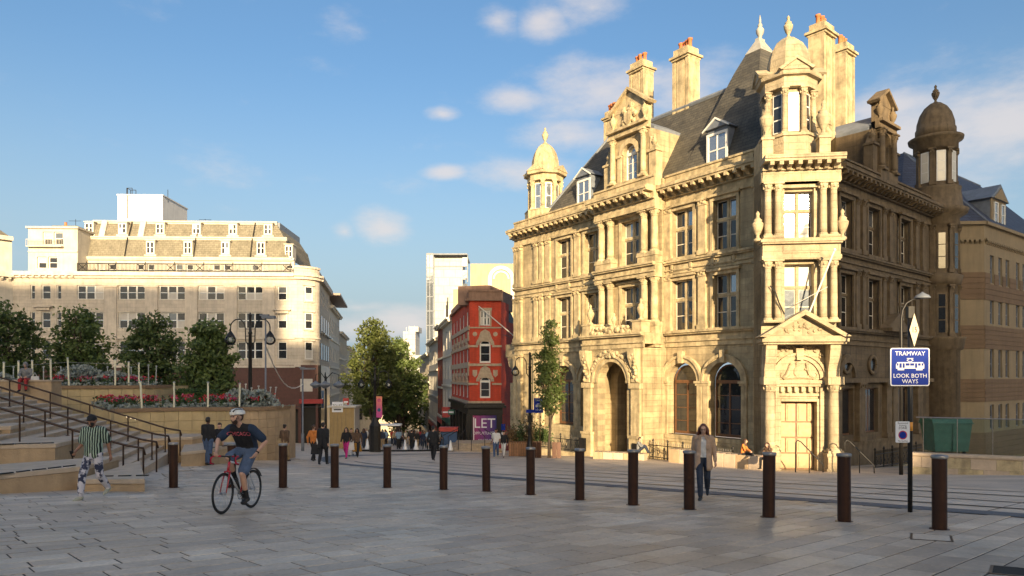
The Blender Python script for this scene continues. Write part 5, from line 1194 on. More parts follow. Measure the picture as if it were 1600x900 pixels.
# glass lift tower and pale slab behind
GT = thing('glass_tower', atd(695, 135), 'pale tower with a glazed steel-framed lift shaft rising behind the terraces', 'building')
Dg = 135.0; FG = frame((666-800)/F*Dg, Dg, 1, 0, 0, -1); wgt = 64/F*Dg; z0, z1 = g(-16, 135), zat(396, Dg)
M_PANEL = coursed('pale_tower_panels', (.47, .455, .42), (.42, .41, .385), (.27, .265, .255), 1, 0, 2.2, 1.6, .6, .05, .15, .15, .3)
b = MB(FG); b.box(1.4, wgt-1.0, -9, -1.2, z0, z1-.7); b.box(.0, wgt, -9, -1.3, z1-.5, z1-.2); b.build('tower_wall', M_PANEL, GT)
b = MB(FG); h = (z1-z0)/13
for i in range(14): b.box(0, 1.4, -1.2, 0, z0+h*i-.09, z0+h*i+.09)
for x in (0, 1.28, .6): b.box(x, x+.14, -.1, .04, z0, z1)
for x in (1.4, wgt): b.box(x-.1, x+.1, -1.3, -1.0, zat(440, Dg) if x > 2 else z0, z1)
b.box(0, wgt, -1.3, .05, z1-.25, z1); b.box(1.4, wgt, -1.35, -1.1, z1-2.4, z1-2.2); b.build('steel_frame', M_LEAD, GT)
for i in range(13): b = MB(FG); b.box(.05, 1.25, -.06, -.04, z0+h*i+.1, z0+h*(i+1)-.1); b.build('shaft_pane', M_GLASSB, GT)
for i in range(4): b = MB(FG); a = wgt-1.0; b.box(a, a+.95, -2, -1.4, z1-2.2-2.6*i, z1-.4-2.6*i); b.build('corner_glazing', M_GLASSB, GT)
M_YEL = mat('yellow_stone_block', (.42, .365, .22), .85, .15, .5, streak=.2)
YB_ = thing('yellow_block', atd(756, 118), 'yellow stone block with a big white arch motif above the red building', 'building')
Dy = 118.0; FY = frame((708-800)/F*Dy, Dy, 1, 0, 0, -1); wy = 105/F*Dy
b = MB(FY); b.box(0, wy, -10, 0, g(0, 118), zat(452, Dy)); b.box(2.9, wy, -10, 0, zat(452, Dy), zat(412, Dy)); b.build('wall', M_YEL, YB_)
ca_ = 75/F*Dy; b = MB(FY); b.ring(1.6, 2.2, 0, .25, ca_, zat(436, Dy), k=18); b.box(ca_-2.2, ca_-1.6, 0, .25, zat(470, Dy), zat(436, Dy)); b.box(ca_+1.6, ca_+2.2, 0, .25, zat(470, Dy), zat(436, Dy)); b.ring(1.1, 1.4, 0, .15, ca_, zat(436, Dy), k=18); b.build('arch_motif', M_TANK, YB_)
b = MB(FY); b.box(.0, 2.9, -2, .1, zat(452, Dy), zat(449, Dy)); b.box(-1.4, 0, -6, 1, g(0, 118), zat(484, Dy)); b.build('white_annexe', M_TANK, YB_)
for i in range(3): b = MB(FY); b.box(-1.1+.1*i, -.9+.1*i, 1, 1.3, zat(520, Dy), zat(478-6*i, Dy)); b.build('roof_pipe', M_BLACK, YB_)
FAR = thing('far_block', atd(650, 210), 'hazy pale office block with roof masts at the end of the street', 'building')
Df = 210.0; FF = frame((630-800)/F*Df, Df, 1, 0, 0, -1)
b = MB(FF); b.box(0, 3.6, -10, 0, g(-30, 210), zat(518, Df)); b.box(3.6, 8.0, -10, 1, g(-30, 210), zat(555, Df)); b.box(1.6, 4.4, -9, -1, zat(518, Df), zat(510, Df)); b.build('wall', M_PANEL, FAR)
for i in range(5): b = MB(FF); b.tube([(.5+.8*i, -3, zat(518, Df)), (.5+.8*i, -3, zat(510-2*(i % 2), Df))], .08, 4); b.build('mast', M_WHITE, FAR)
for r in range(4):
    for i in range(5): b = MB(FF); b.box(3.9+.8*i, 4.4+.8*i, 1.0, 1.06, zat(575+16*r, Df), zat(566+16*r, Df)); b.build('window', M_GLASS, FAR)
# end of the street closes with a dark mass of buildings
END = thing('street_end_building', atd(600, 190), 'dim building closing the end of the street behind the tree', 'building')
b = MB(); q = atd(600, 195); b.box(q.x-22, q.x+16, 195, 205, q.z-3, q.z+9); b.prism([(q.x-22, q.z+9), (q.x+16, q.z+9), (q.x+12, q.z+12), (q.x-18, q.z+12)], 195, 205); b.build('wall', M_BSTUC, END)
for i in range(9): b = MB(); b.box(q.x-20+4*i, q.x-18+4*i, 194.9, 195.02, q.z+5, q.z+8); b.build('window', M_GLASS, END)

# ------------------------------------------------------------------ banded stone block on the right
RBK = thing('banded_stone_building', (38, 57, -4.5), 'modern banded sandstone block with blue slate roof and lead dormer, at the right edge', 'building')
FQ = frame(36.9, 55, .79, .61, .61, -.79)             # long face
FQ2 = frame(36.9, 55, -1, .06, -.06, -1)              # short face towards the camera
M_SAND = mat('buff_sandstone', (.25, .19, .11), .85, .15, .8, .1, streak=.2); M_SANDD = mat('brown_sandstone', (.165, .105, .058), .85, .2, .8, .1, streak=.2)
qz = lambda py: zat(py, 55)
ze = qz(346)
bands = []; z = qz(346); k = 0
wins = [(qz(440), qz(396)), (qz(505), qz(468)), (qz(590), qz(545)), (qz(672), qz(633))]
wu = [1.6, 3.4, 5.0, 7.4, 9.0, 11, 13, 15]
b = MB(FQ); prev = ze
cuts = [ze, (wins[0][0]+wins[1][1])/2, (wins[1][0]+wins[2][1])/2, (wins[2][0]+wins[3][1])/2, -6]
for i in range(4): wall(b, 0, 18, cuts[i+1], cuts[i], -.5, 0, [(u-.42, u+.42, wins[i][0], wins[i][1]) for u in wu])
b.box(-5, 0, -.5, 0, -6, ze) if False else None
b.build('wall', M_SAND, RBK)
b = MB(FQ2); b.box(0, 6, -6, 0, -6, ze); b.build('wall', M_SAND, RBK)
for i in range(4):
    for u in wu: sash_window(RBK, FQ, u, wins[i][0], wins[i][1], .84, n=-.2, m=M_LEAD, gl=M_GLASSB if i < 2 else M_GLASS)
for (a, c) in ((qz(468), qz(425)), (qz(545), qz(508)), (qz(628), qz(592)), (qz(720), qz(676))):
    nrow = 5
    for r in range(nrow):
        z0, z1 = a+(c-a)*r/nrow+.015, a+(c-a)*(r+1)/nrow-.015
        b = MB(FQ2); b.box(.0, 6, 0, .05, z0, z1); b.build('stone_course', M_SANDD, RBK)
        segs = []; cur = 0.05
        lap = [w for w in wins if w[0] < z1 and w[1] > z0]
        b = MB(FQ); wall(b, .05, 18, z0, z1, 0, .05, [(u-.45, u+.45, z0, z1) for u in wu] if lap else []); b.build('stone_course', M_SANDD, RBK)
for F_ in (FQ, FQ2):
    w = 18 if F_ is FQ else 6
    b = MB(F_); b.box(0, w, 0, .25, ze-.25, ze); b.box(0, w, 0, .2, qz(372)-.15, qz(372)); b.build('eaves_band', M_SAND, RBK)
    modillions(RBK, F_, .1, min(w, 9), .38, .0, .22, qz(372)-.42, qz(372)-.15, M_SAND)
A_ = FQ @ Vector((0, .2, ze)); B_ = FQ @ Vector((18, .2, ze)); zr = zat(235, 60)
p1 = (FQ @ Vector((1.0, -6.4, 0))).xy; p2 = (FQ @ Vector((18, -6.4, 0))).xy; c2 = FQ2 @ Vector((6.5, .2, ze)); d2 = (FQ2 @ Vector((6.5, -9, 0))).xy
b = MB(); b.add([tuple(A_), tuple(B_), (p2[0], p2[1], zr), (p1[0], p1[1], zr), tuple(c2), (d2[0], d2[1], zr)], [(0, 1, 2, 3), (4, 0, 3, 5)]); rf = b.build('roof', M_BLUESLATE, RBK)
b = MB(); b.tube([tuple(A_), (p1[0], p1[1], zr), (p2[0], p2[1], zr)], .09, 6); b.build('lead_hip', M_LEAD, rf)
dm = FQ @ T(4.0, -.4, ze); b = MB(dm); b.box(-1.6, 1.6, -4, 0, 0, 2.3); dd = b.build('dormer', M_LEAD, RBK)
b = MB(dm); b.prism([(-1.9, 2.3), (1.9, 2.3), (0, 3.6)], -4.5, .25); b.build('dormer_roof', M_LEAD, dd); b = MB(dm); b.box(-1.6, 1.6, 0, .1, .0, 2.3); b.prism([(-1.5, 2.3), (1.5, 2.3), (0, 3.3)], .26, .3); b.build('dormer_front', M_SAND, dd)
for x in (-.75, .75): sash_window(dd, FQ, 4.0+x, ze+.25, ze+2.05, .8, n=-.25, gl=M_GLASSB)
# blue-slate roof and plant rails seen between the two turrets
BR = thing('blue_slate_roof_block', (30, 62, 10), 'blue slate roof with plant rails seen between dormer and round turret', 'building')
b = MB(); q0, q1 = Vector((26.5, 52, 0)), Vector((40, 63.5, 0)); b.add([(26.0, 51.5, 14.0), (36, 60, 14.0), (34, 64, 17.5), (24, 55.5, 17.5)], [(0, 1, 2, 3)]); b.add([(26, 51.5, 12), (36, 60, 12), (36, 60, 14), (26, 51.5, 14)], [(0, 1, 2, 3)]); b.build('roof', M_BLUESLATE, BR)
for i in range(4):
    x, y = 27.2+.75*i, 56.2+.65*i; b = MB(); b.tube([(x, y, 17), (x, y, zat(232, 56)), (x+.6, y+.5, zat(240, 56)), (x+.6, y+.5, 17)], .04, 5); b.tube([(x, y, zat(244, 56)), (x+.6, y+.5, zat(250, 56))], .03, 5); b.build('plant_rail', M_BLACK, BR)
# ------------------------------------------------------------------ steps, ledges, flower beds and handrails on the left
M_STEP = mat('sandstone_step', (.54, .42, .30), .8, .2, 2.5, .2, 25, streak=.15)
M_LEDGE = mat('sandstone_ledge', (.46, .325, .19), .8, .25, 1.6, .2, 25, streak=.2)
M_COPE = mat('brown_coping', (.26, .165, .09), .75, .25, 3, .2)
M_YWALL = mat('yellow_sandstone_block', (.54, .41, .215), .8, .25, 1.3, .2, 20, streak=.15)
M_RAILB = mat('bronze_handrail', (.055, .032, .022), .35, .3, 6, metal=.5)
EDG, ASC = Vector((-.3, .954)).normalized(), Vector((-.954, -.3)).normalized()
E0 = Vector((-11.35, 21.3)); Z0 = g(-11.3, 21.3)
ST = thing('stone_steps', (E0.x, E0.y, Z0), 'broad flight of pale stone steps climbing from the square to the left', 'steps')
FE = Matrix(((EDG.x, ASC.x, 0, E0.x), (EDG.y, ASC.y, 0, E0.y), (0, 0, 1, Z0), (0, 0, 0, 1)))     # u along the edges, n up the flight
TR, RI, NS = .42, .15, 17
for k in range(NS):
    b = MB(FE); fr = -1.6+(.02*k if k < 5 else .1); b.box(fr, 9.6, TR*k, TR*(k+1)+.3 if k < NS-1 else 26, -1.4, RI*(k+1)-.05); b.box(fr, 9.6, TR*k-.025, TR*(k+1)+.3 if k < NS-1 else 26, RI*(k+1)-.05, RI*(k+1)); b.build('step', M_STEP, ST)
ZT = Z0+NS*RI
M_RL = glow('rail_light', (1, .8, .5), 2.5)
def rail(off, k0, k1, idx, label):
    """bronze handrail on posts that follows the flight"""
    p = FE @ Vector((off, TR*k0-.35, 0)); t = thing('handrail', p, label, 'handrail', 'handrails on the broad steps')
    zz = lambda k: RI*(k+.6)+.95
    a, c = (off, TR*k0-.1, zz(k0)-.05), (off, TR*k1, zz(k1))
    b = MB(FE); b.smooth = True; b.tube([(off, TR*k0-.55, zz(k0)-.32), (off, TR*k0-.5, zz(k0)-.12), (off, TR*k0-.1, zz(k0)-.04), (off, TR*k0+.1, zz(k0)+.02), c, (off, TR*k1+.8, zz(k1)+.02)], .032, 8); b.build('rail', M_RAILB, t)
    n = 5
    for i in range(n+1):
        k = k0+(k1-k0)*i/n; b = MB(FE); y = TR*k; zb = RI*math.floor(k+1) if k >= 0 else 0
        b.tube([(off, y+.02, min(zb, RI*(k+1))-.02), (off, y+.02, zz(k))], .024, 6); b.box(off-.05, off+.05, y-.03, y+.07, min(zb, RI*(k+1)), min(zb, RI*(k+1))+.02); b.build('post', M_RAILB, t)
    b = MB(FE); b.tube([(off, TR*k0-.5, 0 if True else 0), (off, TR*k0-.5, zz(k0)-.12)], .026, 6); b.build('post', M_RAILB, t)
    for q in range(3 if idx % 2 else 0): b = MB(FE); k = k0+2.5+q*.35; b.sphere((off, TR*k, zz(k)-.04), .016, 6, 4); b.build('rail_light', M_RL, t)
rail(-1.1, .3, 15.5, 0, 'bronze handrail nearest the walking man on the broad steps')
rail(1.0, .3, 15.5, 1, 'second bronze handrail from the walking man on the broad steps')
rail(3.3, .3, 15.5, 2, 'third bronze handrail from the walking man, in the middle of the steps')
rail(6.0, .3, 15.5, 3, 'farthest bronze handrail, nearest the flower-bed wall')
def ledge(label, poly, z0, z1, m=M_LEDGE, studs=None, cope=.12, name='stone_ledge'):
    c = Vector((sum(p[0] for p in poly)/len(poly), sum(p[1] for p in poly)/len(poly), z0)); t = thing(name, c, label, 'ledge')
    b = MB(); b.prism(poly, z0-.6, z1-cope, 2); b.build('wall', m, t)
    big = []
    for i, p in enumerate(poly): v = Vector(p)-c.xy; big.append(tuple(c.xy+v*(1+.035/max(v.length, .4))))
    b = MB(); b.prism(big, z1-cope, z1, 2); b.build('coping', M_STEP, t, bevel=.012)
    if studs:
        (x0, y0), (x1, y1), n = studs
        d = Vector((x1-x0, y1-y0)).normalized()
        for i in range(n): x, y = x0+(x1-x0)*(i+.5)/n, y0+(y1-y0)*(i+.5)/n; M = T(x, y, z1) @ Matrix.Rotation(math.atan2(d.y, d.x), 4, 'Z'); b = MB(); b.box(-.14, .14, -.03, .03, 0, .025); b.build('skate_stop', M_BLACK, t, M)
    return t
a, c = at(-90, 776), at(128, 764)
ledge('long low stone ledge with black skate stops at the left edge', [(a.x, a.y), (c.x, c.y), (c.x-.4, c.y+2.3), (a.x-1, a.y+2.3)], min(a.z, c.z), -.68, studs=((a.x+.3, a.y+.12), (c.x-.2, c.y+.12), 7))
a, c = atd(-120, 18.2), atd(86, 18.9)
ledge('upper stone ledge with black skate stops behind the long low one', [(a.x, a.y), (c.x, c.y), (c.x-.5, c.y+2.2), (a.x-1, a.y+2.2)], min(a.z, c.z), -.32, studs=((a.x+1.2, a.y+.15), (c.x-.1, c.y+.12), 6))
a, c = atd(-160, 20.4), atd(16, 20.8)
ledge('small top stone ledge carrying a rail post at the left edge', [(a.x, a.y), (c.x, c.y), (c.x-.6, c.y+1.5), (a.x, a.y+1.5)], min(a.z, c.z), .02)
a, c, d = at(122, 767), at(226, 768), at(219, 752)
ledge('low stone block at the foot of the steps behind the walking man', [(a.x, a.y), (c.x, c.y), (d.x, d.y), (a.x-.5, d.y+.5)], min(a.z, c.z), c.z+.3, studs=((c.x-1.3, c.y+.35), (c.x-.1, c.y+.5), 3))
a, c = atd(283, 25.6), atd(321, 26.4)
ledge('low stone bench at the foot of the flower-bed wall behind the bollard', [(a.x, a.y), (c.x, c.y), (c.x+.3, c.y+3.4), (a.x-1.6, c.y+3.0)], min(a.z, c.z), zat(707, 25.6)+.02, studs=((c.x-.05, c.y+.3), (c.x+.2, c.y+1.8), 2))
a, c = atd(200, 27.5), atd(300, 28.6)
ledge('stone ledge stepping up along the flower-bed wall beyond the handrails', [(a.x, a.y), (c.x, c.y), (c.x+.2, c.y+1.6), (a.x-1.6, c.y+1.6)], min(a.z, c.z), zat(686, 27.5))

# flower beds
M_SILVER = mat('silver_foliage', (.30, .33, .29), .8, .35, 9); M_LEAFD = mat('bedding_leaf', (.05, .09, .025), .7, .4, 8)
M_FLR = mat('red_flower', (.55, .02, .03), .6, .3, 6); M_FLP = mat('pink_flower', (.65, .10, .22), .6, .3, 6)
def leafquad(mb, p, s, r):
    d = Vector((r.gauss(0, 1), r.gauss(0, 1), r.gauss(0, 1)+.5)).normalized(); a = d.orthogonal().normalized(); a = Matrix.Rotation(r.uniform(0, 6.28), 3, d) @ a; b = d.cross(a)
    mb.add([p-a*s, p+b*s*.55, p+a*s, p-b*s*.55], [(0, 1, 2, 3)])
def bed(label, outer, z0, z1, wall_m, depth, fl, mounds, poles, cope=M_COPE, gaps=True):
    """curved retaining wall made of big blocks, coping, and planting behind it; outer = plan points of the front"""
    c = outer[len(outer)//2]; t = thing('flower_bed', (c[0], c[1]+.5, z0), label, 'flower bed')
    r = random.Random(len(label))
    n = len(outer); nor = []
    for i in range(n):
        d = (Vector(outer[min(i+1, n-1)])-Vector(outer[max(i-1, 0)])).normalized(); nor.append(Vector((-d.y, d.x)))
    inner = [tuple(Vector(p)+q*.35) for p, q in zip(outer, nor)]
    rows = max(1, int(round((z1-.16-z0)/.42)))
    for i in range(n-1):
        for k in range(rows):
            h = (z1-.16-z0)/rows; e = .006; za, zb = z0+h*k+e, z0+h*(k+1)-e
            P = Vector(outer[i]).lerp(Vector(outer[i+1]), .0 if True else 0), Vector(outer[i+1])
            d = (P[1]-P[0]).normalized()*e; o0, o1 = P[0]+d, P[1]-d
            b = MB(); b.prism([tuple(o0), tuple(o1), inner[i+1], inner[i]], za if k else z0-.8, zb, 2); b.build('stone_block', wall_m, t)
    for i in range(n-1): b = MB(); q0, q1 = nor[i]*-.06, nor[i+1]*-.06; b.prism([tuple(Vector(outer[i])+q0), tuple(Vector(outer[i+1])+q1), tuple(Vector(inner[i+1])+nor[i+1]*.1), tuple(Vector(inner[i])+nor[i]*.1)], z1-.16, z1, 2); b.build('coping_stone', cope, t)
    b = MB(); pts = [tuple(p) for p in inner]+[(p[0]-.2, p[1]+depth) for p in reversed(inner)]; b.prism(pts, z0-.5, z1-.08, 2); b.build('soil', wall_m, t)
    bs, br, bl = MB(), MB(), MB()
    L = len(inner)-1
    for q in range(fl):
        s = r.random()*L; i = min(int(s), L-1); p = Vector(inner[i]).lerp(Vector(inner[i+1]), s-i)+nor[i]*(.1+r.random()*depth*.8)
        dd = (p-Vector(inner[i])).length
        sil = math.sin(s*3.1+1)+math.sin(s*7.7)*.6+r.gauss(0, .5)
        h = .12+.16*min(dd, 1.5)
        if dd < .55 or sil > .9: leafquad(bs, Vector((p.x, p.y, z1+r.uniform(-.05, h*.8))), r.uniform(.05, .1), r)
        elif sil < .6 and r.random() < .34: br.cur = 0 if r.random() < .72 else 1; leafquad(br, Vector((p.x, p.y, z1+h+r.uniform(.02, .18))), r.uniform(.04, .075), r)
        else: leafquad(bl, Vector((p.x, p.y, z1+r.uniform(0, h+.1))), r.uniform(.06, .1), r)
    for (f, dd, w, hh) in mounds:
        s = f*L; i = min(int(s), L-1); c0 = Vector(inner[i]).lerp(Vector(inner[i+1]), s-i)+nor[i]*dd
        for q in range(int(900*w)):
            v = Vector((r.gauss(0, .45)*w, r.gauss(0, .3)*w)); z = z1+max(0, hh*(1-(v.length/w)**2*.8))*r.uniform(.2, 1.1); leafquad(bs, Vector((c0.x+v.x, c0.y+v.y, z)), r.uniform(.06, .12), r)
    o = bs.build('silver_foliage', M_SILVER, t); o['kind'] = 'stuff'
    o = br.build('flowers', [M_FLR, M_FLP], t); o['kind'] = 'stuff'
    o = bl.build('leaves', M_LEAFD, t); o['kind'] = 'stuff'
    return t
def curve_pts(ctrl, n):
    """smooth plan curve through (px, D) pairs"""
    P = [Vector(((px-800)/F*D, D)) for px, D in ctrl]; out = []
    P = [P[0]*2-P[1]]+P+[P[-1]*2-P[-2]]; m = len(P)-3
    for i in range(n+1):
        s = i/n*m; k = min(int(s), m-1); t = s-k; a, b_, c_, d_ = P[k:k+4]
        out.append(tuple(.5*((2*b_)+(-a+c_)*t+(2*a-5*b_+4*c_-d_)*t*t+(-a+3*b_-3*c_+d_)*t*t*t)))
    return out
o1 = curve_pts([(178, 29.6), (235, 30.6), (300, 31.3), (352, 31.3), (366, 31.4)], 12)
bed('long flower bed of red and silver plants behind the yellow stone wall', o1, -2.2, .13, M_YWALL, 3.2, 5200, [(.85, 2.2, 1.0, .75), (.55, 2.4, .6, .4)], None)
o2 = curve_pts([(366.3, 31.3), (395, 31.2), (425, 31.9), (453, 33.6)], 7)
bed('end of the planter wall with silver bushes by the street corner', o2, -2.35, .14, M_LEDGE, 2.6, 900, [(.35, 1.3, .9, .7), (.75, 1.5, .7, .7)], None)
zu = zat(602, 36)
o3 = curve_pts([(70, 34), (120, 34.6), (180, 35.4), (230, 36.4), (268, 39)], 11)
bed('upper flower bed with silver bushes above the steps', o3, zu-1.7, zu, M_YWALL, 3.2, 3600, [(.25, 1.8, 1.5, 1.0), (.5, 1.8, 1.2, .7), (.72, 1.7, .8, .5)], None)
o4 = curve_pts([(-140, 31), (-40, 31.4), (20, 32.2), (66, 33.6)], 7)
bed('upper flower bed at the left edge above the steps', o4, zu-1.7, zu-.15, M_YWALL, 3.0, 1800, [(.6, 1.6, 1.2, .7), (.9, 1.6, .9, .7)], None)
# white marker stakes that stand round the beds, with a thin wire
M_STAKE = mat('pale_stake', (.75, .70, .50), .5, .1, 4); M_STAKEG = mat('grey_stake', (.42, .43, .4), .5, .1, 4)
STK = [(222, 637, 597, 30.4, -.06, 0), (272, 637, 598, 31.3, 0, 0), (325, 637, 598, 31.7, 0, 0), (374, 637, 600, 31.8, .02, 0), (384, 630, 601, 34, 0, 1), (393, 628, 607, 34, 0, 1), (404, 628, 604, 33.4, 0, 1), (420, 632, 606, 33.4, .1, 1), (428, 630, 606, 33.8, .12, 1),
       (108, 602, 560, 34.8, -.05, 0), (80, 602, 562, 34.2, -.02, 0), (51, 600, 564, 33.4, -.02, 0), (29, 600, 565, 32.8, 0, 0), (6, 600, 567, 32.2, 0, 0), (180, 600, 563, 35.8, 0, 0), (201, 602, 566, 36.2, 0, 0), (217, 600, 568, 36.8, 0, 0), (232, 602, 571, 37.2, 0, 1), (243, 606, 573, 38.2, .04, 1),
       (21, 592, 574, 36, 0, 1), (68, 592, 574, 36.4, 0, 1), (95, 592, 574, 37.4, 0, 1), (127, 592, 573, 38, 0, 1), (168, 590, 574, 38, 0, 1), (205, 590, 575, 39, 0, 1)]
LBL = ['front flower bed, first from the steps', 'front flower bed, second from the steps', 'front flower bed, third from the steps', 'front flower bed beside the lamp post']
for i, (px, pb, ptp, D, lean, gr) in enumerate(STK):
    x = (px-800)/F*D; zb, zt = zat(pb, D)-.1, zat(ptp, D)
    ORD = ('first', 'second', 'third', 'fourth', 'fifth', 'sixth', 'seventh', 'eighth', 'ninth', 'tenth', 'eleventh', 'twelfth', 'thirteenth', 'fourteenth')
    same = sorted(q[0] for j, q in enumerate(STK) if j > 3 and q[5] == gr)
    lab = 'leaning pale stake in the '+LBL[i] if i < 4 else (ORD[same.index(px)]+(' thin grey stake from the left among the flower-bed plants' if gr else ' pale marker stake from the left along the upper flower beds'))
    t = thing('marker_stake', (x, D, zb), lab, 'stake', 'stakes round the flower beds')
    b = MB(); b.tube([(x, D, zb), (x+lean*-(zt-zb)*-1.0, D, zt)], .042 if not gr else .025, 8); b.build('stake', M_STAKEG if gr else M_STAKE, t)
    b = MB(); b.lathe([(.055, 0), (.055, .03), (.03, .05)], x+lean*(zt-zb), D, zt, 8); b.build('cap', M_STAKEG, t)
t = thing('wire_fence', (-20, 34, zu), 'thin wire strung between the pale stakes of the upper bed', 'wire')
b = MB(); P = [s for s in STK if not s[5] and s[1] < 610]; P.sort()
b.tube([((s[0]-800)/F*s[3]+s[4], s[3], zat(s[2]+6, s[3])) for s in P], .006, 4); b.build('wire', M_STAKEG, t)
# clipped hedge blocks between the beds and the trees
M_HEDGE = mat('hedge_leaf', (.05, .095, .02), .7, .45, 6)
def hedge(px0, px1, D, py0, py1, label):
    x0, x1 = (px0-800)/F*D, (px1-800)/F*D; z0, z1 = zat(py1, D), zat(py0, D); t = thing('clipped_hedge', ((x0+x1)/2, D, z0), label, 'hedge'); r = random.Random(px0)
    b = MB(); b.box(x0+.1, x1-.1, D+.1, D+1.2, z0-1, z1-.1); b.build('core', M_HEDGE, t)
    b = MB()
    for q in range(int(900*(x1-x0))):
        f = r.random(); p = Vector((r.uniform(x0, x1), D+r.uniform(-.05, .1), r.uniform(z0-.6, z1))) if f < .6 else Vector((r.uniform(x0, x1), D+r.uniform(0, 1.3), z1+r.uniform(-.08, .05)))
        leafquad(b, p, r.uniform(.04, .075), r)
    o = b.build('leaves', M_HEDGE, t); o['kind'] = 'stuff'
hedge(236, 268, 40, 606, 640, 'clipped dark hedge block between the two flower beds'); hedge(270, 302, 39, 609, 640, 'light green clipped hedge behind the long flower bed'); hedge(303, 330, 39.5, 610, 640, 'dark clipped hedge behind the middle of the long flower bed'); hedge(172, 232, 42, 592, 612, 'low clipped hedge behind the upper flower bed')
# ------------------------------------------------------------------ street furniture
M_CORTEN = mat('bronze_bollard_metal', (.062, .028, .017), .38, .3, 5, metal=.55, coord='obj'); M_STEEL = mat('brushed_steel', (.32, .3, .28), .4, .2, 8, metal=.9)
def bollard_meshes():
    b = MB(); b.smooth = True; n = 20
    b.lathe([(.105, -.25), (.105, .02), (.105, 1.08)], n=n, cap=False); b.smooth = False; body = b.mesh('post', M_CORTEN)
    b = MB(); b.smooth = True; b.lathe([(.102, 1.075), (.118, 1.08), (.12, 1.09), (.12, 1.115), (.112, 1.128), (.0, 1.132)], n=n, cap=False); cap = b.mesh('cap', M_STEEL)
    b = MB(); b.lathe([(.14, -.02), (.14, .008), (.106, .012)], n=n, cap=False); base = b.mesh('base_ring', M_CORTEN)
    return body, cap, base
bm_ = bollard_meshes()
BOL = [(271, 762, 'farthest left bollard at the foot of the broad steps'), (442, 762, 'bollard just right of the cyclist, second bollard from the steps'), (523, 762, 'third bollard from the steps, near the person in black'), (605, 762, 'fourth bollard from the steps, right of the street lamp'),
       (693, 765, 'fifth bollard from the steps, before the letting hoarding'), (760, 768, 'sixth bollard from the steps, before the wooden planter'), (829, 773, 'seventh bollard from the steps, in line with the hanging lamp post'), (906, 781, 'eighth bollard from the steps, before the left end of the portico'),
       (989, 789, 'ninth bollard from the steps, before the portico door'), (1077, 796, 'bollard the woman in the beige coat is passing'), (1201, 808, 'bollard in front of the pale panelled corner door'), (1319, 815, 'bollard between the corner door and the tramway sign'), (1468, 827, 'nearest and largest bollard, right of the tramway sign')]
for px, py, lab in BOL:
    p = at(px, py); t = thing('bollard', p, 'brown metal '+lab, 'bollard', 'bollards across the square', rz=RNG.uniform(0, 6))
    M = WM[t.name] @ Matrix.Rotation(RNG.gauss(0, .008), 4, 'X')
    for nm, me in zip(('post', 'cap', 'base_ring'), bm_): inst(nm, me, t, M)
p = at(362, 762); t = thing('bollard', p, 'brown metal bollard half hidden behind the cyclist', 'bollard', 'bollards across the square')
for nm, me in zip(('post', 'cap', 'base_ring'), bm_): inst(nm, me, t, WM[t.name])
# --- swan-neck lamp posts
M_LAMPG = clearglass('lamp_globe_glass', (.8, .82, .84)); M_BULB = mat('opal_lamp', (.7, .68, .6), .4)
def lamp_globe(parent, M, s=1.0):
    b = MB(); b.smooth = True; b.sphere((0, 0, -.3), .27, 14, 9, (1, 1, .95)); gl = b.build('globe', M_LAMPG, parent, M @ Matrix.Scale(s, 4))
    b = MB(); b.smooth = True; b.lathe([(.05, .12), (.08, .06), (.15, -.03), (.2, -.12), (.205, -.15), (.17, -.1), (.05, 0)], n=14, cap=False); b.build('hood', M_BLACK, gl, M @ Matrix.Scale(s, 4))
    b = MB(); b.smooth = True; b.sphere((0, 0, -.3), .09, 8, 6, (1, 1, 1.3)); b.build('bulb', M_BULB, gl, M @ Matrix.Scale(s, 4))
def swan_lamp(x, y, zb, zt, label, arms=2, r=.1, spread=.85, ped=False, rz=0.0):
    t = thing('street_lamp', (x, y, zb), label, 'street lamp', rz=rz); M0 = T(x, y, zb) @ Matrix.Rotation(rz, 4, 'Z'); h = zt-zb-.9
    b = MB(); b.smooth = True; b.lathe([(r*2, -.3), (r*2, .6), (r*1.7, .8), (r*1.2, 1.0), (r*1.1, 1.8), (r*1.3, 1.85), (r, 1.95), (r*.8, h), (r*1.2, h+.05), (r*.7, h+.12), (r*.6, h+.85), (r*.9, h+.9), (.01, h+1.05)], n=12); b.build('pole', M_BLACK, t, M0)
    if ped: b = MB(); b.lathe([(r*3.2, -.3), (r*3.2, 1.9), (r*2.2, 2.15), (r*1.2, 2.5)], n=8); b.build('pedestal', M_BLACK, t, M0)
    for a in range(arms):
        s = 1 if a == 0 else -1; R_ = spread/2; b = MB(); b.smooth = True
        pts = [(s*.06, 0, h-.6), (s*.22, 0, h-.35), (s*.24, 0, h+.3)]+[(s*(.24+R_-R_*math.cos(math.pi*i/10)), 0, h+.3+R_*1.15*math.sin(math.pi*i/10)) for i in range(1, 11)]+[(s*(.24+2*R_), 0, h+.1)]
        b.tube(pts, .028, 7); b.tube([(0, 0, h+.25), (s*.24, 0, h+.25)], .02, 5); b.tube([(0, 0, h-.1), (s*.24, 0, h-.1)], .02, 5); b.build('bracket', M_BLACK, t, M0)
        lamp_globe(t, M0 @ T(s*(.24+2*R_), 0, h+.02))
    return t
p = atd(391, 34.2); swan_lamp(p.x, p.y, p.z, zat(493, 34.2), 'tall black twin swan-neck lamp post behind the flower-bed wall', r=.1, spread=.72)
p = at(586, 706); swan_lamp(p.x, p.y, p.z, zat(576, p.y), 'black twin swan-neck lamp post with a banner, in the middle of the street', r=.13, spread=.75, ped=True)
t = thing('street_banner', (p.x+.3, p.y-.1, zat(655, p.y)), 'narrow orange and pink banner hanging from the lamp post in the street', 'banner')
M_BAN = gradmat('banner_print', (.5, .05, .3), (.75, .28, .12), (.6, .12, .22), (0, 0, 1), zat(655, p.y), zat(617, p.y))
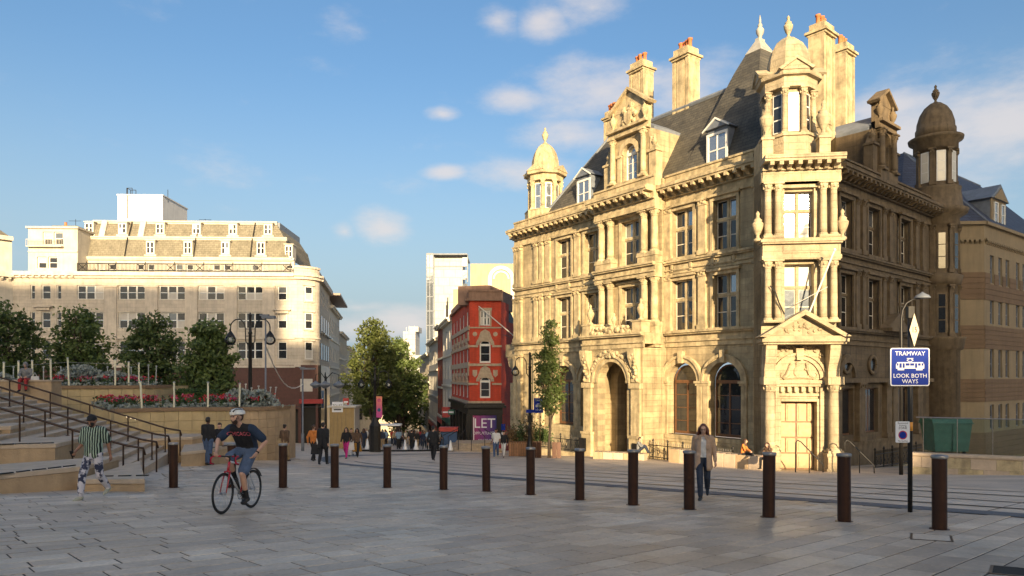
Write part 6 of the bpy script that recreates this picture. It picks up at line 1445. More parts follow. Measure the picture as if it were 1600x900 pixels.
x0 = (589-800)/F*p.y; b = MB(); b.box(x0, x0+.42, p.y-.25, p.y-.24, zat(652, p.y), zat(619, p.y)); b.build('cloth', M_BAN, t)
for dz in (.45, 1.15): b = MB(); b.lathe([(.13, 0), (.13, .006)], 0, 0, 0, 14); b.build('printed_disc', M_FLP if dz > .5 else M_SIGNB, t, T(x0+.2, p.y-.252, zat(650, p.y)+dz) @ Matrix.Rotation(rad(90), 4, 'X'))
b = MB(); b.tube([(x0-.25, p.y-.24, zat(618, p.y)), (x0+.45, p.y-.24, zat(618, p.y))], .02, 5); b.build('arm', M_BLACK, t)
p = atd(828, 45.5); swan_lamp(p.x, p.y, p.z, zat(553, 45.5), 'black lamp post with one hanging globe by the slim tree', arms=1, r=.11, spread=.7, rz=math.pi)
# triple-arm lamp with flat lanterns
p = atd(509, 47); t = thing('street_lamp', p, 'dark lamp post with three flat lanterns by the to-let boards', 'street lamp'); zt = zat(588, 47)
b = MB(); b.smooth = True; b.tube([(p.x, p.y, p.z-.3), (p.x, p.y, zt)], [.1, .07], 8); b.build('pole', M_BLACK, t)
for dx in (-.62, 0, .92):
    b = MB(); b.smooth = True; b.tube([(p.x, p.y, zt-.2), (p.x+dx*.5, p.y-.1, zt+.25), (p.x+dx, p.y-.2, zt+.1), (p.x+dx, p.y-.2, zt-.35)], .03, 6); b.build('bracket', M_BLACK, t)
    b = MB(); b.smooth = True; b.lathe([(.06, .2), (.12, .12), (.36, .0), (.38, -.08), (.36, -.12), (.1, -.3)], p.x+dx, p.y-.2, zt-.5, 12); b.build('lantern', M_LEAD, t)
# plain poles
def pole(px, D, ptop, label, r, m, head=None, pb=None):
    p = atd(px, D); t = thing('light_pole', p, label, 'pole'); zt = zat(ptop, D); b = MB(); b.smooth = True; b.tube([(p.x, p.y, p.z-.3), (p.x, p.y, p.z+1.2), (p.x, p.y, p.z+1.25), (p.x, p.y, zt)], [r*1.6, r*1.6, r, r*.8], 8); b.build('pole', m, t)
    if head: b = MB(); b.box(p.x-.15, p.x+head, p.y-.14, p.y+.14, zt-.02, zt+.1); b.box(p.x-.25, p.x+.15, p.y-.1, p.y+.1, zt+.1, zt+.17); b.build('lamp_head', M_LEAD, t)
    return t
pole(415, 33, 497, 'slim grey lighting column behind the planter beside the twin lamp', .045, M_LEAD, .45)
pole(473, 50, 577, 'slim grey lighting column at the office block corner', .07, M_LEAD, .9)
t = thing('hanging_cable', atd(450, 50), 'pale cable sagging across the granite shopfront', 'cable')
b = MB(); P = []
for i in range(11): f = i/10; P.append(((415+58*f-800)/F*(33.2+16.6*f), 33.2+16.6*f, zat(540+50*f+38*math.sin(math.pi*f*.9)*.9, 33.2+16.6*f)))
b.tube(P, .03, 5); b.build('cable', M_WHITE, t)
# street lamp with a curved arm behind the tramway sign
p = atd(1408, 31); t = thing('street_lamp', p, 'grey street lamp with a curved arm and hood behind the tramway sign', 'street lamp'); q = lambda px, py: ((px-800)/F*31, 31, zat(py, 31))
b = MB(); b.smooth = True; b.tube([(p.x, 31, p.z-.3), q(1408, 530), q(1408, 500), q(1410, 485), q(1416, 474), q(1426, 468), q(1438, 466)], [.09, .07, .05, .045, .045, .04, .04], 8); b.build('pole', M_BLACK, t)
b = MB(); b.smooth = True; b.lathe([(.02, .2), (.1, .13), (.25, .05), (.33, -.05), (.33, -.08), (.0, -.1)], *q(1441, 463), 12); b.build('lamp_hood', M_LEAD, t)

# --- tramway sign
M_INK = mat('black_ink', (.008, .008, .008), .85, .1, spec=.1)
p = at(1422, 800); SGD = p.y; ts = thing('tramway_sign', p, 'blue tramway warning sign and speed diamond on a black post', 'sign')
b = MB(); b.smooth = True; b.tube([(p.x, p.y, p.z-.3), (p.x, p.y, zat(480, SGD))], .042, 10); b.build('post', M_BLACK, ts)
b = MB(); b.box(p.x-.055, p.x+.055, p.y-.05, p.y+.05, zat(497, SGD), zat(479, SGD)); b.build('post_cap', M_BLACK, ts)
M_SBLUE = mat('sign_blue', (.008, .032, .27), .6, .12, 6, spec=.2); M_SWHITE = mat('sign_white', (.75, .76, .78), .4, .04); M_SCREAM = mat('sign_cream', (.6, .5, .36), .6, .1); M_SORANGE = mat('reflective_orange', (.75, .32, .03), .4)
FSG = frame((1388-800)/F*SGD, p.y-.07, 1, 0, 0, -1); sw = 61/F*SGD; zs0, zs1 = zat(603, SGD), zat(544, SGD); sh_ = zs1-zs0
def rrect(x0, x1, z0, z1, r, k=4):
    P = []
    for cx_, cz_, a in ((x1-r, z1-r, 0), (x0+r, z1-r, 90), (x0+r, z0+r, 180), (x1-r, z0+r, 270)):
        for i in range(k+1): t_ = rad(a+90*i/k); P.append((cx_+r*math.cos(t_), cz_+r*math.sin(t_)))
    return P
b = MB(FSG); b.prism(rrect(0, sw, zs0, zs1, .04), -.012, 0); pl = b.build('sign_plate', M_SWHITE, ts)
b = MB(FSG); b.prism(rrect(.018, sw-.018, zs0+.018, zs1-.018, .03), .0, .003); b.build('blue_face', M_SBLUE, pl)
lettering(pl, FSG, sw/2, .005, zs1-.105, 'TRAMWAY', .112, M_SWHITE, ext=.001); lettering(pl, FSG, sw/2, .005, zs0+.185, 'LOOK BOTH', .108, M_SWHITE, ext=.001); lettering(pl, FSG, sw/2, .005, zs0+.082, 'WAYS', .108, M_SWHITE, ext=.001)
b = MB(FSG); zc_ = zs0+sh_*.535; c_ = sw/2
b.prism([(c_-.26, zc_-.055), (c_+.26, zc_-.055), (c_+.26, zc_+.02), (c_+.235, zc_+.065), (c_-.235, zc_+.065), (c_-.26, zc_+.02)], .003, .0055)
for x in (-.17, .17): b.box(c_+x-.06, c_+x+.06, .003, .0054, zc_-.085, zc_-.055)
for a, c in (((-.0, .065), (-.06, .1)), ((-.06, .1), (.0, .135)), ((.0, .065), (.06, .1)), ((.06, .1), (0, .135)), ((-.06, .135), (.06, .135))):
    d = Vector((c[0]-a[0], c[1]-a[1])).normalized()*.005; nn = (-d.y, d.x); b.prism([(c_+a[0]+nn[0], zc_+a[1]+nn[1]), (c_+a[0]-nn[0], zc_+a[1]-nn[1]), (c_+c[0]-nn[0], zc_+c[1]-nn[1]), (c_+c[0]+nn[0], zc_+c[1]+nn[1])], .003, .0052)
b.build('tram_symbol', M_SWHITE, pl)
b = MB(FSG)
for x0, x1 in ((-.245, -.215), (-.2, -.155), (-.14, -.1), (-.085, -.01), (.0, .075), (.09, .13), (.145, .195), (.21, .245)): b.box(c_+x0, c_+x1, .0056, .0064, zc_-.04 if x1-x0 < .05 and abs(x0) < .21 else zc_-.0, zc_+.045)
b.build('tram_windows', M_SBLUE, pl)
# diamond
b = MB(FSG); cx_ = (1425-1388)/F*SGD; hz = zat(516, SGD); hw, hh = 7.5/F*SGD, 26/F*SGD; b.prism([(cx_-hw, hz), (cx_, hz-hh), (cx_+hw, hz), (cx_, hz+hh)], -.0, .008); dp = b.build('speed_diamond', M_SCREAM, ts); lettering(dp, FSG, cx_, .01, hz, '15', .15, M_INK, sx=.72, ext=.001)
# parking plate and orange band
b = MB(FSG); a0 = (1396-1388)/F*SGD; a1 = (1418-1388)/F*SGD; pz0, pz1 = zat(691, SGD), zat(658, SGD); b.prism(rrect(a0, a1, pz0, pz1, .02), 0, .006); pp = b.build('parking_plate', M_SWHITE, ts)
cm = (a0+a1)/2
lettering(pp, FSG, cm, .0075, pz1-.035, 'Restricted', .045, M_INK, ext=.0005); lettering(pp, FSG, cm, .0075, pz1-.078, 'Parking', .045, M_INK, ext=.0005); lettering(pp, FSG, cm, .0075, pz1-.125, 'ZONE', .058, M_INK, ext=.0005); lettering(pp, FSG, cm, .0075, pz0+.03, 'No loading', .04, M_INK, ext=.0005)
M_SRED = mat('sign_red', (.5, .02, .03), .4)
b = MB(FSG); zc2 = pz0+.14; b.prism([(cm+.082*math.cos(math.pi*i/12), zc2+.082*math.sin(math.pi*i/12)) for i in range(24)], .006, .0075); b.build('red_ring', M_SRED, pp); b = MB(FSG); b.prism([(cm+.065*math.cos(math.pi*i/12), zc2+.065*math.sin(math.pi*i/12)) for i in range(24)], .0075, .0085); b.build('blue_disc', M_SBLUE, pp)
b = MB(); b.smooth = True; b.lathe([(.047, 0), (.047, .16)], p.x, p.y, zat(673, SGD), 10); b.build('orange_band', M_SORANGE, ts)

# small blue tram signs on the lamp post by the tree
p = atd(843, 45); t = thing('small_tramway_sign', p, 'tall small blue tram sign on a slim post beside the slim tree', 'sign'); FT = frame((834-800)/F*45, 44.9, 1, 0, 0, -1)
b = MB(FT); b.tube([(.4, -.1, p.z-.2), (.4, -.1, zat(622, 45))], .04, 6); b.build('post', M_CORTEN, t); b = MB(FT); b.box(0, .6, 0, .02, zat(645, 45), zat(622, 45)); b.build('plate', M_SBLUE, t); zc_ = zat(634, 45)
b = MB(FT); b.box(.12, .48, .02, .03, zc_-.08, zc_+.06); b.box(.2, .4, .02, .03, zc_+.1, zc_+.13); b.build('tram_symbol', M_SWHITE, t); lettering(t, FT, .3, .03, zat(625.5, 45), 'TRAM', .16, M_SWHITE, ext=.002); lettering(t, FT, .3, .03, zat(640, 45), 'LOOK', .14, M_SWHITE, ext=.002)
t = thing('street_name_plate', atd(828, 45.3), 'small blue plate and control box on the lamp post by the slim tree', 'sign'); FT = frame((822-800)/F*45.3, 45.3, 1, 0, 0, -1); b = MB(FT); b.box(0, .52, 0, .02, zat(645, 45.3), zat(640, 45.3)); b.build('plate', M_SBLUE, t); b = MB(FT); b.box(.08, .2, -.1, .1, zat(660, 45.3), zat(649, 45.3)); b.box(.3, .42, 0, .12, zat(660, 45.3), zat(648, 45.3)); b.build('control_box', M_BLACK, t)
t = thing('wall_notice', (-.9, 61.5, -2.5), 'small blue and round white notices on the red flank wall', 'sign'); FT = frame((783-800)/F*61, 61.6, 1, 0, 0, -1); b = MB(FT); b.box(0, .35, 0, .03, zat(673, 61), zat(663, 61)); b.build('blue_plate', M_SBLUE, t); b = MB(FT); b.prism([(.15+.14*math.cos(math.pi*i/8), zat(678, 61)+.14*math.sin(math.pi*i/8)) for i in range(16)], 0, .03); b.build('round_plate', M_SWHITE, t)
# to-let boards and shop signs on the left of the street
t = thing('letting_board', atd(527, 62), 'white to-let board sticking out over the street on the left', 'sign'); FT = frame((519-800)/F*62, 62, 1, 0, 0, -1); b = MB(FT); b.box(0, .95, 0, .05, zat(644, 62), zat(628, 62)); b.build('board', M_SWHITE, t); lettering(t, FT, .48, .055, zat(633.5, 62), 'TO LET', .26, M_INK, ext=.002); b = MB(FT); b.box(.15, .8, .05, .055, zat(641, 62), zat(639, 62)); b.build('printed_line', M_BLACK, t); b = MB(FT); b.tube([(-3.2, -.3, zat(636, 62)), (0, 0, zat(636, 62))], .04, 5); b.build('bracket', M_BLACK, t)
t = thing('letting_board', atd(535, 68), 'grey to-let board behind the white one', 'sign'); FT = frame((530-800)/F*68, 68, 1, 0, 0, -1); b = MB(FT); b.box(0, .75, 0, .05, zat(641, 68), zat(629, 68)); b.build('board', M_BSTUC, t); lettering(t, FT, .38, .055, zat(633, 68), 'LET', .26, M_INK, ext=.002)
for px, D, a, c, w, m, lab in ((536, 75, 634, 622, 9, M_SIGNR, 'small red projecting shop sign past the to-let boards'), (502, 88, 638, 610, 4, M_SIGNB, 'narrow blue projecting sign at the office block corner'), (545, 90, 652, 645, 14, M_SIGNB, 'dim fascia sign under the street tree'), (691, 80, 652, 636, 12, M_SIGNR, 'red shop sign on the right of the street'), (700, 74, 648, 640, 10, M_SIGNG, 'green shop sign below the white terrace')):
    x0 = (px-800)/F*D; t = thing('shop_sign', (x0, D, zat(c, D)), lab, 'sign'); b = MB(); b.box(x0, x0+w/F*D, D, D+.1, zat(a, D), zat(c, D)); b.build('board', m, t); b = MB(); b.box(x0+.08, x0+w/F*D-.08, D-.02, D, zat((a+c)/2+1.2, D), zat((a+c)/2-1.2, D)); b.build('printed_line', M_SWHITE, t)

# --- in front of the post office: railings, seat walls, planter, rust posts, door handrails
def railing(F0, u0, u1, n, z0, label):
    p = F0 @ Vector(((u0+u1)/2, n, z0)); t = thing('iron_railing', p, label, 'railing', 'railings before the post office')
    b = MB(F0); b.box(u0, u1, n-.2, n+.2, z0-1.2, z0+.12); b.build('kerb', M_TRIM, t)
    b = MB(F0); b.box(u0, u1, n-.025, n+.025, z0+.22, z0+.27); b.box(u0, u1, n-.025, n+.025, z0+.95, z0+1.0); b.build('rail', M_BLACK, t)
    m = max(2, int((u1-u0)/.16)); b = MB(); b.tube([(0, 0, .1), (0, 0, 1.1)], .014, 4); b.lathe([(.03, 1.08), (.012, 1.2), (0, 1.22)], n=4, cap=False); me = b.mesh('bar', M_BLACK)
    for i in range(m+1): inst('bar', me, t, F0 @ T(u0+(u1-u0)*i/m, n, z0))
    b = MB(); b.smooth = True; b.ring(.1, .13, -.01, .01, 0, .6, 0, 2*math.pi, 12); b.ring(.04, .06, -.01, .01, 0, .8, 0, 2*math.pi, 8); b.ring(.04, .06, -.01, .01, 0, .4, 0, 2*math.pi, 8); sc = b.mesh('scroll', M_BLACK)
    for i in range(int((u1-u0)/.48)): inst('scroll', sc, t, F0 @ T(u0+.24+.48*i, n+.02, z0))
    b = MB(); b.smooth = True; b.lathe([(.04, 0), (.04, 1.1), (.06, 1.12), (.03, 1.18), (.075, 1.27), (.03, 1.36), (0, 1.4)], n=8, cap=False); me = b.mesh('standard', M_BLACK)
    for i in range(int((u1-u0)/1.2)+1): inst('standard', me, t, F0 @ T(u0+1.2*i, n+.0, z0))
railing(FL, 12.6, 18.8, 2.0, -3.95, 'black iron railing left of the portico by the slim tree'); railing(FL, .2, 6.5, 1.7, -3.75, 'black iron railing right of the portico behind the seat walls'); railing(FR, .6, 7.5, 2.0, -3.9, 'black iron railing in shade right of the corner door')
def seat(pts, h, label, n):
    P = [atd(*q) for q in pts]; d = (P[1]-P[0]).xy.normalized(); nn = Vector((-d.y, d.x)); L_ = (P[1]-P[0]).xy.length; t = thing('stone_seat_wall', P[0], label, 'seat wall', 'seat walls before the post office')
    for i in range(n):
        a, c = P[0].xy+d*(L_*i/n+.01), P[0].xy+d*(L_*(i+1)/n-.01); zb = min(g(*a), g(*c)); b = MB(); b.prism([tuple(a), tuple(c), tuple(c+nn*.75), tuple(a+nn*.75)], zb-.5, g(*(P[0].xy.lerp(P[1].xy, .5)))+h, 2); b.build('stone_block', M_STEP if i % 3 else M_LEDGE, t, bevel=.02)
        for q in (.3, .75): x, y = a+(c-a)*q+nn*.08; b = MB(); b.box(x-.08, x+.08, y-.05, y+.05, g(*(P[0].xy.lerp(P[1].xy, .5)))+h, g(*(P[0].xy.lerp(P[1].xy, .5)))+h+.03); b.build('skate_stop', M_BLACK, t)
seat(((926, 41.2), (1006, 39.8)), .36, 'low stone seat wall in front of the portico', 5); seat(((1044, 38.8), (1188, 34.8)), .7, 'higher stone seat wall right of the portico, before the railing', 8)
# wooden planter with shrubs
def wood_planter():
    D = 46; x0, x1 = (795-800)/F*D, (846-800)/F*D; zb = g(.5, D); zt = zat(691, D); t = thing('wooden_planter', ((x0+x1)/2, D, zb), 'slatted wooden planter with mixed shrubs at the left corner of the post office', 'planter')
    n = 13
    M_SLAT = mat('larch_slat', (.30, .15, .07), .7, .35, 5, objinfo=.2)
    for i in range(n): a = x0+(x1-x0)*i/n; b = MB(); b.box(a+.012, a+(x1-x0)/n-.012, D-.03, D+.01, zb+.03, zt); b.build('slat', M_SLAT, t)
    b = MB(); b.box(x0, x1, D+.01, D+1.6, zb-.3, zt-.1); b.box(x0-.02, x1+.02, D-.05, D+.08, zt, zt+.06); b.build('box', M_WOOD, t)
    r = random.Random(3); M_S1, M_S2 = mat('shrub_leaf', (.07, .11, .03), .6, .4, 6), mat('bronze_shrub_leaf', (.20, .12, .05), .6, .4, 6)
    for j, (cx_, w, h, m) in enumerate(((x0+.2, .5, 1.0, M_S2), (x0+.75, .5, 1.2, M_S1), (x1-.75, .55, 1.5, M_S2), (x1-.2, .6, 1.2, M_S1), (x1+.25, .5, .9, M_S1))):
        b = MB()
        for q in range(700):
            v = Vector((r.gauss(0, .4)*w, r.gauss(0, .4)*w, abs(r.gauss(0, .45))*h)); leafquad(b, Vector((cx_, D+.6, zt))+v, r.uniform(.05, .1), r)
        for q in range(8): b.tube([(cx_, D+.6, zt-.2), (cx_+r.gauss(0, .3)*w, D+.6+r.gauss(0, .2), zt+h*.7)], .012, 4)
        o = b.build('shrub', m, t); o['kind'] = 'stuff'
wood_planter()
for px, py, lab in ((835, 717, 'leftmost'), (842, 716, 'second'), (866, 717, 'third'), (873, 718, 'rightmost')):
    p = atd(px, 43); t = thing('flat_rust_post', p, lab+' of the four flat rust-brown posts beside the slim tree', 'post', 'flat rust posts by the slim tree'); b = MB(); b.box(-.13, .13, -.03, .03, -.2, zat(691, 43)-p.z); b.build('blade', M_CORTEN, t, T(*p)); b = MB(); b.box(-.16, .16, -.06, .06, -.02, .02); b.build('foot', M_CORTEN, t, T(*p))
def door_rail(px0, py0, px1, py1, D, label):
    t = thing('door_handrail', atd(px0, D), label, 'handrail'); q = lambda px, py, d=0: ((px-800)/F*(D-d), D-d, zat(py, D-d)); b = MB(); b.smooth = True
    b.tube([q(px0, py0+50), q(px0, py0+4), q(px0+3, py0), q(px0+8, py0+2), q(px1, py1, .6), q(px1, py1+12, .6)], .03, 7); b.build('rail', M_BLACK, t); b = MB(); b.tube([q((px0+px1)/2, (py0+py1)/2+2, .3), q((px0+px1)/2, py1+24, .3)], .025, 6); b.build('post', M_BLACK, t)
door_rail(1243, 688, 1286, 726, 34.3, 'black handrail in front of the pale corner door'); door_rail(1320, 688, 1366, 728, 34.3, 'black handrail right of the porch in shade')
# low stone wall with glass screen, bin behind
WG = thing('glass_screen_wall', (20, 32, -3.2), 'low stone wall topped by a glass screen at the right edge', 'wall')
a, c = atd(1421, 32.5), atd(1800, 28.6); d = (c-a).xy.normalized(); nn = Vector((-d.y, d.x)); L_ = (c-a).xy.length; zt = zat(707, 32.5); n = 9
for i in range(n):
    for k in range(2):
        s0, s1 = L_*(i+.5*k)/n, min(L_, L_*(i+1+.5*k)/n)
        if k and i == 0: b = MB(); p0, p1 = a.xy, a.xy+d*(s0-.008); zb = g(*a.xy)-.4; b.prism([tuple(p0), tuple(p1), tuple(p1+nn*.5), tuple(p0+nn*.5)], zt-.65+.004, zt-.16, 2); b.build('stone_block', M_STEP, WG)
        p0, p1 = a.xy+d*(s0+.004), a.xy+d*(s1-.004); b = MB(); b.prism([tuple(p0), tuple(p1), tuple(p1+nn*.5), tuple(p0+nn*.5)], (zt-1.8) if k == 0 else zt-.646, zt-.654 if k == 0 else zt-.16, 2); b.build('stone_block', M_STEP if (i+k) % 2 else M_TRIM, WG)
b = MB(); p0, p1 = a.xy-d*.06-nn*.06, c.xy-nn*.06; b.prism([tuple(p0), tuple(p1), tuple(p1+nn*.62), tuple(p0+nn*.62)], zt-.16, zt, 2); b.build('coping', M_STEP, WG, bevel=.04)
zg1 = zat(652, 33); M_SCR = clearglass('screen_glass', (.80, .87, .84))
for i in range(6):
    s0, s1 = .6+1.35*i, .6+1.35*(i+1)-.02; p0, p1 = a.xy+d*s0+nn*.8, a.xy+d*s1+nn*.8; b = MB(); b.prism([tuple(p0), tuple(p1), tuple(p1+nn*.012), tuple(p0+nn*.012)], zt-.3, zg1, 2); b.build('glass_pane', M_SCR, WG)
    b = MB(); b.tube([(*p0, zt-.4), (*p0, zg1)], .02, 5); b.build('clamp_post', M_STEEL, WG)
b = MB(); p0, p1 = a.xy+d*.3+nn*.8, c.xy+nn*.8; b.tube([(*p0, zg1), (*p1, zg1)], .03, 6); b.build('top_rail', M_STEEL, WG)
bn = thing('waste_container', atd(1488, 37), 'green waste container behind the glass screen', 'container'); M_BIN = mat('green_plastic', (.045, .14, .105), .6, .3, 3); q = atd(1488, 37); z1 = zat(655, 37); z0 = z1-1.7
b = MB(); b.taper((q.x-.9, q.x+.85, 37, 38, z0), (q.x-1.05, q.x+.98, 36.9, 38.1, z1-.25)); bo = b.build('body', M_BIN, bn); b = MB(); b.box(q.x-1.12, q.x+1.05, 36.85, 38.2, z1-.25, z1-.19); b.prism([(36.9, z1-.19), (38.15, z1-.19), (38.1, z1-.02), (37.0, z1)], q.x-1.08, q.x+1.02, 0); b.build('lid', M_BIN, bn); b = MB(); b.box(q.x-.03, q.x+.0, 36.88, 37, z0, z1-.3); b.build('rib', M_SIGNG, bn)
for s in (-.8, .75): b = MB(); b.lathe([(.1, -.04), (.1, .04)], 0, 0, 0, 10); b.build('wheel', M_BLACK, bn, T(q.x+s, 37.2, z0-.1) @ Matrix.Rotation(rad(90), 4, 'Y'))
b = MB(); b.box(q.x-1.2, q.x+1.1, 36.7, 38.4, z0-1.2, z0-.2); b.build('loading_plinth', M_SANDD, bn)
# crowd-control clutter across the street mouth: low kerb, white cones, kiosk
t = thing('street_kerb', atd(640, 57), 'low dark kerb line across the mouth of the street', 'kerb'); a, c = at(560, 705), at(706, 704.5); 
for i in range(8):
    p0, p1 = a.xy.lerp(c.xy, i/8), a.xy.lerp(c.xy, (i+1)/8-.003); b = MB(); b.add([(p0.x, p0.y, g(*p0)-.1), (p1.x, p1.y, g(*p1)-.1), (p1.x, p1.y+.25, g(*p1)-.1), (p0.x, p0.y+.25, g(*p0)-.1), (p0.x, p0.y, g(*p0)+.1), (p1.x, p1.y, g(*p1)+.1), (p1.x, p1.y+.25, g(*p1)+.1), (p0.x, p0.y+.25, g(*p0)+.1)], [(0, 3, 2, 1), (4, 5, 6, 7), (0, 1, 5, 4), (1, 2, 6, 5), (2, 3, 7, 6), (3, 0, 4, 7)]); b.build('kerb_stone', M_BLACK, t)
for i, px in enumerate((574, 592, 633, 650, 704)):
    p = atd(px, 56.5); t = thing('white_cone', p, ('first', 'second', 'third', 'fourth', 'fifth')[i]+' small white cone from the left along the street kerb', 'cone', 'white cones along the street kerb'); b = MB(); b.smooth = True; b.lathe([(.22, 0), (.2, .12), (.12, .35), (.1, .6), (.05, .78), (.04, .82)], n=10); b.build('cone', M_SWHITE, t, T(p.x, p.y, p.z+.06)); b = MB(); b.box(-.24, .24, -.24, .24, 0, .06); b.build('base', M_BLACK, t, T(*p))
q = atd(538, 62); t = thing('wooden_kiosk', q, 'tan timber kiosk on the left of the street', 'kiosk'); M_TAN = mat('tan_board', (.35, .24, .1), .7, .2, 2)
for i in range(6): b = MB(); b.box(q.x-1.3+.36*i, q.x-1.3+.36*i+.34, q.y, q.y+.06, q.z, q.z+3.6); b.build('board', M_TAN, t)
b = MB(); b.box(q.x-1.35, q.x+.9, q.y+.06, q.y+2, q.z, q.z+3.55); b.box(q.x-1.5, q.x+1.05, q.y-.2, q.y+2.2, q.z+3.6, q.z+3.75); b.build('body', M_WSTUC, t)
q = atd(699, 60); t = thing('newspaper_stand', q, 'blue and red market stand by the white terrace', 'stand'); b = MB(); b.box(q.x-.6, q.x+.8, q.y, q.y+.8, q.z, q.z+1.6); b.build('cabinet', M_SIGNB, t); b = MB(); b.box(q.x-.7, q.x+.9, q.y-.15, q.y+.9, q.z+1.6, q.z+1.95); b.build('canopy', M_SIGNR, t)
q = atd(602, 60); t = thing('market_table', q, 'white-topped stall table behind the street lamp', 'table'); b = MB(); b.box(q.x-1.3, q.x+1.3, q.y, q.y+.9, q.z+2.0, q.z+2.15); b.build('top', M_SWHITE, t)
for s in (-1.2, 1.2): b = MB(); b.tube([(q.x+s, q.y+.4, q.z), (q.x+s, q.y+.4, q.z+2.0)], .04, 5); b.build('leg', M_BLACK, t)
# ------------------------------------------------------------------ people
import numpy as np
from mathutils.bvhtree import BVHTree
def cloth(name, c, v=.3, s=9, rough=.85): return mat('cloth_'+name, c, rough, v, s, .25, 40, coord='obj')
SKIN = mat('skin', (.55, .32, .22), .55, .15, 6, coord='obj'); SKIN2 = mat('skin_tan', (.30, .15, .09), .55, .15, 6, coord='obj'); SKIN3 = mat('skin_dark', (.09, .045, .03), .55, .2, 6, coord='obj')
HAIRD = mat('dark_hair', (.018, .013, .01), .5, .4, 30, .4, 60, coord='obj'); HAIRR = mat('auburn_hair', (.13, .035, .018), .45, .5, 24, .5, 50, coord='obj'); HAIRB = mat('brown_hair', (.07, .035, .018), .5, .4, 30, coord='obj'); HAIRG = mat('grey_hair', (.3, .29, .28), .6, .3, 30, coord='obj')
C_BLACK = cloth('black', (.014, .014, .016)); C_NAVY = cloth('navy', (.02, .03, .06)); C_JEAN = cloth('denim', (.06, .10, .19)); C_JEAND = cloth('dark_denim', (.022, .032, .055)); C_WHITE = cloth('white', (.62, .6, .57), .15); C_BEIGE = cloth('beige_wool', (.42, .29, .2), .2); C_GREY = cloth('grey', (.2, .2, .2)); C_ORANGE = cloth('orange', (.6, .2, .04)); C_PINK = cloth('magenta', (.5, .02, .2)); C_MUST = cloth('mustard', (.4, .2, .03)); C_RED = cloth('red', (.36, .03, .03)); C_GREEN = cloth('green', (.04, .14, .09)); C_BROWN = cloth('brown', (.12, .07, .04)); C_SHORT = cloth('blue_shorts', (.09, .13, .21)); C_TAN = cloth('tan', (.34, .24, .13)); C_LBLUE = cloth('light_blue', (.22, .33, .45))
S_WHITE = cloth('pale_shoe', (.45, .43, .32), .2); S_BLACK = cloth('black_shoe', (.012, .012, .012), .2, 9, .5)
def stripes(name, c1, c2, period):
    m, t, b = newmat(name); Nn = t.nodes; L = t.links; b.inputs['Roughness'].default_value = .85
    tcn = Nn.new('ShaderNodeTexCoord'); nz_ = Nn.new('ShaderNodeTexNoise'); nz_.inputs['Scale'].default_value = 5; L.new(tcn.outputs['Object'], nz_.inputs['Vector'])
    sp = Nn.new('ShaderNodeSeparateXYZ'); L.new(tcn.outputs['Object'], sp.inputs[0])
    ad = Nn.new('ShaderNodeMath'); ad.operation = 'MULTIPLY_ADD'; L.new(nz_.outputs['Fac'], ad.inputs[0]); ad.inputs[1].default_value = .05; L.new(sp.outputs[0], ad.inputs[2])
    a2 = Nn.new('ShaderNodeMath'); a2.operation = 'MULTIPLY_ADD'; L.new(sp.outputs[1], a2.inputs[0]); a2.inputs[1].default_value = .35; L.new(ad.outputs[0], a2.inputs[2])
    mu = Nn.new('ShaderNodeMath'); mu.operation = 'MULTIPLY'; L.new(a2.outputs[0], mu.inputs[0]); mu.inputs[1].default_value = 2*math.pi/period; sn = Nn.new('ShaderNodeMath'); sn.operation = 'SINE'; L.new(mu.outputs[0], sn.inputs[0])
    gt = Nn.new('ShaderNodeMath'); gt.operation = 'GREATER_THAN'; L.new(sn.outputs[0], gt.inputs[0]); gt.inputs[1].default_value = .25
    mx_ = Nn.new('ShaderNodeMixRGB'); L.new(gt.outputs[0], mx_.inputs[0]); mx_.inputs[1].default_value = (*c1, 1); mx_.inputs[2].default_value = (*c2, 1); L.new(mx_.outputs[0], b.inputs['Base Color']); return m
def blotch(name, c1, c2, scale, th=.54):
    m, t, b = newmat(name); Nn = t.nodes; L = t.links; b.inputs['Roughness'].default_value = .85; n = Nn.new('ShaderNodeTexNoise'); n.inputs['Scale'].default_value = scale; n.inputs['Detail'].default_value = 5; L.new(Nn.new('ShaderNodeTexCoord').outputs['Object'], n.inputs['Vector'])
    sp = Nn.new('ShaderNodeSeparateXYZ'); L.new(Nn.nodes['x'].outputs[0], sp.inputs[0]) if False else None
    cr = Nn.new('ShaderNodeValToRGB'); cr.color_ramp.elements[0].position = th-.03; cr.color_ramp.elements[1].position = th+.03; cr.color_ramp.elements[0].color = (*c1, 1); cr.color_ramp.elements[1].color = (*c2, 1); L.new(n.outputs['Fac'], cr.inputs[0]); L.new(cr.outputs[0], b.inputs['Base Color']); return m
C_STRIPE = stripes('striped_shirt', (.006, .016, .012), (.36, .45, .35), .05); C_DYE = blotch('tie_dye_trousers', (.55, .52, .55), (.03, .035, .07), 8.5, .515)

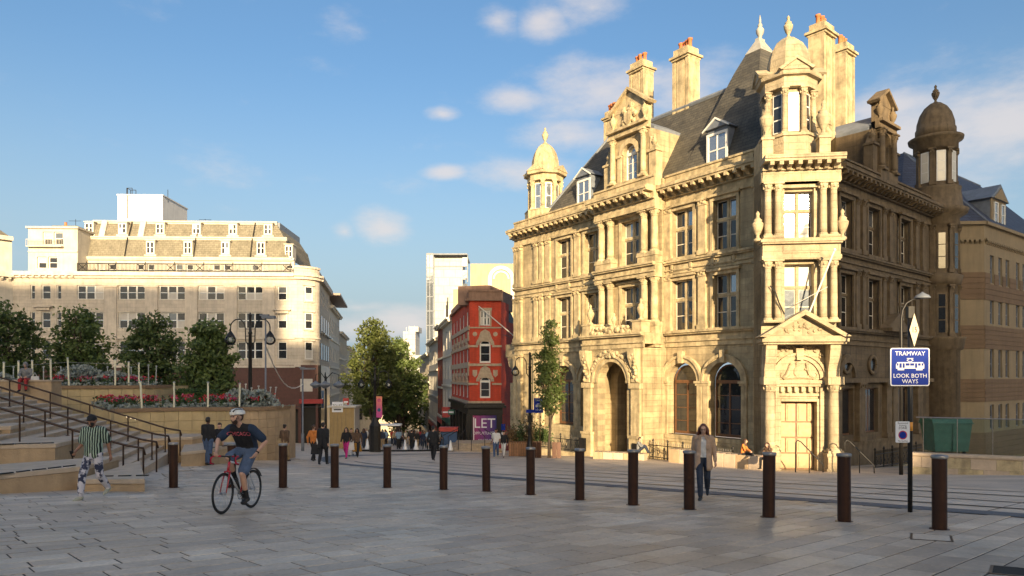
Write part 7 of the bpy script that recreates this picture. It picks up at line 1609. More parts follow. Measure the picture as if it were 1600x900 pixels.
def remesh(mb, voxel, smooth=4):
    me = bpy.data.meshes.new('body'); me.from_pydata(mb.v, [], mb.f); o = bpy.data.objects.new('body', me); COL.objects.link(o)
    m = o.modifiers.new('r', 'REMESH'); m.mode = 'VOXEL'; m.voxel_size = voxel; s = o.modifiers.new('s', 'SMOOTH'); s.factor = .5; s.iterations = smooth
    r = bpy.data.meshes.new_from_object(o.evaluated_get(bpy.context.evaluated_depsgraph_get())); bpy.data.objects.remove(o); bpy.data.meshes.remove(me)
    r.polygons.foreach_set('use_smooth', [True]*len(r.polygons)); return r
def capsule(mb, a, b, ra, rb, n=10):
    a, b = Vector(a), Vector(b); d = b-a; L_ = d.length; d = d/L_ if L_ > 1e-6 else Vector((0, 0, 1)); P, R_ = [], []
    for k in (0, .35, .7, .92): P.append(a-d*ra*math.cos(math.asin(k)) if k else a-d*ra); R_.append(max(k, .08)*ra)
    P.append(a); R_.append(ra); P.append(b); R_.append(rb)
    for k in (.92, .7, .35, 0): P.append(b+d*rb*(math.sqrt(1-k*k))); R_.append(max(k, .08)*rb)
    Q, S2 = [P[0]], [R_[0]]
    for p, r in zip(P[1:], R_[1:]):
        if (p-Q[-1]).length > 1e-5: Q.append(p); S2.append(r)
    mb.tube(Q, S2, n)
BASE = dict(pel=(0, 0, .96), wst=(0, 0, 1.13), chs=(0, .005, 1.34), nck=(0, .01, 1.49), hed=(0, -.012, 1.635),
            hipL=(.09, 0, .93), kneL=(.1, -.02, .5), ankL=(.1, .03, .09), shoL=(.18, .01, 1.425), elbL=(.225, .03, 1.14), wriL=(.235, -.05, .9))
for k in list(BASE):
    if k.endswith('L'): v = BASE[k]; BASE[k[:-1]+'R'] = (-v[0], v[1], v[2])
WALK = dict(kneL=(.09, -.17, .54), ankL=(.09, -.26, .12), kneR=(-.09, .04, .5), ankR=(-.09, .34, .2), elbL=(.24, .14, 1.17), wriL=(.25, .08, .93), elbR=(-.24, -.05, 1.15), wriR=(-.24, -.2, .95))
WALK2 = dict(kneR=(-.09, -.13, .53), ankR=(-.08, -.2, .1), kneL=(.09, .05, .5), ankL=(.08, .24, .15), elbR=(-.23, .12, 1.16), wriR=(-.24, .08, .92), elbL=(.23, -.02, 1.14), wriL=(.24, -.15, .93))
SITG = dict(pel=(0, .15, .14), wst=(0, .17, .32), chs=(0, .15, .54), nck=(0, .11, .69), hed=(0, .06, .83), hipL=(.1, .12, .13), hipR=(-.1, .12, .13), kneL=(.16, -.22, .42), kneR=(-.14, -.24, .45), ankL=(.13, -.42, .08), ankR=(-.12, -.45, .08), shoL=(.18, .13, .62), shoR=(-.18, .13, .62), elbL=(.25, -.03, .42), elbR=(-.25, -.03, .42), wriL=(.12, -.2, .48), wriR=(-.1, -.2, .5))
SITB = dict(pel=(0, .1, .53), wst=(0, .12, .7), chs=(0, .08, .92), nck=(0, .04, 1.07), hed=(0, -.02, 1.21), hipL=(.1, .08, .52), hipR=(-.1, .08, .52), kneL=(.12, -.36, .54), kneR=(-.12, -.36, .54), ankL=(.12, -.34, .09), ankR=(-.12, -.38, .09), shoL=(.18, .07, 1.0), shoR=(-.18, .07, 1.0), elbL=(.24, -.05, .76), elbR=(-.24, -.05, .76), wriL=(.1, -.25, .68), wriR=(-.1, -.25, .68))
def person(label, loc, rz, H=1.75, pose=None, top=C_BLACK, legs=C_JEAND, shoes=S_BLACK, skin=SKIN, hair=HAIRD, sleeve='long', short=False, hairstyle='short', voxel=.022, fingers=False, wide=1.0, turn=0.0, nod=0.0, grip=(), over=None, skirt=None, coat=None, cuff=None, tpad=.018, group=None, M=None, sock=None, mask=None, boots=False):
    """one clothed figure: the body is a single continuous surface with cloth and skin regions; hair and accessories are its children"""
    J = dict(BASE); J.update(pose or {}); J = {k: Vector(v) for k, v in J.items()}
    segs = []; mats = [skin, top, legs, shoes]+([coat] if coat else [])+([cuff] if cuff else [])+([sock] if sock else [])
    mi = {m.name: i for i, m in enumerate(mats)}
    def seg(a, b, ra, rb, m): segs.append((Vector(a), Vector(b), ra*1.0, rb*1.0, mi[m.name]))
    om = coat or top; pad = tpad
    up = (J['nck']-J['pel']).normalized(); side = (J['shoL']-J['shoR']).normalized(); fw = side.cross(up).normalized()          # fw points where the figure faces (-y)
    if fw.y > 0 and pose is None: fw = -fw
    # torso
    seg(J['shoL']-side*.03, J['shoR']+side*.03, .062+pad, .062+pad, om)
    for s in (-1, 1):
        seg(J['chs']+side*s*.078*wide, J['wst']+side*s*.062*wide, .098*wide+pad*.6, .092*wide+pad, om)
        seg(J['wst']+side*s*.062*wide, J['pel']+side*s*.065*wide-up*.02, .092*wide+pad, .1*wide+pad*.6, om if not skirt else om)
    seg(J['chs']+fw*.03, J['wst']+fw*.025*wide, .085*wide+pad*.5, .09*wide+pad*.5, om)
    seg(J['shoL']-side*.05, J['nck']-up*.02, .06, .05, om); seg(J['shoR']+side*.05, J['nck']-up*.02, .06, .05, om)
    seg(J['hipL'], J['hipR'], .105*wide, .105*wide, legs)
    seg(J['pel']-up*.03, J['pel']-up*.06, .11*wide, .1*wide, legs)
    # head
    hd = J['hed']; R0 = Matrix.Rotation(turn, 3, 'Z') @ Matrix.Rotation(nod, 3, 'X')
    def hp(x, y, z): return hd+R0 @ Vector((x, y, z))
    seg(J['nck']-up*.03, hd-Vector((0, -.01, .06)), .054, .05, skin)
    seg(hp(0, .015, .005), hp(0, .012, .035), .082, .08, skin); seg(hp(0, -.028, -.02), hp(0, -.035, -.075), .064, .044, skin); seg(hp(0, -.098, .0), hp(0, -.108, -.03), .009, .014, skin)
    for s in (-1, 1): seg(hp(s*.083, .01, .01), hp(s*.083, .01, -.02), .014, .01, skin); seg(hp(s*.03, -.084, .02), hp(s*.05, -.078, .022), .012, .01, skin)
    seg(hp(-.022, -.088, -.055), hp(.022, -.088, -.055), .009, .009, skin)
    # arms
    for s, L_ in ((1, 'L'), (-1, 'R')):
        a, e, w = J['sho'+L_], J['elb'+L_], J['wri'+L_]; sp_ = .012 if sleeve == 'long' else 0
        if sleeve == 'none': seg(a, e, .052, .042, skin)
        elif sleeve == 'short': m_ = a.lerp(e, .72); seg(a, m_, .056+pad, .058+pad, om); seg(a.lerp(e, .7), e, .045, .04, skin)
        else: seg(a, e, .055+pad*.8, .05+pad*.6, om)
        fm = om if sleeve == 'long' else skin
        seg(e, e.lerp(w, .85), .042+sp_, (.03 if fm is skin else .038)+sp_*.6, fm); seg(e.lerp(w, .8), w, .028, .026, skin)
        d = (w-e).normalized()
        if L_ in grip: d = (d+Vector((0, -.5, -.2))).normalized()
        pn = d.cross(Vector((0, 1, 0)));
        if pn.length < .1: pn = d.cross(Vector((1, 0, 0)))
        pn.normalize(); q = d.cross(pn).normalized()            # q runs across the palm
        if q.y > 0: q = -q
        pm = w+d*.075
        seg(w, pm, .027, .03, skin); seg(w+d*.03+q*.018, pm+q*.024, .02, .018, skin); seg(w+d*.03-q*.018, pm-q*.022, .02, .017, skin)
        if fingers:
            inn = Vector((-s, 0, 0)); inn = (inn-d*inn.dot(d)).normalized(); c_ = 1.0 if L_ in grip else .35
            for i, (o_, ln) in enumerate(((.03, .068), (.011, .078), (-.009, .072), (-.027, .056))):
                k0 = pm+q*o_; k1 = k0+(d*(1-.5*c_)+inn*.6*c_).normalized()*ln*.55; k2 = k1+(d*(.75-1.4*c_)+inn*(.5+.5*c_)).normalized()*ln*.55
                seg(k0, k1, .0098, .009, skin); seg(k1, k2, .009, .0075, skin)
            t0 = w+d*.025+q*.026; t1 = t0+(d*.7+q*.7).normalized()*.04; seg(t0, t1, .013, .011, skin); seg(t1, t1+(d*.9+inn*.35*c_).normalized()*.032, .011, .009, skin)
        else: seg(pm, pm+d*.06, .026, .018, skin); seg(w+d*.03+q*.02, w+d*.075+q*.05, .012, .01, skin)
    # legs
    for s, L_ in ((1, 'L'), (-1, 'R')):
        h, k, a = J['hip'+L_], J['kne'+L_], J['ank'+L_]; lp = .012
        if short: m_ = h.lerp(k, .85); seg(h, m_, .098*wide, .088*wide, legs); seg(h.lerp(k, .8), k, .062, .056, skin); seg(k, k.lerp(a, .35), .052, .056, skin); seg(k.lerp(a, .35), a if not sock else k.lerp(a, .7), .056, .036 if not sock else .042, skin)
        else: seg(h, k, .095*wide, .066+lp, legs); seg(k, k.lerp(a, .3), .062+lp, .062+lp, legs); seg(k.lerp(a, .3), k.lerp(a, .9), .062+lp, .05+lp, legs); seg(k.lerp(a, .88), a, .036, .034, cuff or skin)
        if sock: seg(k.lerp(a, .66), a, .045, .042, sock)
        if boots: seg(k.lerp(a, .78), a, .056, .05, shoes)
        sd = (k-a).normalized(); ft = Vector((s*.12, -1, 0)); 
        if 'foot'+L_ in J: ft = J['foot'+L_]
        else:
            lift = max(0, min(.9, (a.z-.1)*4)); ft = Vector((s*.1, -1, -lift))
        ft = ft.normalized(); hl = a+Vector((0, 0, -.035))-ft*.035
        seg(a+Vector((0, 0, -.01)), hl, .042, .045, shoes); seg(hl, a+Vector((0, 0, -.045))+ft*.1, .045, .042, shoes); seg(a+Vector((0, 0, -.05))+ft*.09, a+Vector((0, 0, -.055))+ft*.165, .04, .03, shoes)
    if skirt:
        z0, rr_, m_ = skirt
        if m_.name not in mi: mi[m_.name] = len(mats); mats.append(m_)
        for i in range(7): x = (i/6-.5)*2; seg((J['pel'].x+x*.06, J['pel'].y, J['pel'].z+.05), (J['pel'].x+x*rr_, J['pel'].y+.04*(i % 2), z0), .1, .08, m_); seg((J['pel'].x+x*.05, J['pel'].y, J['pel'].z+.05), (J['pel'].x+x*rr_*.7, J['pel'].y+.1, z0), .1, .08, m_)
    if coat:
        for s in (-1, 1):
            for f_ in (-.05, .07): seg(J['pel']+Vector((s*.09, f_, .06)), J['pel']+Vector((s*.125, f_*1.3, -.2)), .1, .088, coat)
    mb = MB()
    for a, b_, ra, rb, m_ in segs: capsule(mb, a, b_, ra, rb)
    me = remesh(mb, voxel, 3 if fingers else 2)
    for m_ in mats: me.materials.append(m_)
    nf = len(me.polygons); ct = np.empty(nf*3, 'f'); me.polygons.foreach_get('center', ct); ct = ct.reshape(-1, 3); nrm = np.empty(nf*3, 'f'); me.polygons.foreach_get('normal', nrm); nrm = nrm.reshape(-1, 3)
    best = np.full(nf, 1e9); idx = np.zeros(nf, 'i')
    for a, b_, ra, rb, m_ in segs:
        A, B = np.array(a), np.array(b_); d = B-A; l2 = max(1e-9, float(d @ d)); t_ = np.clip(((ct-A) @ d)/l2, 0, 1); ds = np.linalg.norm(ct-(A+t_[:, None]*d), axis=1)-(ra+(rb-ra)*t_)
        k = ds < best; best[k] = ds[k]; idx[k] = m_
    if over: over(ct, nrm, idx, mi, J)
    me.polygons.foreach_set('material_index', idx.astype('i')); me.update(); me.name = 'person'
    Mw = M if M is not None else T(*loc) @ Matrix.Rotation(rz, 4, 'Z') @ Matrix.Scale(H/1.75, 4)
    o = inst('person', me, None, Mw); tag(o, label, 'person', group)
    # hair, hat, mask, eyes
    hv = MB()
    if hairstyle in ('short', 'bun', 'bald_cap'):
        capsule(hv, hp(0, .03, .045), hp(0, .0, .06), .085, .078); capsule(hv, hp(0, .055, .0), hp(0, .05, .03), .068, .075)
        if hairstyle == 'bun': capsule(hv, hp(0, .1, .1), hp(0, .1, .11), .045, .04)
    elif hairstyle == 'long':
        capsule(hv, hp(0, .042, .05), hp(0, .022, .065), .09, .078)
        r = random.Random(4)
        for i in range(26):
            a_ = -2.5+5.0*i/25+math.pi/2; x, y = .085*math.cos(a_), .085*math.sin(a_)+.02
            if y < -.03: continue
            P = [hp(x*.8, y, .06)]
            for k in range(6): P.append(hp(x*(1.0+.16*k)+r.gauss(0, .012), y*(1+.05*k)+.012*k*.4+r.gauss(0, .012), .02-.055*k))
            for p0, p1 in zip(P, P[1:]): capsule(hv, p0, p1, .026, .026, 6)
    elif hairstyle == 'hood': capsule(hv, hp(0, .03, -.02), hp(0, .0, .05), .105, .1)
    if hv.v: hm = remesh(hv, max(.011, voxel*.7), 1); hm.materials.append(hair); inst('hair', hm, o, Mw)
    if voxel < .015:
        for s in (-1, 1): b2 = MB(); b2.smooth = True; b2.sphere(tuple(hp(s*.034, -.087, .006)), .011, 8, 6); b2.build('eye', M_GLASS, o, Mw)
    if mask: b2 = MB(); capsule(b2, hp(0, -.036, -.035), hp(0, -.038, -.072), .064, .05); b2.smooth = True; mm_ = remesh(b2, .012, 1); mm_.materials.append(mask); inst('face_mask', mm_, o, Mw)
    o_hp[o.name] = (hp, Mw); return o
o_hp = {}
def wrap_text(body, parent, Mw, J_fw, origin, text, size, m, off, sx=1.0):
    """print lettering onto the cloth: every vertex is dropped on the body surface"""
    me = text_mesh(text, size, m, 0.0); bv = BVHTree.FromPolygons([v.co.copy() for v in body.vertices], [tuple(p.vertices) for p in body.polygons])
    bm = bmesh.new(); bm.from_mesh(me); bmesh.ops.triangulate(bm, faces=bm.faces[:]); bmesh.ops.subdivide_edges(bm, edges=[e for e in bm.edges if e.calc_length() > size*.15], cuts=1)
    for v in bm.verts:
        p = origin+Vector((v.co.x*sx, 0, v.co.y)); h, n_, i, d = bv.ray_cast(p-J_fw*-.6, -J_fw)
        v.co = (h+J_fw*off) if h else p
    bm.to_mesh(me); bm.free(); return inst('lettering', me, parent, Mw)

# --- walking man in the striped shirt, looking at the ground, phone in hand
p = at(146, 780); hdg = math.atan2(.55, -.83)
def face_rot(dx, dy): return math.atan2(dx, -dy)          # turns a figure that faces -y towards (dx, dy)
def over_stripe(ct, n, idx, mi, J): pass
pose = dict(kneR=(-.1, -.2, .53), ankR=(-.1, -.27, .1), kneL=(.1, .05, .5), ankL=(.11, .32, .2), elbR=(-.235, -.02, 1.14), wriR=(-.24, -.22, 1.0), elbL=(.23, .13, 1.16), wriL=(.26, .16, .9), hed=(0, -.045, 1.62), footL=(.1, -1, -.35))
mw = person('man in a green and white striped shirt and tie-dye trousers walking by the ledges', p, face_rot(-.05, -1.0), 1.74, pose, C_STRIPE, C_DYE, S_WHITE, SKIN2, HAIRD, 'short', voxel=.0115, fingers=True, nod=-.25*-1, grip=('R',), tpad=.032, mask=C_BLACK)
hp, Mw = o_hp[mw.name]
b = MB(); b.box(-.034, .034, -.008, .008, -.07, .07); b.build('phone', M_BLACK, mw, Mw @ T(-.242, -.31, .975) @ Matrix.Rotation(.5, 4, 'X'))
capm = MB(); capsule(capm, hp(0, .01, .055), hp(0, .0, .065), .09, .086); capsule(capm, hp(-.04, -.085, .05), hp(.04, -.085, .05), .018, .018); cm_ = remesh(capm, .011, 1); cm_.materials.append(C_BLACK); inst('cap', cm_, mw, Mw)

# --- woman in the beige overshirt
p = at(1099, 780)
def over_tee(ct, n, idx, mi, J):
    k = (np.abs(ct[:, 0]-.015) < .052+.02*(1.5-ct[:, 2])) & (n[:, 1] < -.2) & (ct[:, 2] > .99) & (ct[:, 2] < 1.47); idx[k] = mi[C_WHITE.name]
    k = (np.abs(ct[:, 0]-.015) < .07) & (n[:, 1] < -.2) & (ct[:, 2] <= .99) & (ct[:, 2] > .6); idx[k & (idx == mi[C_BEIGE.name])] = mi[C_JEAND.name]
pose = dict(kneL=(.08, .06, .51), ankL=(.06, .34, .2), kneR=(-.06, -.19, .54), ankR=(-.04, -.27, .1), elbL=(.24, .06, 1.14), wriL=(.27, .0, .88), elbR=(-.23, .1, 1.16), wriR=(-.22, .06, .93))
wo_ = person('woman with long auburn hair in a beige overshirt and jeans walking past a bollard', p, face_rot(-.35, -.93), 1.66, pose, C_WHITE, C_JEAND, S_BLACK, SKIN, HAIRR, 'long', hairstyle='long', voxel=.0115, fingers=True, coat=C_BEIGE, cuff=SKIN, over=over_tee, tpad=.03, boots=True, turn=.1)
hp, Mw = o_hp[wo_.name]
b = MB()
for s in (-1, 1):
    pts = [hp(s*.036+.026*math.cos(a), -.104, .006+.022*math.sin(a)) for a in [i*math.pi/6 for i in range(13)]]; b.tube(pts, .003, 5, cap=False); b.tube([hp(s*.062, -.1, .01), hp(s*.088, .0, .01)], .003, 5)
b.tube([hp(-.01, -.106, .008), hp(.01, -.106, .008)], .003, 5); b.build('glasses', M_BLACK, wo_, Mw)
b = MB(); b.box(.075, .155, -.165, -.14, 1.2, 1.29); b.build('chest_pocket', C_BEIGE, wo_, Mw); b = MB()
for s in (-1, 1): b.prism([(s*.02, 1.49), (s*.1, 1.5), (s*.085, 1.4), (s*.055, 1.41)] if s > 0 else [(-.055, 1.41), (-.085, 1.4), (-.1, 1.5), (-.02, 1.49)], -.13, -.112)
b.build('collar', C_BEIGE, wo_, Mw)

# --- cyclist and bicycle
p = at(371, 798); hx, hy = -.12, -.99; crz = face_rot(hx, hy); CS = 1.04; MC = T(*p) @ Matrix.Rotation(crz, 4, 'Z') @ Matrix.Rotation(-.078, 4, 'X') @ Matrix.Scale(CS, 4)
bk = thing('road_bicycle', p, 'white and red road bicycle with black wheels ridden across the square', 'bicycle', rz=crz)
M_TYRE = mat('tyre_rubber', (.012, .012, .012), .7, .2, 9, coord='obj'); M_FRW = mat('white_frame_paint', (.6, .6, .6), .3, .08, 5, coat=.4, coord='obj'); M_FRR = mat('red_frame_paint', (.45, .02, .03), .3, .1, 5, coat=.4, coord='obj'); M_ALU = mat('alloy', (.45, .45, .46), .3, .1, 9, metal=.9, coord='obj'); M_TAPE = mat('red_bar_tape', (.5, .02, .05), .7, .2, 9, coord='obj'); M_MATT = mat('matt_black_parts', (.015, .015, .016), .45, .2, 9, coord='obj')
WR_, AX = .342, .342
def torus(mb, R_, r, cy, cz, n=40, m=8):
    vs = []
    for i in range(n):
        a = 2*math.pi*i/n
        for k in range(m): q = 2*math.pi*k/m; vs.append((r*math.sin(q), cy+(R_+r*math.cos(q))*math.cos(a), cz+(R_+r*math.cos(q))*math.sin(a)))
    mb.smooth = True; mb.add(vs, [(i*m+k, i*m+(k+1) % m, ((i+1) % n)*m+(k+1) % m, ((i+1) % n)*m+k) for i in range(n) for k in range(m)])
for cy_ in (-.505, .505):
    b = MB(); torus(b, WR_-.014, .0155, cy_, AX); w = b.build('wheel', M_TYRE, bk, MC)
    b = MB(); torus(b, WR_-.038, .0115, cy_, AX); b.build('rim', M_MATT, w, MC)
    b = MB()
    for i in range(24): a = 2*math.pi*i/24+.05; s = .03 if i % 2 else -.03; b.tube([(s, cy_+.018*math.cos(a+.6), AX+.018*math.sin(a+.6)), (0, cy_+(WR_-.045)*math.cos(a), AX+(WR_-.045)*math.sin(a))], .0022, 4)
    b.build('spokes', M_ALU, w, MC)
    b = MB(); b.tube([(-.06, cy_, AX), (.06, cy_, AX)], .014, 8); b.tube([(-.035, cy_, AX), (-.03, cy_, AX)], .024, 10); b.tube([(.03, cy_, AX), (.035, cy_, AX)], .024, 10); b.build('hub', M_ALU, w, MC)
BB, ST_, HT, HB = (0, .08, .28), (0, .235, .79), (0, -.335, .86), (0, -.375, .70)
b = MB(); b.smooth = True; b.tube([HB, BB], .021, 8); b.tube([HT, ST_], .017, 8); b.build('main_tubes', M_FRW, bk, MC)
b = MB(); b.smooth = True; b.tube([BB, ST_], .017, 8); b.tube([HT, HB], .022, 8); b.build('seat_tube', M_FRR, bk, MC)
b = MB(); b.smooth = True
for s in (-1, 1): b.tube([(s*.02, .1, .28), (s*.055, .5, AX)], .0095, 6); b.tube([(s*.012, .235, .78), (s*.055, .5, AX)], .0085, 6)
b.build('stays', M_FRW, bk, MC); b = MB(); b.smooth = True; b.box(-.05, .05, -.405, -.365, .685, .71)
for s in (-1, 1): b.tube([(s*.045, -.385, .70), (s*.052, -.44, .55), (s*.055, -.505, AX)], [.016, .013, .009], 8)
b.build('fork', M_FRR, bk, MC)
b = MB(); b.smooth = True; b.tube([ST_, (0, .255, .93)], .0135, 8); b.tube([HT, (0, -.325, .93), (0, -.42, .955)], .0145, 8); b.tube([(-.21, -.43, .955), (.21, -.43, .955)], .013, 8); b.build('seatpost_and_stem', M_MATT, bk, MC)
b = MB(); b.smooth = True
for s in (-1, 1): b.tube([(s*.1, -.43, .955), (s*.21, -.44, .955), (s*.215, -.52, .95), (s*.22, -.555, .9), (s*.225, -.53, .84), (s*.225, -.45, .825)], .016, 8)
b.build('bar_tape', M_TAPE, bk, MC); b = MB(); b.smooth = True
for s in (-1, 1): b.tube([(s*.215, -.53, .965), (s*.217, -.58, 1.0)], .017, 8); b.tube([(s*.217, -.575, .97), (s*.22, -.575, .87)], .007, 5)
b.build('brake_hoods', M_MATT, bk, MC)
b = MB(); b.smooth = True; b.sphere((0, .3, .95), .07, 12, 8, (1.05, 1.2, .32)); b.sphere((0, .18, .952), .03, 10, 6, (.8, 3.2, .6)); b.build('saddle', M_MATT, bk, MC)
b = MB(); b.smooth = True; torus(b, .088, .004, .08, .28, 28, 6); b.tube([(.03, .08, .28), (.045, .08, .11)], .011, 6); b.tube([(-.03, .08, .28), (-.045, .08, .45)], .011, 6)
for s, z in ((1, .11), (-1, .45)): b.box(s*.05 if s > 0 else -.13, .13 if s > 0 else -.05, .04, .12, z-.012, z+.012)
for i in range(5): a = i*1.256; b.tube([(.028, .08, .28), (.028, .08+.085*math.cos(a), .28+.085*math.sin(a))], .006, 5)
b.build('crankset', M_MATT, bk, MC); b = MB(); b.tube([(-.035, .08, .365), (-.04, .505, AX+.035)], .004, 5); b.tube([(-.035, .08, .195), (-.04, .5, .22), (-.04, .5, AX-.035)], .004, 5); b.build('chain', M_ALU, bk, MC)
b = MB(); P = [(0, .505+.37*math.cos(rad(a)), AX+.37*math.sin(rad(a))) for a in range(115, 25, -10)]
for s in (-1, 1): b.tube([(s*.014, q[1], q[2]) for q in P], .011, 5)
b.build('mudguard', M_MATT, bk, MC)
b = MB(); b.smooth = True; b.tube([(.0, .0, .38), (.0, -.08, .53)], .034, 10); b.tube([(0, -.085, .54), (0, -.1, .565)], .018, 8); b.build('bottle', M_MATT, bk, MC)
pose = dict(pel=(0, .27, 1.06), wst=(0, .22, 1.2), chs=(0, .08, 1.38), nck=(0, -.04, 1.505), hed=(-.015, -.12, 1.625), hipL=(.095, .24, 1.02), hipR=(-.095, .24, 1.02), kneL=(.115, -.1, .64), ankL=(.11, .1, .22), kneR=(-.115, -.16, .92), ankR=(-.105, .07, .56), footL=(.02, -1, -.12), footR=(-.02, -1, -.1),
            shoL=(.2, .02, 1.43), shoR=(-.2, .02, 1.43), elbL=(.4, .14, 1.2), wriL=(.3, .02, 1.0), elbR=(-.3, -.2, 1.22), wriR=(-.215, -.39, 1.015))
def over_tee2(ct, n, idx, mi, J):
    k = (np.abs(ct[:, 0]) < .165) & (ct[:, 2] > 1.0) & (idx == mi[C_NAVY2.name]); idx[k] = mi[C_BLACK.name]
C_NAVY2 = cloth('dark_blue_sleeve', (.018, .035, .07))
cy = person('cyclist in white helmet, dark tee and blue shorts riding towards the left', None, 0, 1.75, pose, C_NAVY2, C_SHORT, S_BLACK, SKIN, HAIRB, 'short', short=True, voxel=.0115, fingers=True, wide=1.12, turn=-.55, grip=('R',), over=over_tee2, tpad=.022, sock=C_BLACK, M=MC)
hp, Mw = o_hp[cy.name]
hm = MB(); capsule(hm, hp(0, .06, .07), hp(0, -.045, .068), .088, .084); capsule(hm, hp(-.05, .02, .055), hp(.05, .02, .055), .075, .075); hl = remesh(hm, .011, 1)
# cut the helmet off above the brow
bm = bmesh.new(); bm.from_mesh(hl); R0 = Matrix.Rotation(-.55, 3, 'Z'); bmesh.ops.bisect_plane(bm, geom=bm.verts[:]+bm.edges[:]+bm.faces[:], plane_co=hp(0, 0, .045), plane_no=R0 @ Vector((0, .12, -1)), clear_outer=True); bm.to_mesh(hl); bm.free(); hl.materials.append(M_WHITE); he = inst('helmet', hl, cy, Mw)
for q in (-.05, 0, .05): b = MB(); b.smooth = True; b.tube([hp(q, -.125+abs(q)*.4, .085), hp(q*1.05, -.075, .138-abs(q)*.35), hp(q, .03, .16-abs(q)*.5), hp(q, .1, .14-abs(q)*.4)], .013, 6); b.build('vent', M_BLACK, he, Mw)
b = MB(); b.tube([hp(-.088, -.02, .05), hp(-.07, -.06, -.06), hp(0, -.07, -.122), hp(.07, -.06, -.06), hp(.088, -.02, .05)], .006, 5); b.tube([hp(-.085, .03, .05), hp(-.075, -.03, -.04)], .005, 5); b.tube([hp(.085, .03, .05), hp(.075, -.03, -.04)], .005, 5); b.build('strap', M_BLACK, he, Mw)
b = MB(); capsule(b, hp(0, -.032, -.07), hp(0, -.028, -.088), .055, .047); bd = remesh(b, .011, 1)
bmx = bmesh.new(); bmx.from_mesh(bd); bmesh.ops.bisect_plane(bmx, geom=bmx.verts[:]+bmx.edges[:]+bmx.faces[:], plane_co=hp(0, -.09, -.085), plane_no=R0 @ Vector((0, -.7, .7)), clear_outer=True); bmx.to_mesh(bd); bmx.free(); bd.materials.append(HAIRB); inst('beard', bd, cy, Mw)
M_CHI = mat('red_white_print', (.62, .12, .16), .8, .1)
wrap_text(cy.data, cy, Mw, Vector((0, -1, 0)), Vector((0, -.0, 1.33)), 'CHICAGO', .098, M_CHI, .014, sx=.82)
b = MB(); b.smooth = True; e, w = Vector(pose['elbL']), Vector(pose['wriL']); b.tube([e.lerp(w, .86), e.lerp(w, .95)], .034, 10); b.build('watch', M_BLACK, cy, Mw)

# --- other people in the square
def stand(px, py, label, face, H, **k): q = at(px, py); return person(label, q, face_rot(*face), H, **k)
stand(325, 727, 'man in a black coat and jeans walking away beside the flower-bed wall', (.1, 1), 1.8, pose=dict(kneL=(.08, -.06, .5), ankL=(.08, -.04, .09), kneR=(-.08, 0, .5), ankR=(-.08, .1, .1), elbL=(.24, -.06, 1.14), wriL=(.2, -.2, 1.0)), top=C_BLACK, legs=C_JEAN, hair=HAIRD, skin=SKIN3, wide=1.15, voxel=.018)
stand(343, 724, 'person with bare arms half hidden between the man in black and the cyclist', (-.3, -1), 1.6, pose=dict(elbR=(-.28, -.1, 1.15), wriR=(-.2, -.28, 1.08)), top=C_BLACK, legs=C_TAN, hair=HAIRB, sleeve='short')
bag = lambda par, M0, m, w=.3, h=.34, d=.14: None
def add_bag(o, pos, m, w=.3, h=.36, d=.13, strap=None):
    Mw = o.matrix_local; b = MB(); b.taper((pos[0]-w/2, pos[0]+w/2, pos[1]-d/2, pos[1]+d/2, pos[2]), (pos[0]-w*.42, pos[0]+w*.42, pos[1]-d*.3, pos[1]+d*.3, pos[2]+h)); b.tube([(pos[0]-w*.2, pos[1], pos[2]+h), (pos[0], pos[1], pos[2]+h+.18), (pos[0]+w*.2, pos[1], pos[2]+h)], .012, 5); b.build('bag', m, o, Mw)
o = stand(445, 722, 'woman in brown top and tan skirt seen from behind by the planter corner', (.2, 1), 1.66, pose=WALK2, top=C_BROWN, legs=C_TAN, skirt=(.35, .16, C_TAN), hair=HAIRD, hairstyle='bun'); add_bag(o, (.26, 0, .75), C_TAN)
o = stand(490, 722, 'person in orange top and dark trousers carrying a large white bag', (.2, 1), 1.72, pose=WALK, top=C_ORANGE, legs=C_BLACK, hair=HAIRB, skin=SKIN); add_bag(o, (-.3, 0, .62), C_WHITE, .36, .5)
o = stand(505, 727, 'tall person in a long black coat with a black bag, seen from behind', (.1, 1), 1.84, pose=WALK2, top=C_BLACK, legs=C_BLACK, coat=C_BLACK, hair=HAIRD, wide=1.2, tpad=.035); add_bag(o, (.33, 0, .45), C_BLACK, .34, .4, .16)
o = stand(541, 717, 'woman in magenta trousers and black jacket walking towards the square', (-.1, -1), 1.66, pose=WALK, top=C_BLACK, legs=C_PINK, hair=HAIRD, hairstyle='long'); add_bag(o, (.3, 0, .5), C_WHITE, .32, .42)
stand(549, 713, 'person in brown jacket and pale trousers just behind the woman in magenta', (.1, -1), 1.62, pose=WALK2, top=C_BROWN, legs=C_WHITE, hair=HAIRD)
stand(558, 715, 'woman in a mustard skirt and pale scarf walking towards the square', (0, -1), 1.64, pose=WALK, top=C_BROWN, legs=C_BLACK, skirt=(.42, .22, C_MUST), hair=HAIRD, hairstyle='long', skin=SKIN2)
stand(677, 721, 'man in a dark suit walking away towards the shops', (.1, 1), 1.8, pose=WALK, top=C_BLACK, legs=C_BLACK, hair=HAIRD, wide=1.1)
stand(775, 716, 'man in a white tee and blue jeans walking by the letting hoarding', (-.1, -1), 1.75, pose=WALK2, top=C_WHITE, legs=C_JEAN, shoes=S_WHITE, sleeve='short', hair=HAIRD, skin=SKIN2)
o = stand(787, 715, 'person in black top and white trousers with a red bag beside the wooden planter', (-.3, -1), 1.62, pose=WALK, top=C_BLACK, legs=C_WHITE, hair=HAIRD); add_bag(o, (-.28, 0, .6), C_RED, .24, .3)
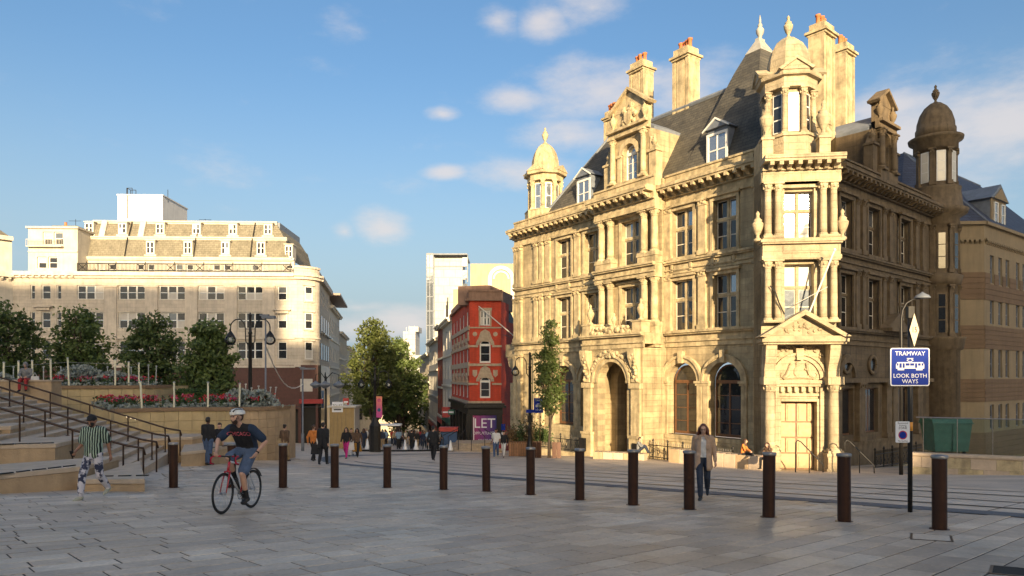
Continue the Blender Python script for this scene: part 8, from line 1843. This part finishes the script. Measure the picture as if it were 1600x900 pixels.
q = atd(1004, 40); person('person in grey lying back on the low seat wall before the portico', (q.x, q.y+.45, q.z+.36), face_rot(.9, -.4), 1.65, pose=SITG, top=C_GREY, legs=C_JEAND, hair=HAIRD, hairstyle='short')
q = atd(1168, 35.4); person('person in an orange jacket sitting on the higher seat wall', (q.x, q.y+.35, q.z+.22), face_rot(.8, -.5), 1.68, pose=SITB, top=C_ORANGE, legs=C_BLACK, hair=HAIRB, hairstyle='long')
q = atd(1199, 33.5); person('person in brown sitting at the end of the seat wall behind a bollard', (q.x, q.y, q.z+.1), face_rot(-.8, -.5), 1.66, pose=SITB, top=C_BROWN, legs=C_BLACK, hair=HAIRB, hairstyle='long')
q = Vector(((40-800)/F*31, 31, zat(612, 31))); o = person('person in a grey hood sitting above the steps beside a white bag', tuple(q), face_rot(.3, -1), 1.7, pose=SITB, top=C_GREY, legs=C_RED, hair=C_GREY, hairstyle='hood'); add_bag(o, (.4, -.1, .3), C_WHITE, .35, .4)
bb = MB(); bb.box(q.x-1.6, q.x+1.2, q.y-.1, q.y+.6, q.z-1.6, q.z+.45); t = thing('stone_bench', (q.x, q.y, q.z-1), 'stone bench above the steps where the hooded person sits', 'bench'); bb.build('seat', M_LEDGE, t); bb = MB(); bb.box(q.x-1.65, q.x+1.25, q.y-.15, q.y+.65, q.z+.45, q.z+.52); bb.build('top', M_STEP, t)
# --- the crowd in the street: twelve figures, each copied a few times
TOPS = [('black', C_BLACK), ('navy', C_NAVY), ('dark red', C_RED), ('white', C_WHITE), ('grey', C_GREY), ('green', C_GREEN), ('brown', C_BROWN), ('black', C_BLACK), ('pale blue', C_LBLUE), ('tan', C_TAN), ('black', C_BLACK), ('navy', C_NAVY)]
ORDN = ['first', 'second', 'third', 'fourth', 'fifth', 'sixth', 'seventh', 'eighth', 'ninth', 'tenth', 'eleventh', 'twelfth', '13th', '14th', '15th', '16th', '17th', '18th', '19th', '20th', '21st', '22nd', '23rd', '24th', '25th', '26th', '27th', '28th', '29th', '30th', '31st', '32nd', '33rd', '34th', '35th', '36th', '37th', '38th', '39th', '40th', '41st', '42nd', '43rd', '44th', '45th', '46th', '47th', '48th']
rc = random.Random(9); spots = []
while len(spots) < 46:
    px = rc.uniform(566, 700); D = rc.uniform(57, 92)
    if 578 < px < 594 and D < 60: continue
    if all(abs(px-s[0])*D/F > .55 or abs(D-s[1]) > .7 for s in spots): spots.append((px, D))
spots.sort(); protos = []
for i, (nm, m) in enumerate(TOPS):
    o = person('x', (0, 0, 0), 0, 1.75, pose=(WALK, WALK2, None)[i % 3], top=m, legs=(C_BLACK, C_JEAND, C_NAVY, C_TAN)[i % 4], hair=(HAIRD, HAIRB, HAIRD, HAIRG)[i % 4], hairstyle='long' if i % 3 == 1 else 'short', skin=(SKIN, SKIN2, SKIN3)[i % 3], voxel=.035, sleeve='long' if i % 4 else 'short'); protos.append(o)
usedp = set()
for i, (px, D) in enumerate(spots):
    k = rc.randrange(12) if i >= 12 else i
    q = atd(px, D); M0 = T(*q) @ Matrix.Rotation(rc.choice((0, math.pi))+rc.gauss(0, .4), 4, 'Z') @ Matrix.Scale(rc.uniform(.92, 1.05), 4)
    if k not in usedp:
        o = protos[k]; usedp.add(k); o.matrix_local = M0; WM[o.name] = M0
    else: o = copy_tree(protos[k], None, M0)
    tag(o, ORDN[i]+' pedestrian from the left in the street crowd, wearing a '+TOPS[k][0]+' top', 'person', 'crowd in the street')
# ------------------------------------------------------------------ trees
def leafmat(name, c1, c2):
    m, t, b = newmat(name); Nn = t.nodes; L = t.links
    n = Nn.new('ShaderNodeTexNoise'); n.inputs['Scale'].default_value = 1.4; n.inputs['Detail'].default_value = 4; L.new(Nn.new('ShaderNodeNewGeometry').outputs['Position'], n.inputs['Vector'])
    cr = Nn.new('ShaderNodeValToRGB'); cr.color_ramp.elements[0].position = .35; cr.color_ramp.elements[1].position = .65; cr.color_ramp.elements[0].color = (*c1, 1); cr.color_ramp.elements[1].color = (*c2, 1); L.new(n.outputs['Fac'], cr.inputs[0]); L.new(cr.outputs[0], b.inputs['Base Color'])
    b.inputs['Roughness'].default_value = .55; tr = Nn.new('ShaderNodeBsdfTranslucent'); L.new(cr.outputs[0], tr.inputs[0]); mx = Nn.new('ShaderNodeMixShader'); mx.inputs[0].default_value = .3; L.new(b.outputs[0], mx.inputs[1]); L.new(tr.outputs[0], mx.inputs[2]); L.new(mx.outputs[0], Nn['Material Output'].inputs['Surface']); return m
M_TREE1 = leafmat('plane_leaf', (.08, .12, .03), (.15, .2, .055)); M_TREE2 = leafmat('lime_leaf', (.075, .10, .022), (.15, .17, .045)); M_TREE3 = leafmat('dark_leaf', (.062, .095, .024), (.115, .155, .042))
M_BARK = mat('bark', (.09, .065, .045), .9, .4, 6, .5)
def tree(x, y, zb, zt, blobs, leaves, size, leaf_m, label, trunk_r=.2, seed=1, name='tree', crown_z=None):
    """blobs = (dx, dy, z, rx, ry, rz) lobes of the crown; leaves are spread in clumps on twigs through each lobe"""
    r = random.Random(seed); t = thing(name, (x, y, zb), label, 'tree')
    b = MB(); b.smooth = True; top = max(bl[2] for bl in blobs); n = 6; P = [(x+r.gauss(0, .06)*i, y+r.gauss(0, .06)*i, zb-.3+(top-zb)*i/n) for i in range(n+1)]; b.tube(P, [trunk_r*(1.35 if i == 0 else 1-.8*i/n) for i in range(n+1)], 8); b.build('trunk', M_BARK, t)
    lb = MB(); lb.smooth = True; cr = MB(); vol = [bl[3]*bl[4]*bl[5] for bl in blobs]; tv = sum(vol)
    for bl, v in zip(blobs, vol):
        c = Vector((x+bl[0], y+bl[1], bl[2])); f = Vector(P[min(n, max(1, int(n*(bl[2]-zb)/(top-zb)*.7)))])
        lb.tube([f, f.lerp(c, .5)+Vector((r.gauss(0, .15), r.gauss(0, .15), -.15)), c], [trunk_r*.45, trunk_r*.3, trunk_r*.1], 5)
        for k in range(5):
            d = Vector((r.gauss(0, 1), r.gauss(0, 1), r.gauss(0, .8))).normalized(); lb.tube([f.lerp(c, .7), c+Vector((d.x*bl[3], d.y*bl[4], d.z*bl[5]))*.8], [trunk_r*.18, trunk_r*.04], 4)
        m = int(leaves*v/tv); cl = max(6, m//22); per = max(1, m//cl)
        for k in range(cl):
            d = Vector((r.gauss(0, 1), r.gauss(0, 1), r.gauss(0, 1))).normalized(); rr_ = r.uniform(.45, 1.04)**.6; p = c+Vector((d.x*bl[3], d.y*bl[4], d.z*bl[5]))*rr_
            for q in range(per):
                o = Vector((r.gauss(0, 1), r.gauss(0, 1), r.gauss(0, .7)))*size*1.5; leafquad(cr, p+o, size*r.uniform(.6, 1.25), r)
    lb.build('limbs', M_BARK, t); o = cr.build('crown', leaf_m, t); o['kind'] = 'stuff'
    return t
def lobes(px0, px1, py0, py1, D, n, seed, fill=.42):
    """lobes that fill the outline of a crown seen between these columns and rows"""
    r = random.Random(seed); cx_, w = ((px0+px1)/2-800)/F*D, (px1-px0)/F*D/2; z1, z0 = zat(py0, D), zat(py1, D); out = []
    for i in range(n):
        f = (i+.5)/n; z = z0+(z1-z0)*(.12+.76*f); ww = w*math.sqrt(max(.08, 1-(2*f-.75)**2*.75)); a = i*2.4+seed; rad_ = ww*.5
        s = max(.28*w, fill*w*(1-.45*f)); out.append((rad_*math.cos(a), rad_*math.sin(a), z, s*1.05, s, s*.85))
    out.append((0, 0, (z0+z1)/2, w*.55, w*.55, (z1-z0)*.42)); return cx_, out
for px0, px1, py0, py1, D, m, lab, sd, lv in ((-75, 84, 466, 625, 47, M_TREE3, 'dense dark tree at the left edge before the office block', 3, 8500), (66, 182, 470, 625, 50, M_TREE1, 'second dense tree from the left edge, thin at its tip', 5, 6800),
        (170, 300, 483, 632, 48, M_TREE3, 'third tree from the left edge, rounded crown behind the upper flower bed', 8, 7800), (274, 376, 488, 640, 44, M_TREE1, 'tree nearest the twin lamp, behind the long flower bed', 13, 7200)):
    cx_, bl = lobes(px0, px1, py0, py1, D, 11, sd, .46); gz = g(cx_, D)+1.0; tree(cx_, D, gz, 0, bl, lv, .15, m, lab, .18, sd, 'plane_tree')
# wispy leader of the second tree
# street trees
cx_, bl = lobes(528, 640, 487, 655, 84, 12, 21, .46); tree((585-800)/F*84, 84, g(-16, 84), 0, bl, 13000, .2, M_TREE2, 'big lime-green street tree standing in the middle of the street', .45, 21, 'street_tree')
cx_, bl = lobes(575, 672, 520, 660, 98, 11, 34, .46); tree((622-800)/F*98, 98, g(-16, 98), 0, bl, 9000, .24, M_TREE1, 'street tree right behind the big one, its crown reaching the glass tower', .4, 34, 'street_tree')
cx_, bl = lobes(560, 690, 560, 668, 125, 10, 55, .5); tree((630-800)/F*125, 125, g(-19, 125), 0, bl, 7000, .3, M_TREE3, 'dark street tree farthest down the street, below the other crowns', .4, 55, 'street_tree')
# slim young tree by the post office
D = 43.5; p = atd(858, D); z = lambda py: zat(py, D)
bl = [(0, 0, z(520), .4, .4, 1.0), (.08, .1, z(545), .58, .55, .9), (-.2, 0, z(565), .6, .55, .8), (.22, -.1, z(585), .62, .6, .8), (-.2, .1, z(605), .6, .6, .75), (.32, .1, z(620), .55, .55, .7), (.0, 0, z(634), .6, .55, .5), (-.5, 0, z(592), .3, .3, .4), (.5, 0, z(602), .35, .35, .45)]
tree(p.x, p.y, p.z, 0, bl, 5200, .1, M_TREE3, 'slim upright young tree in front of the left end of the post office', .09, 77, 'young_tree')  # darker leaf colour stands in for shade on this tree
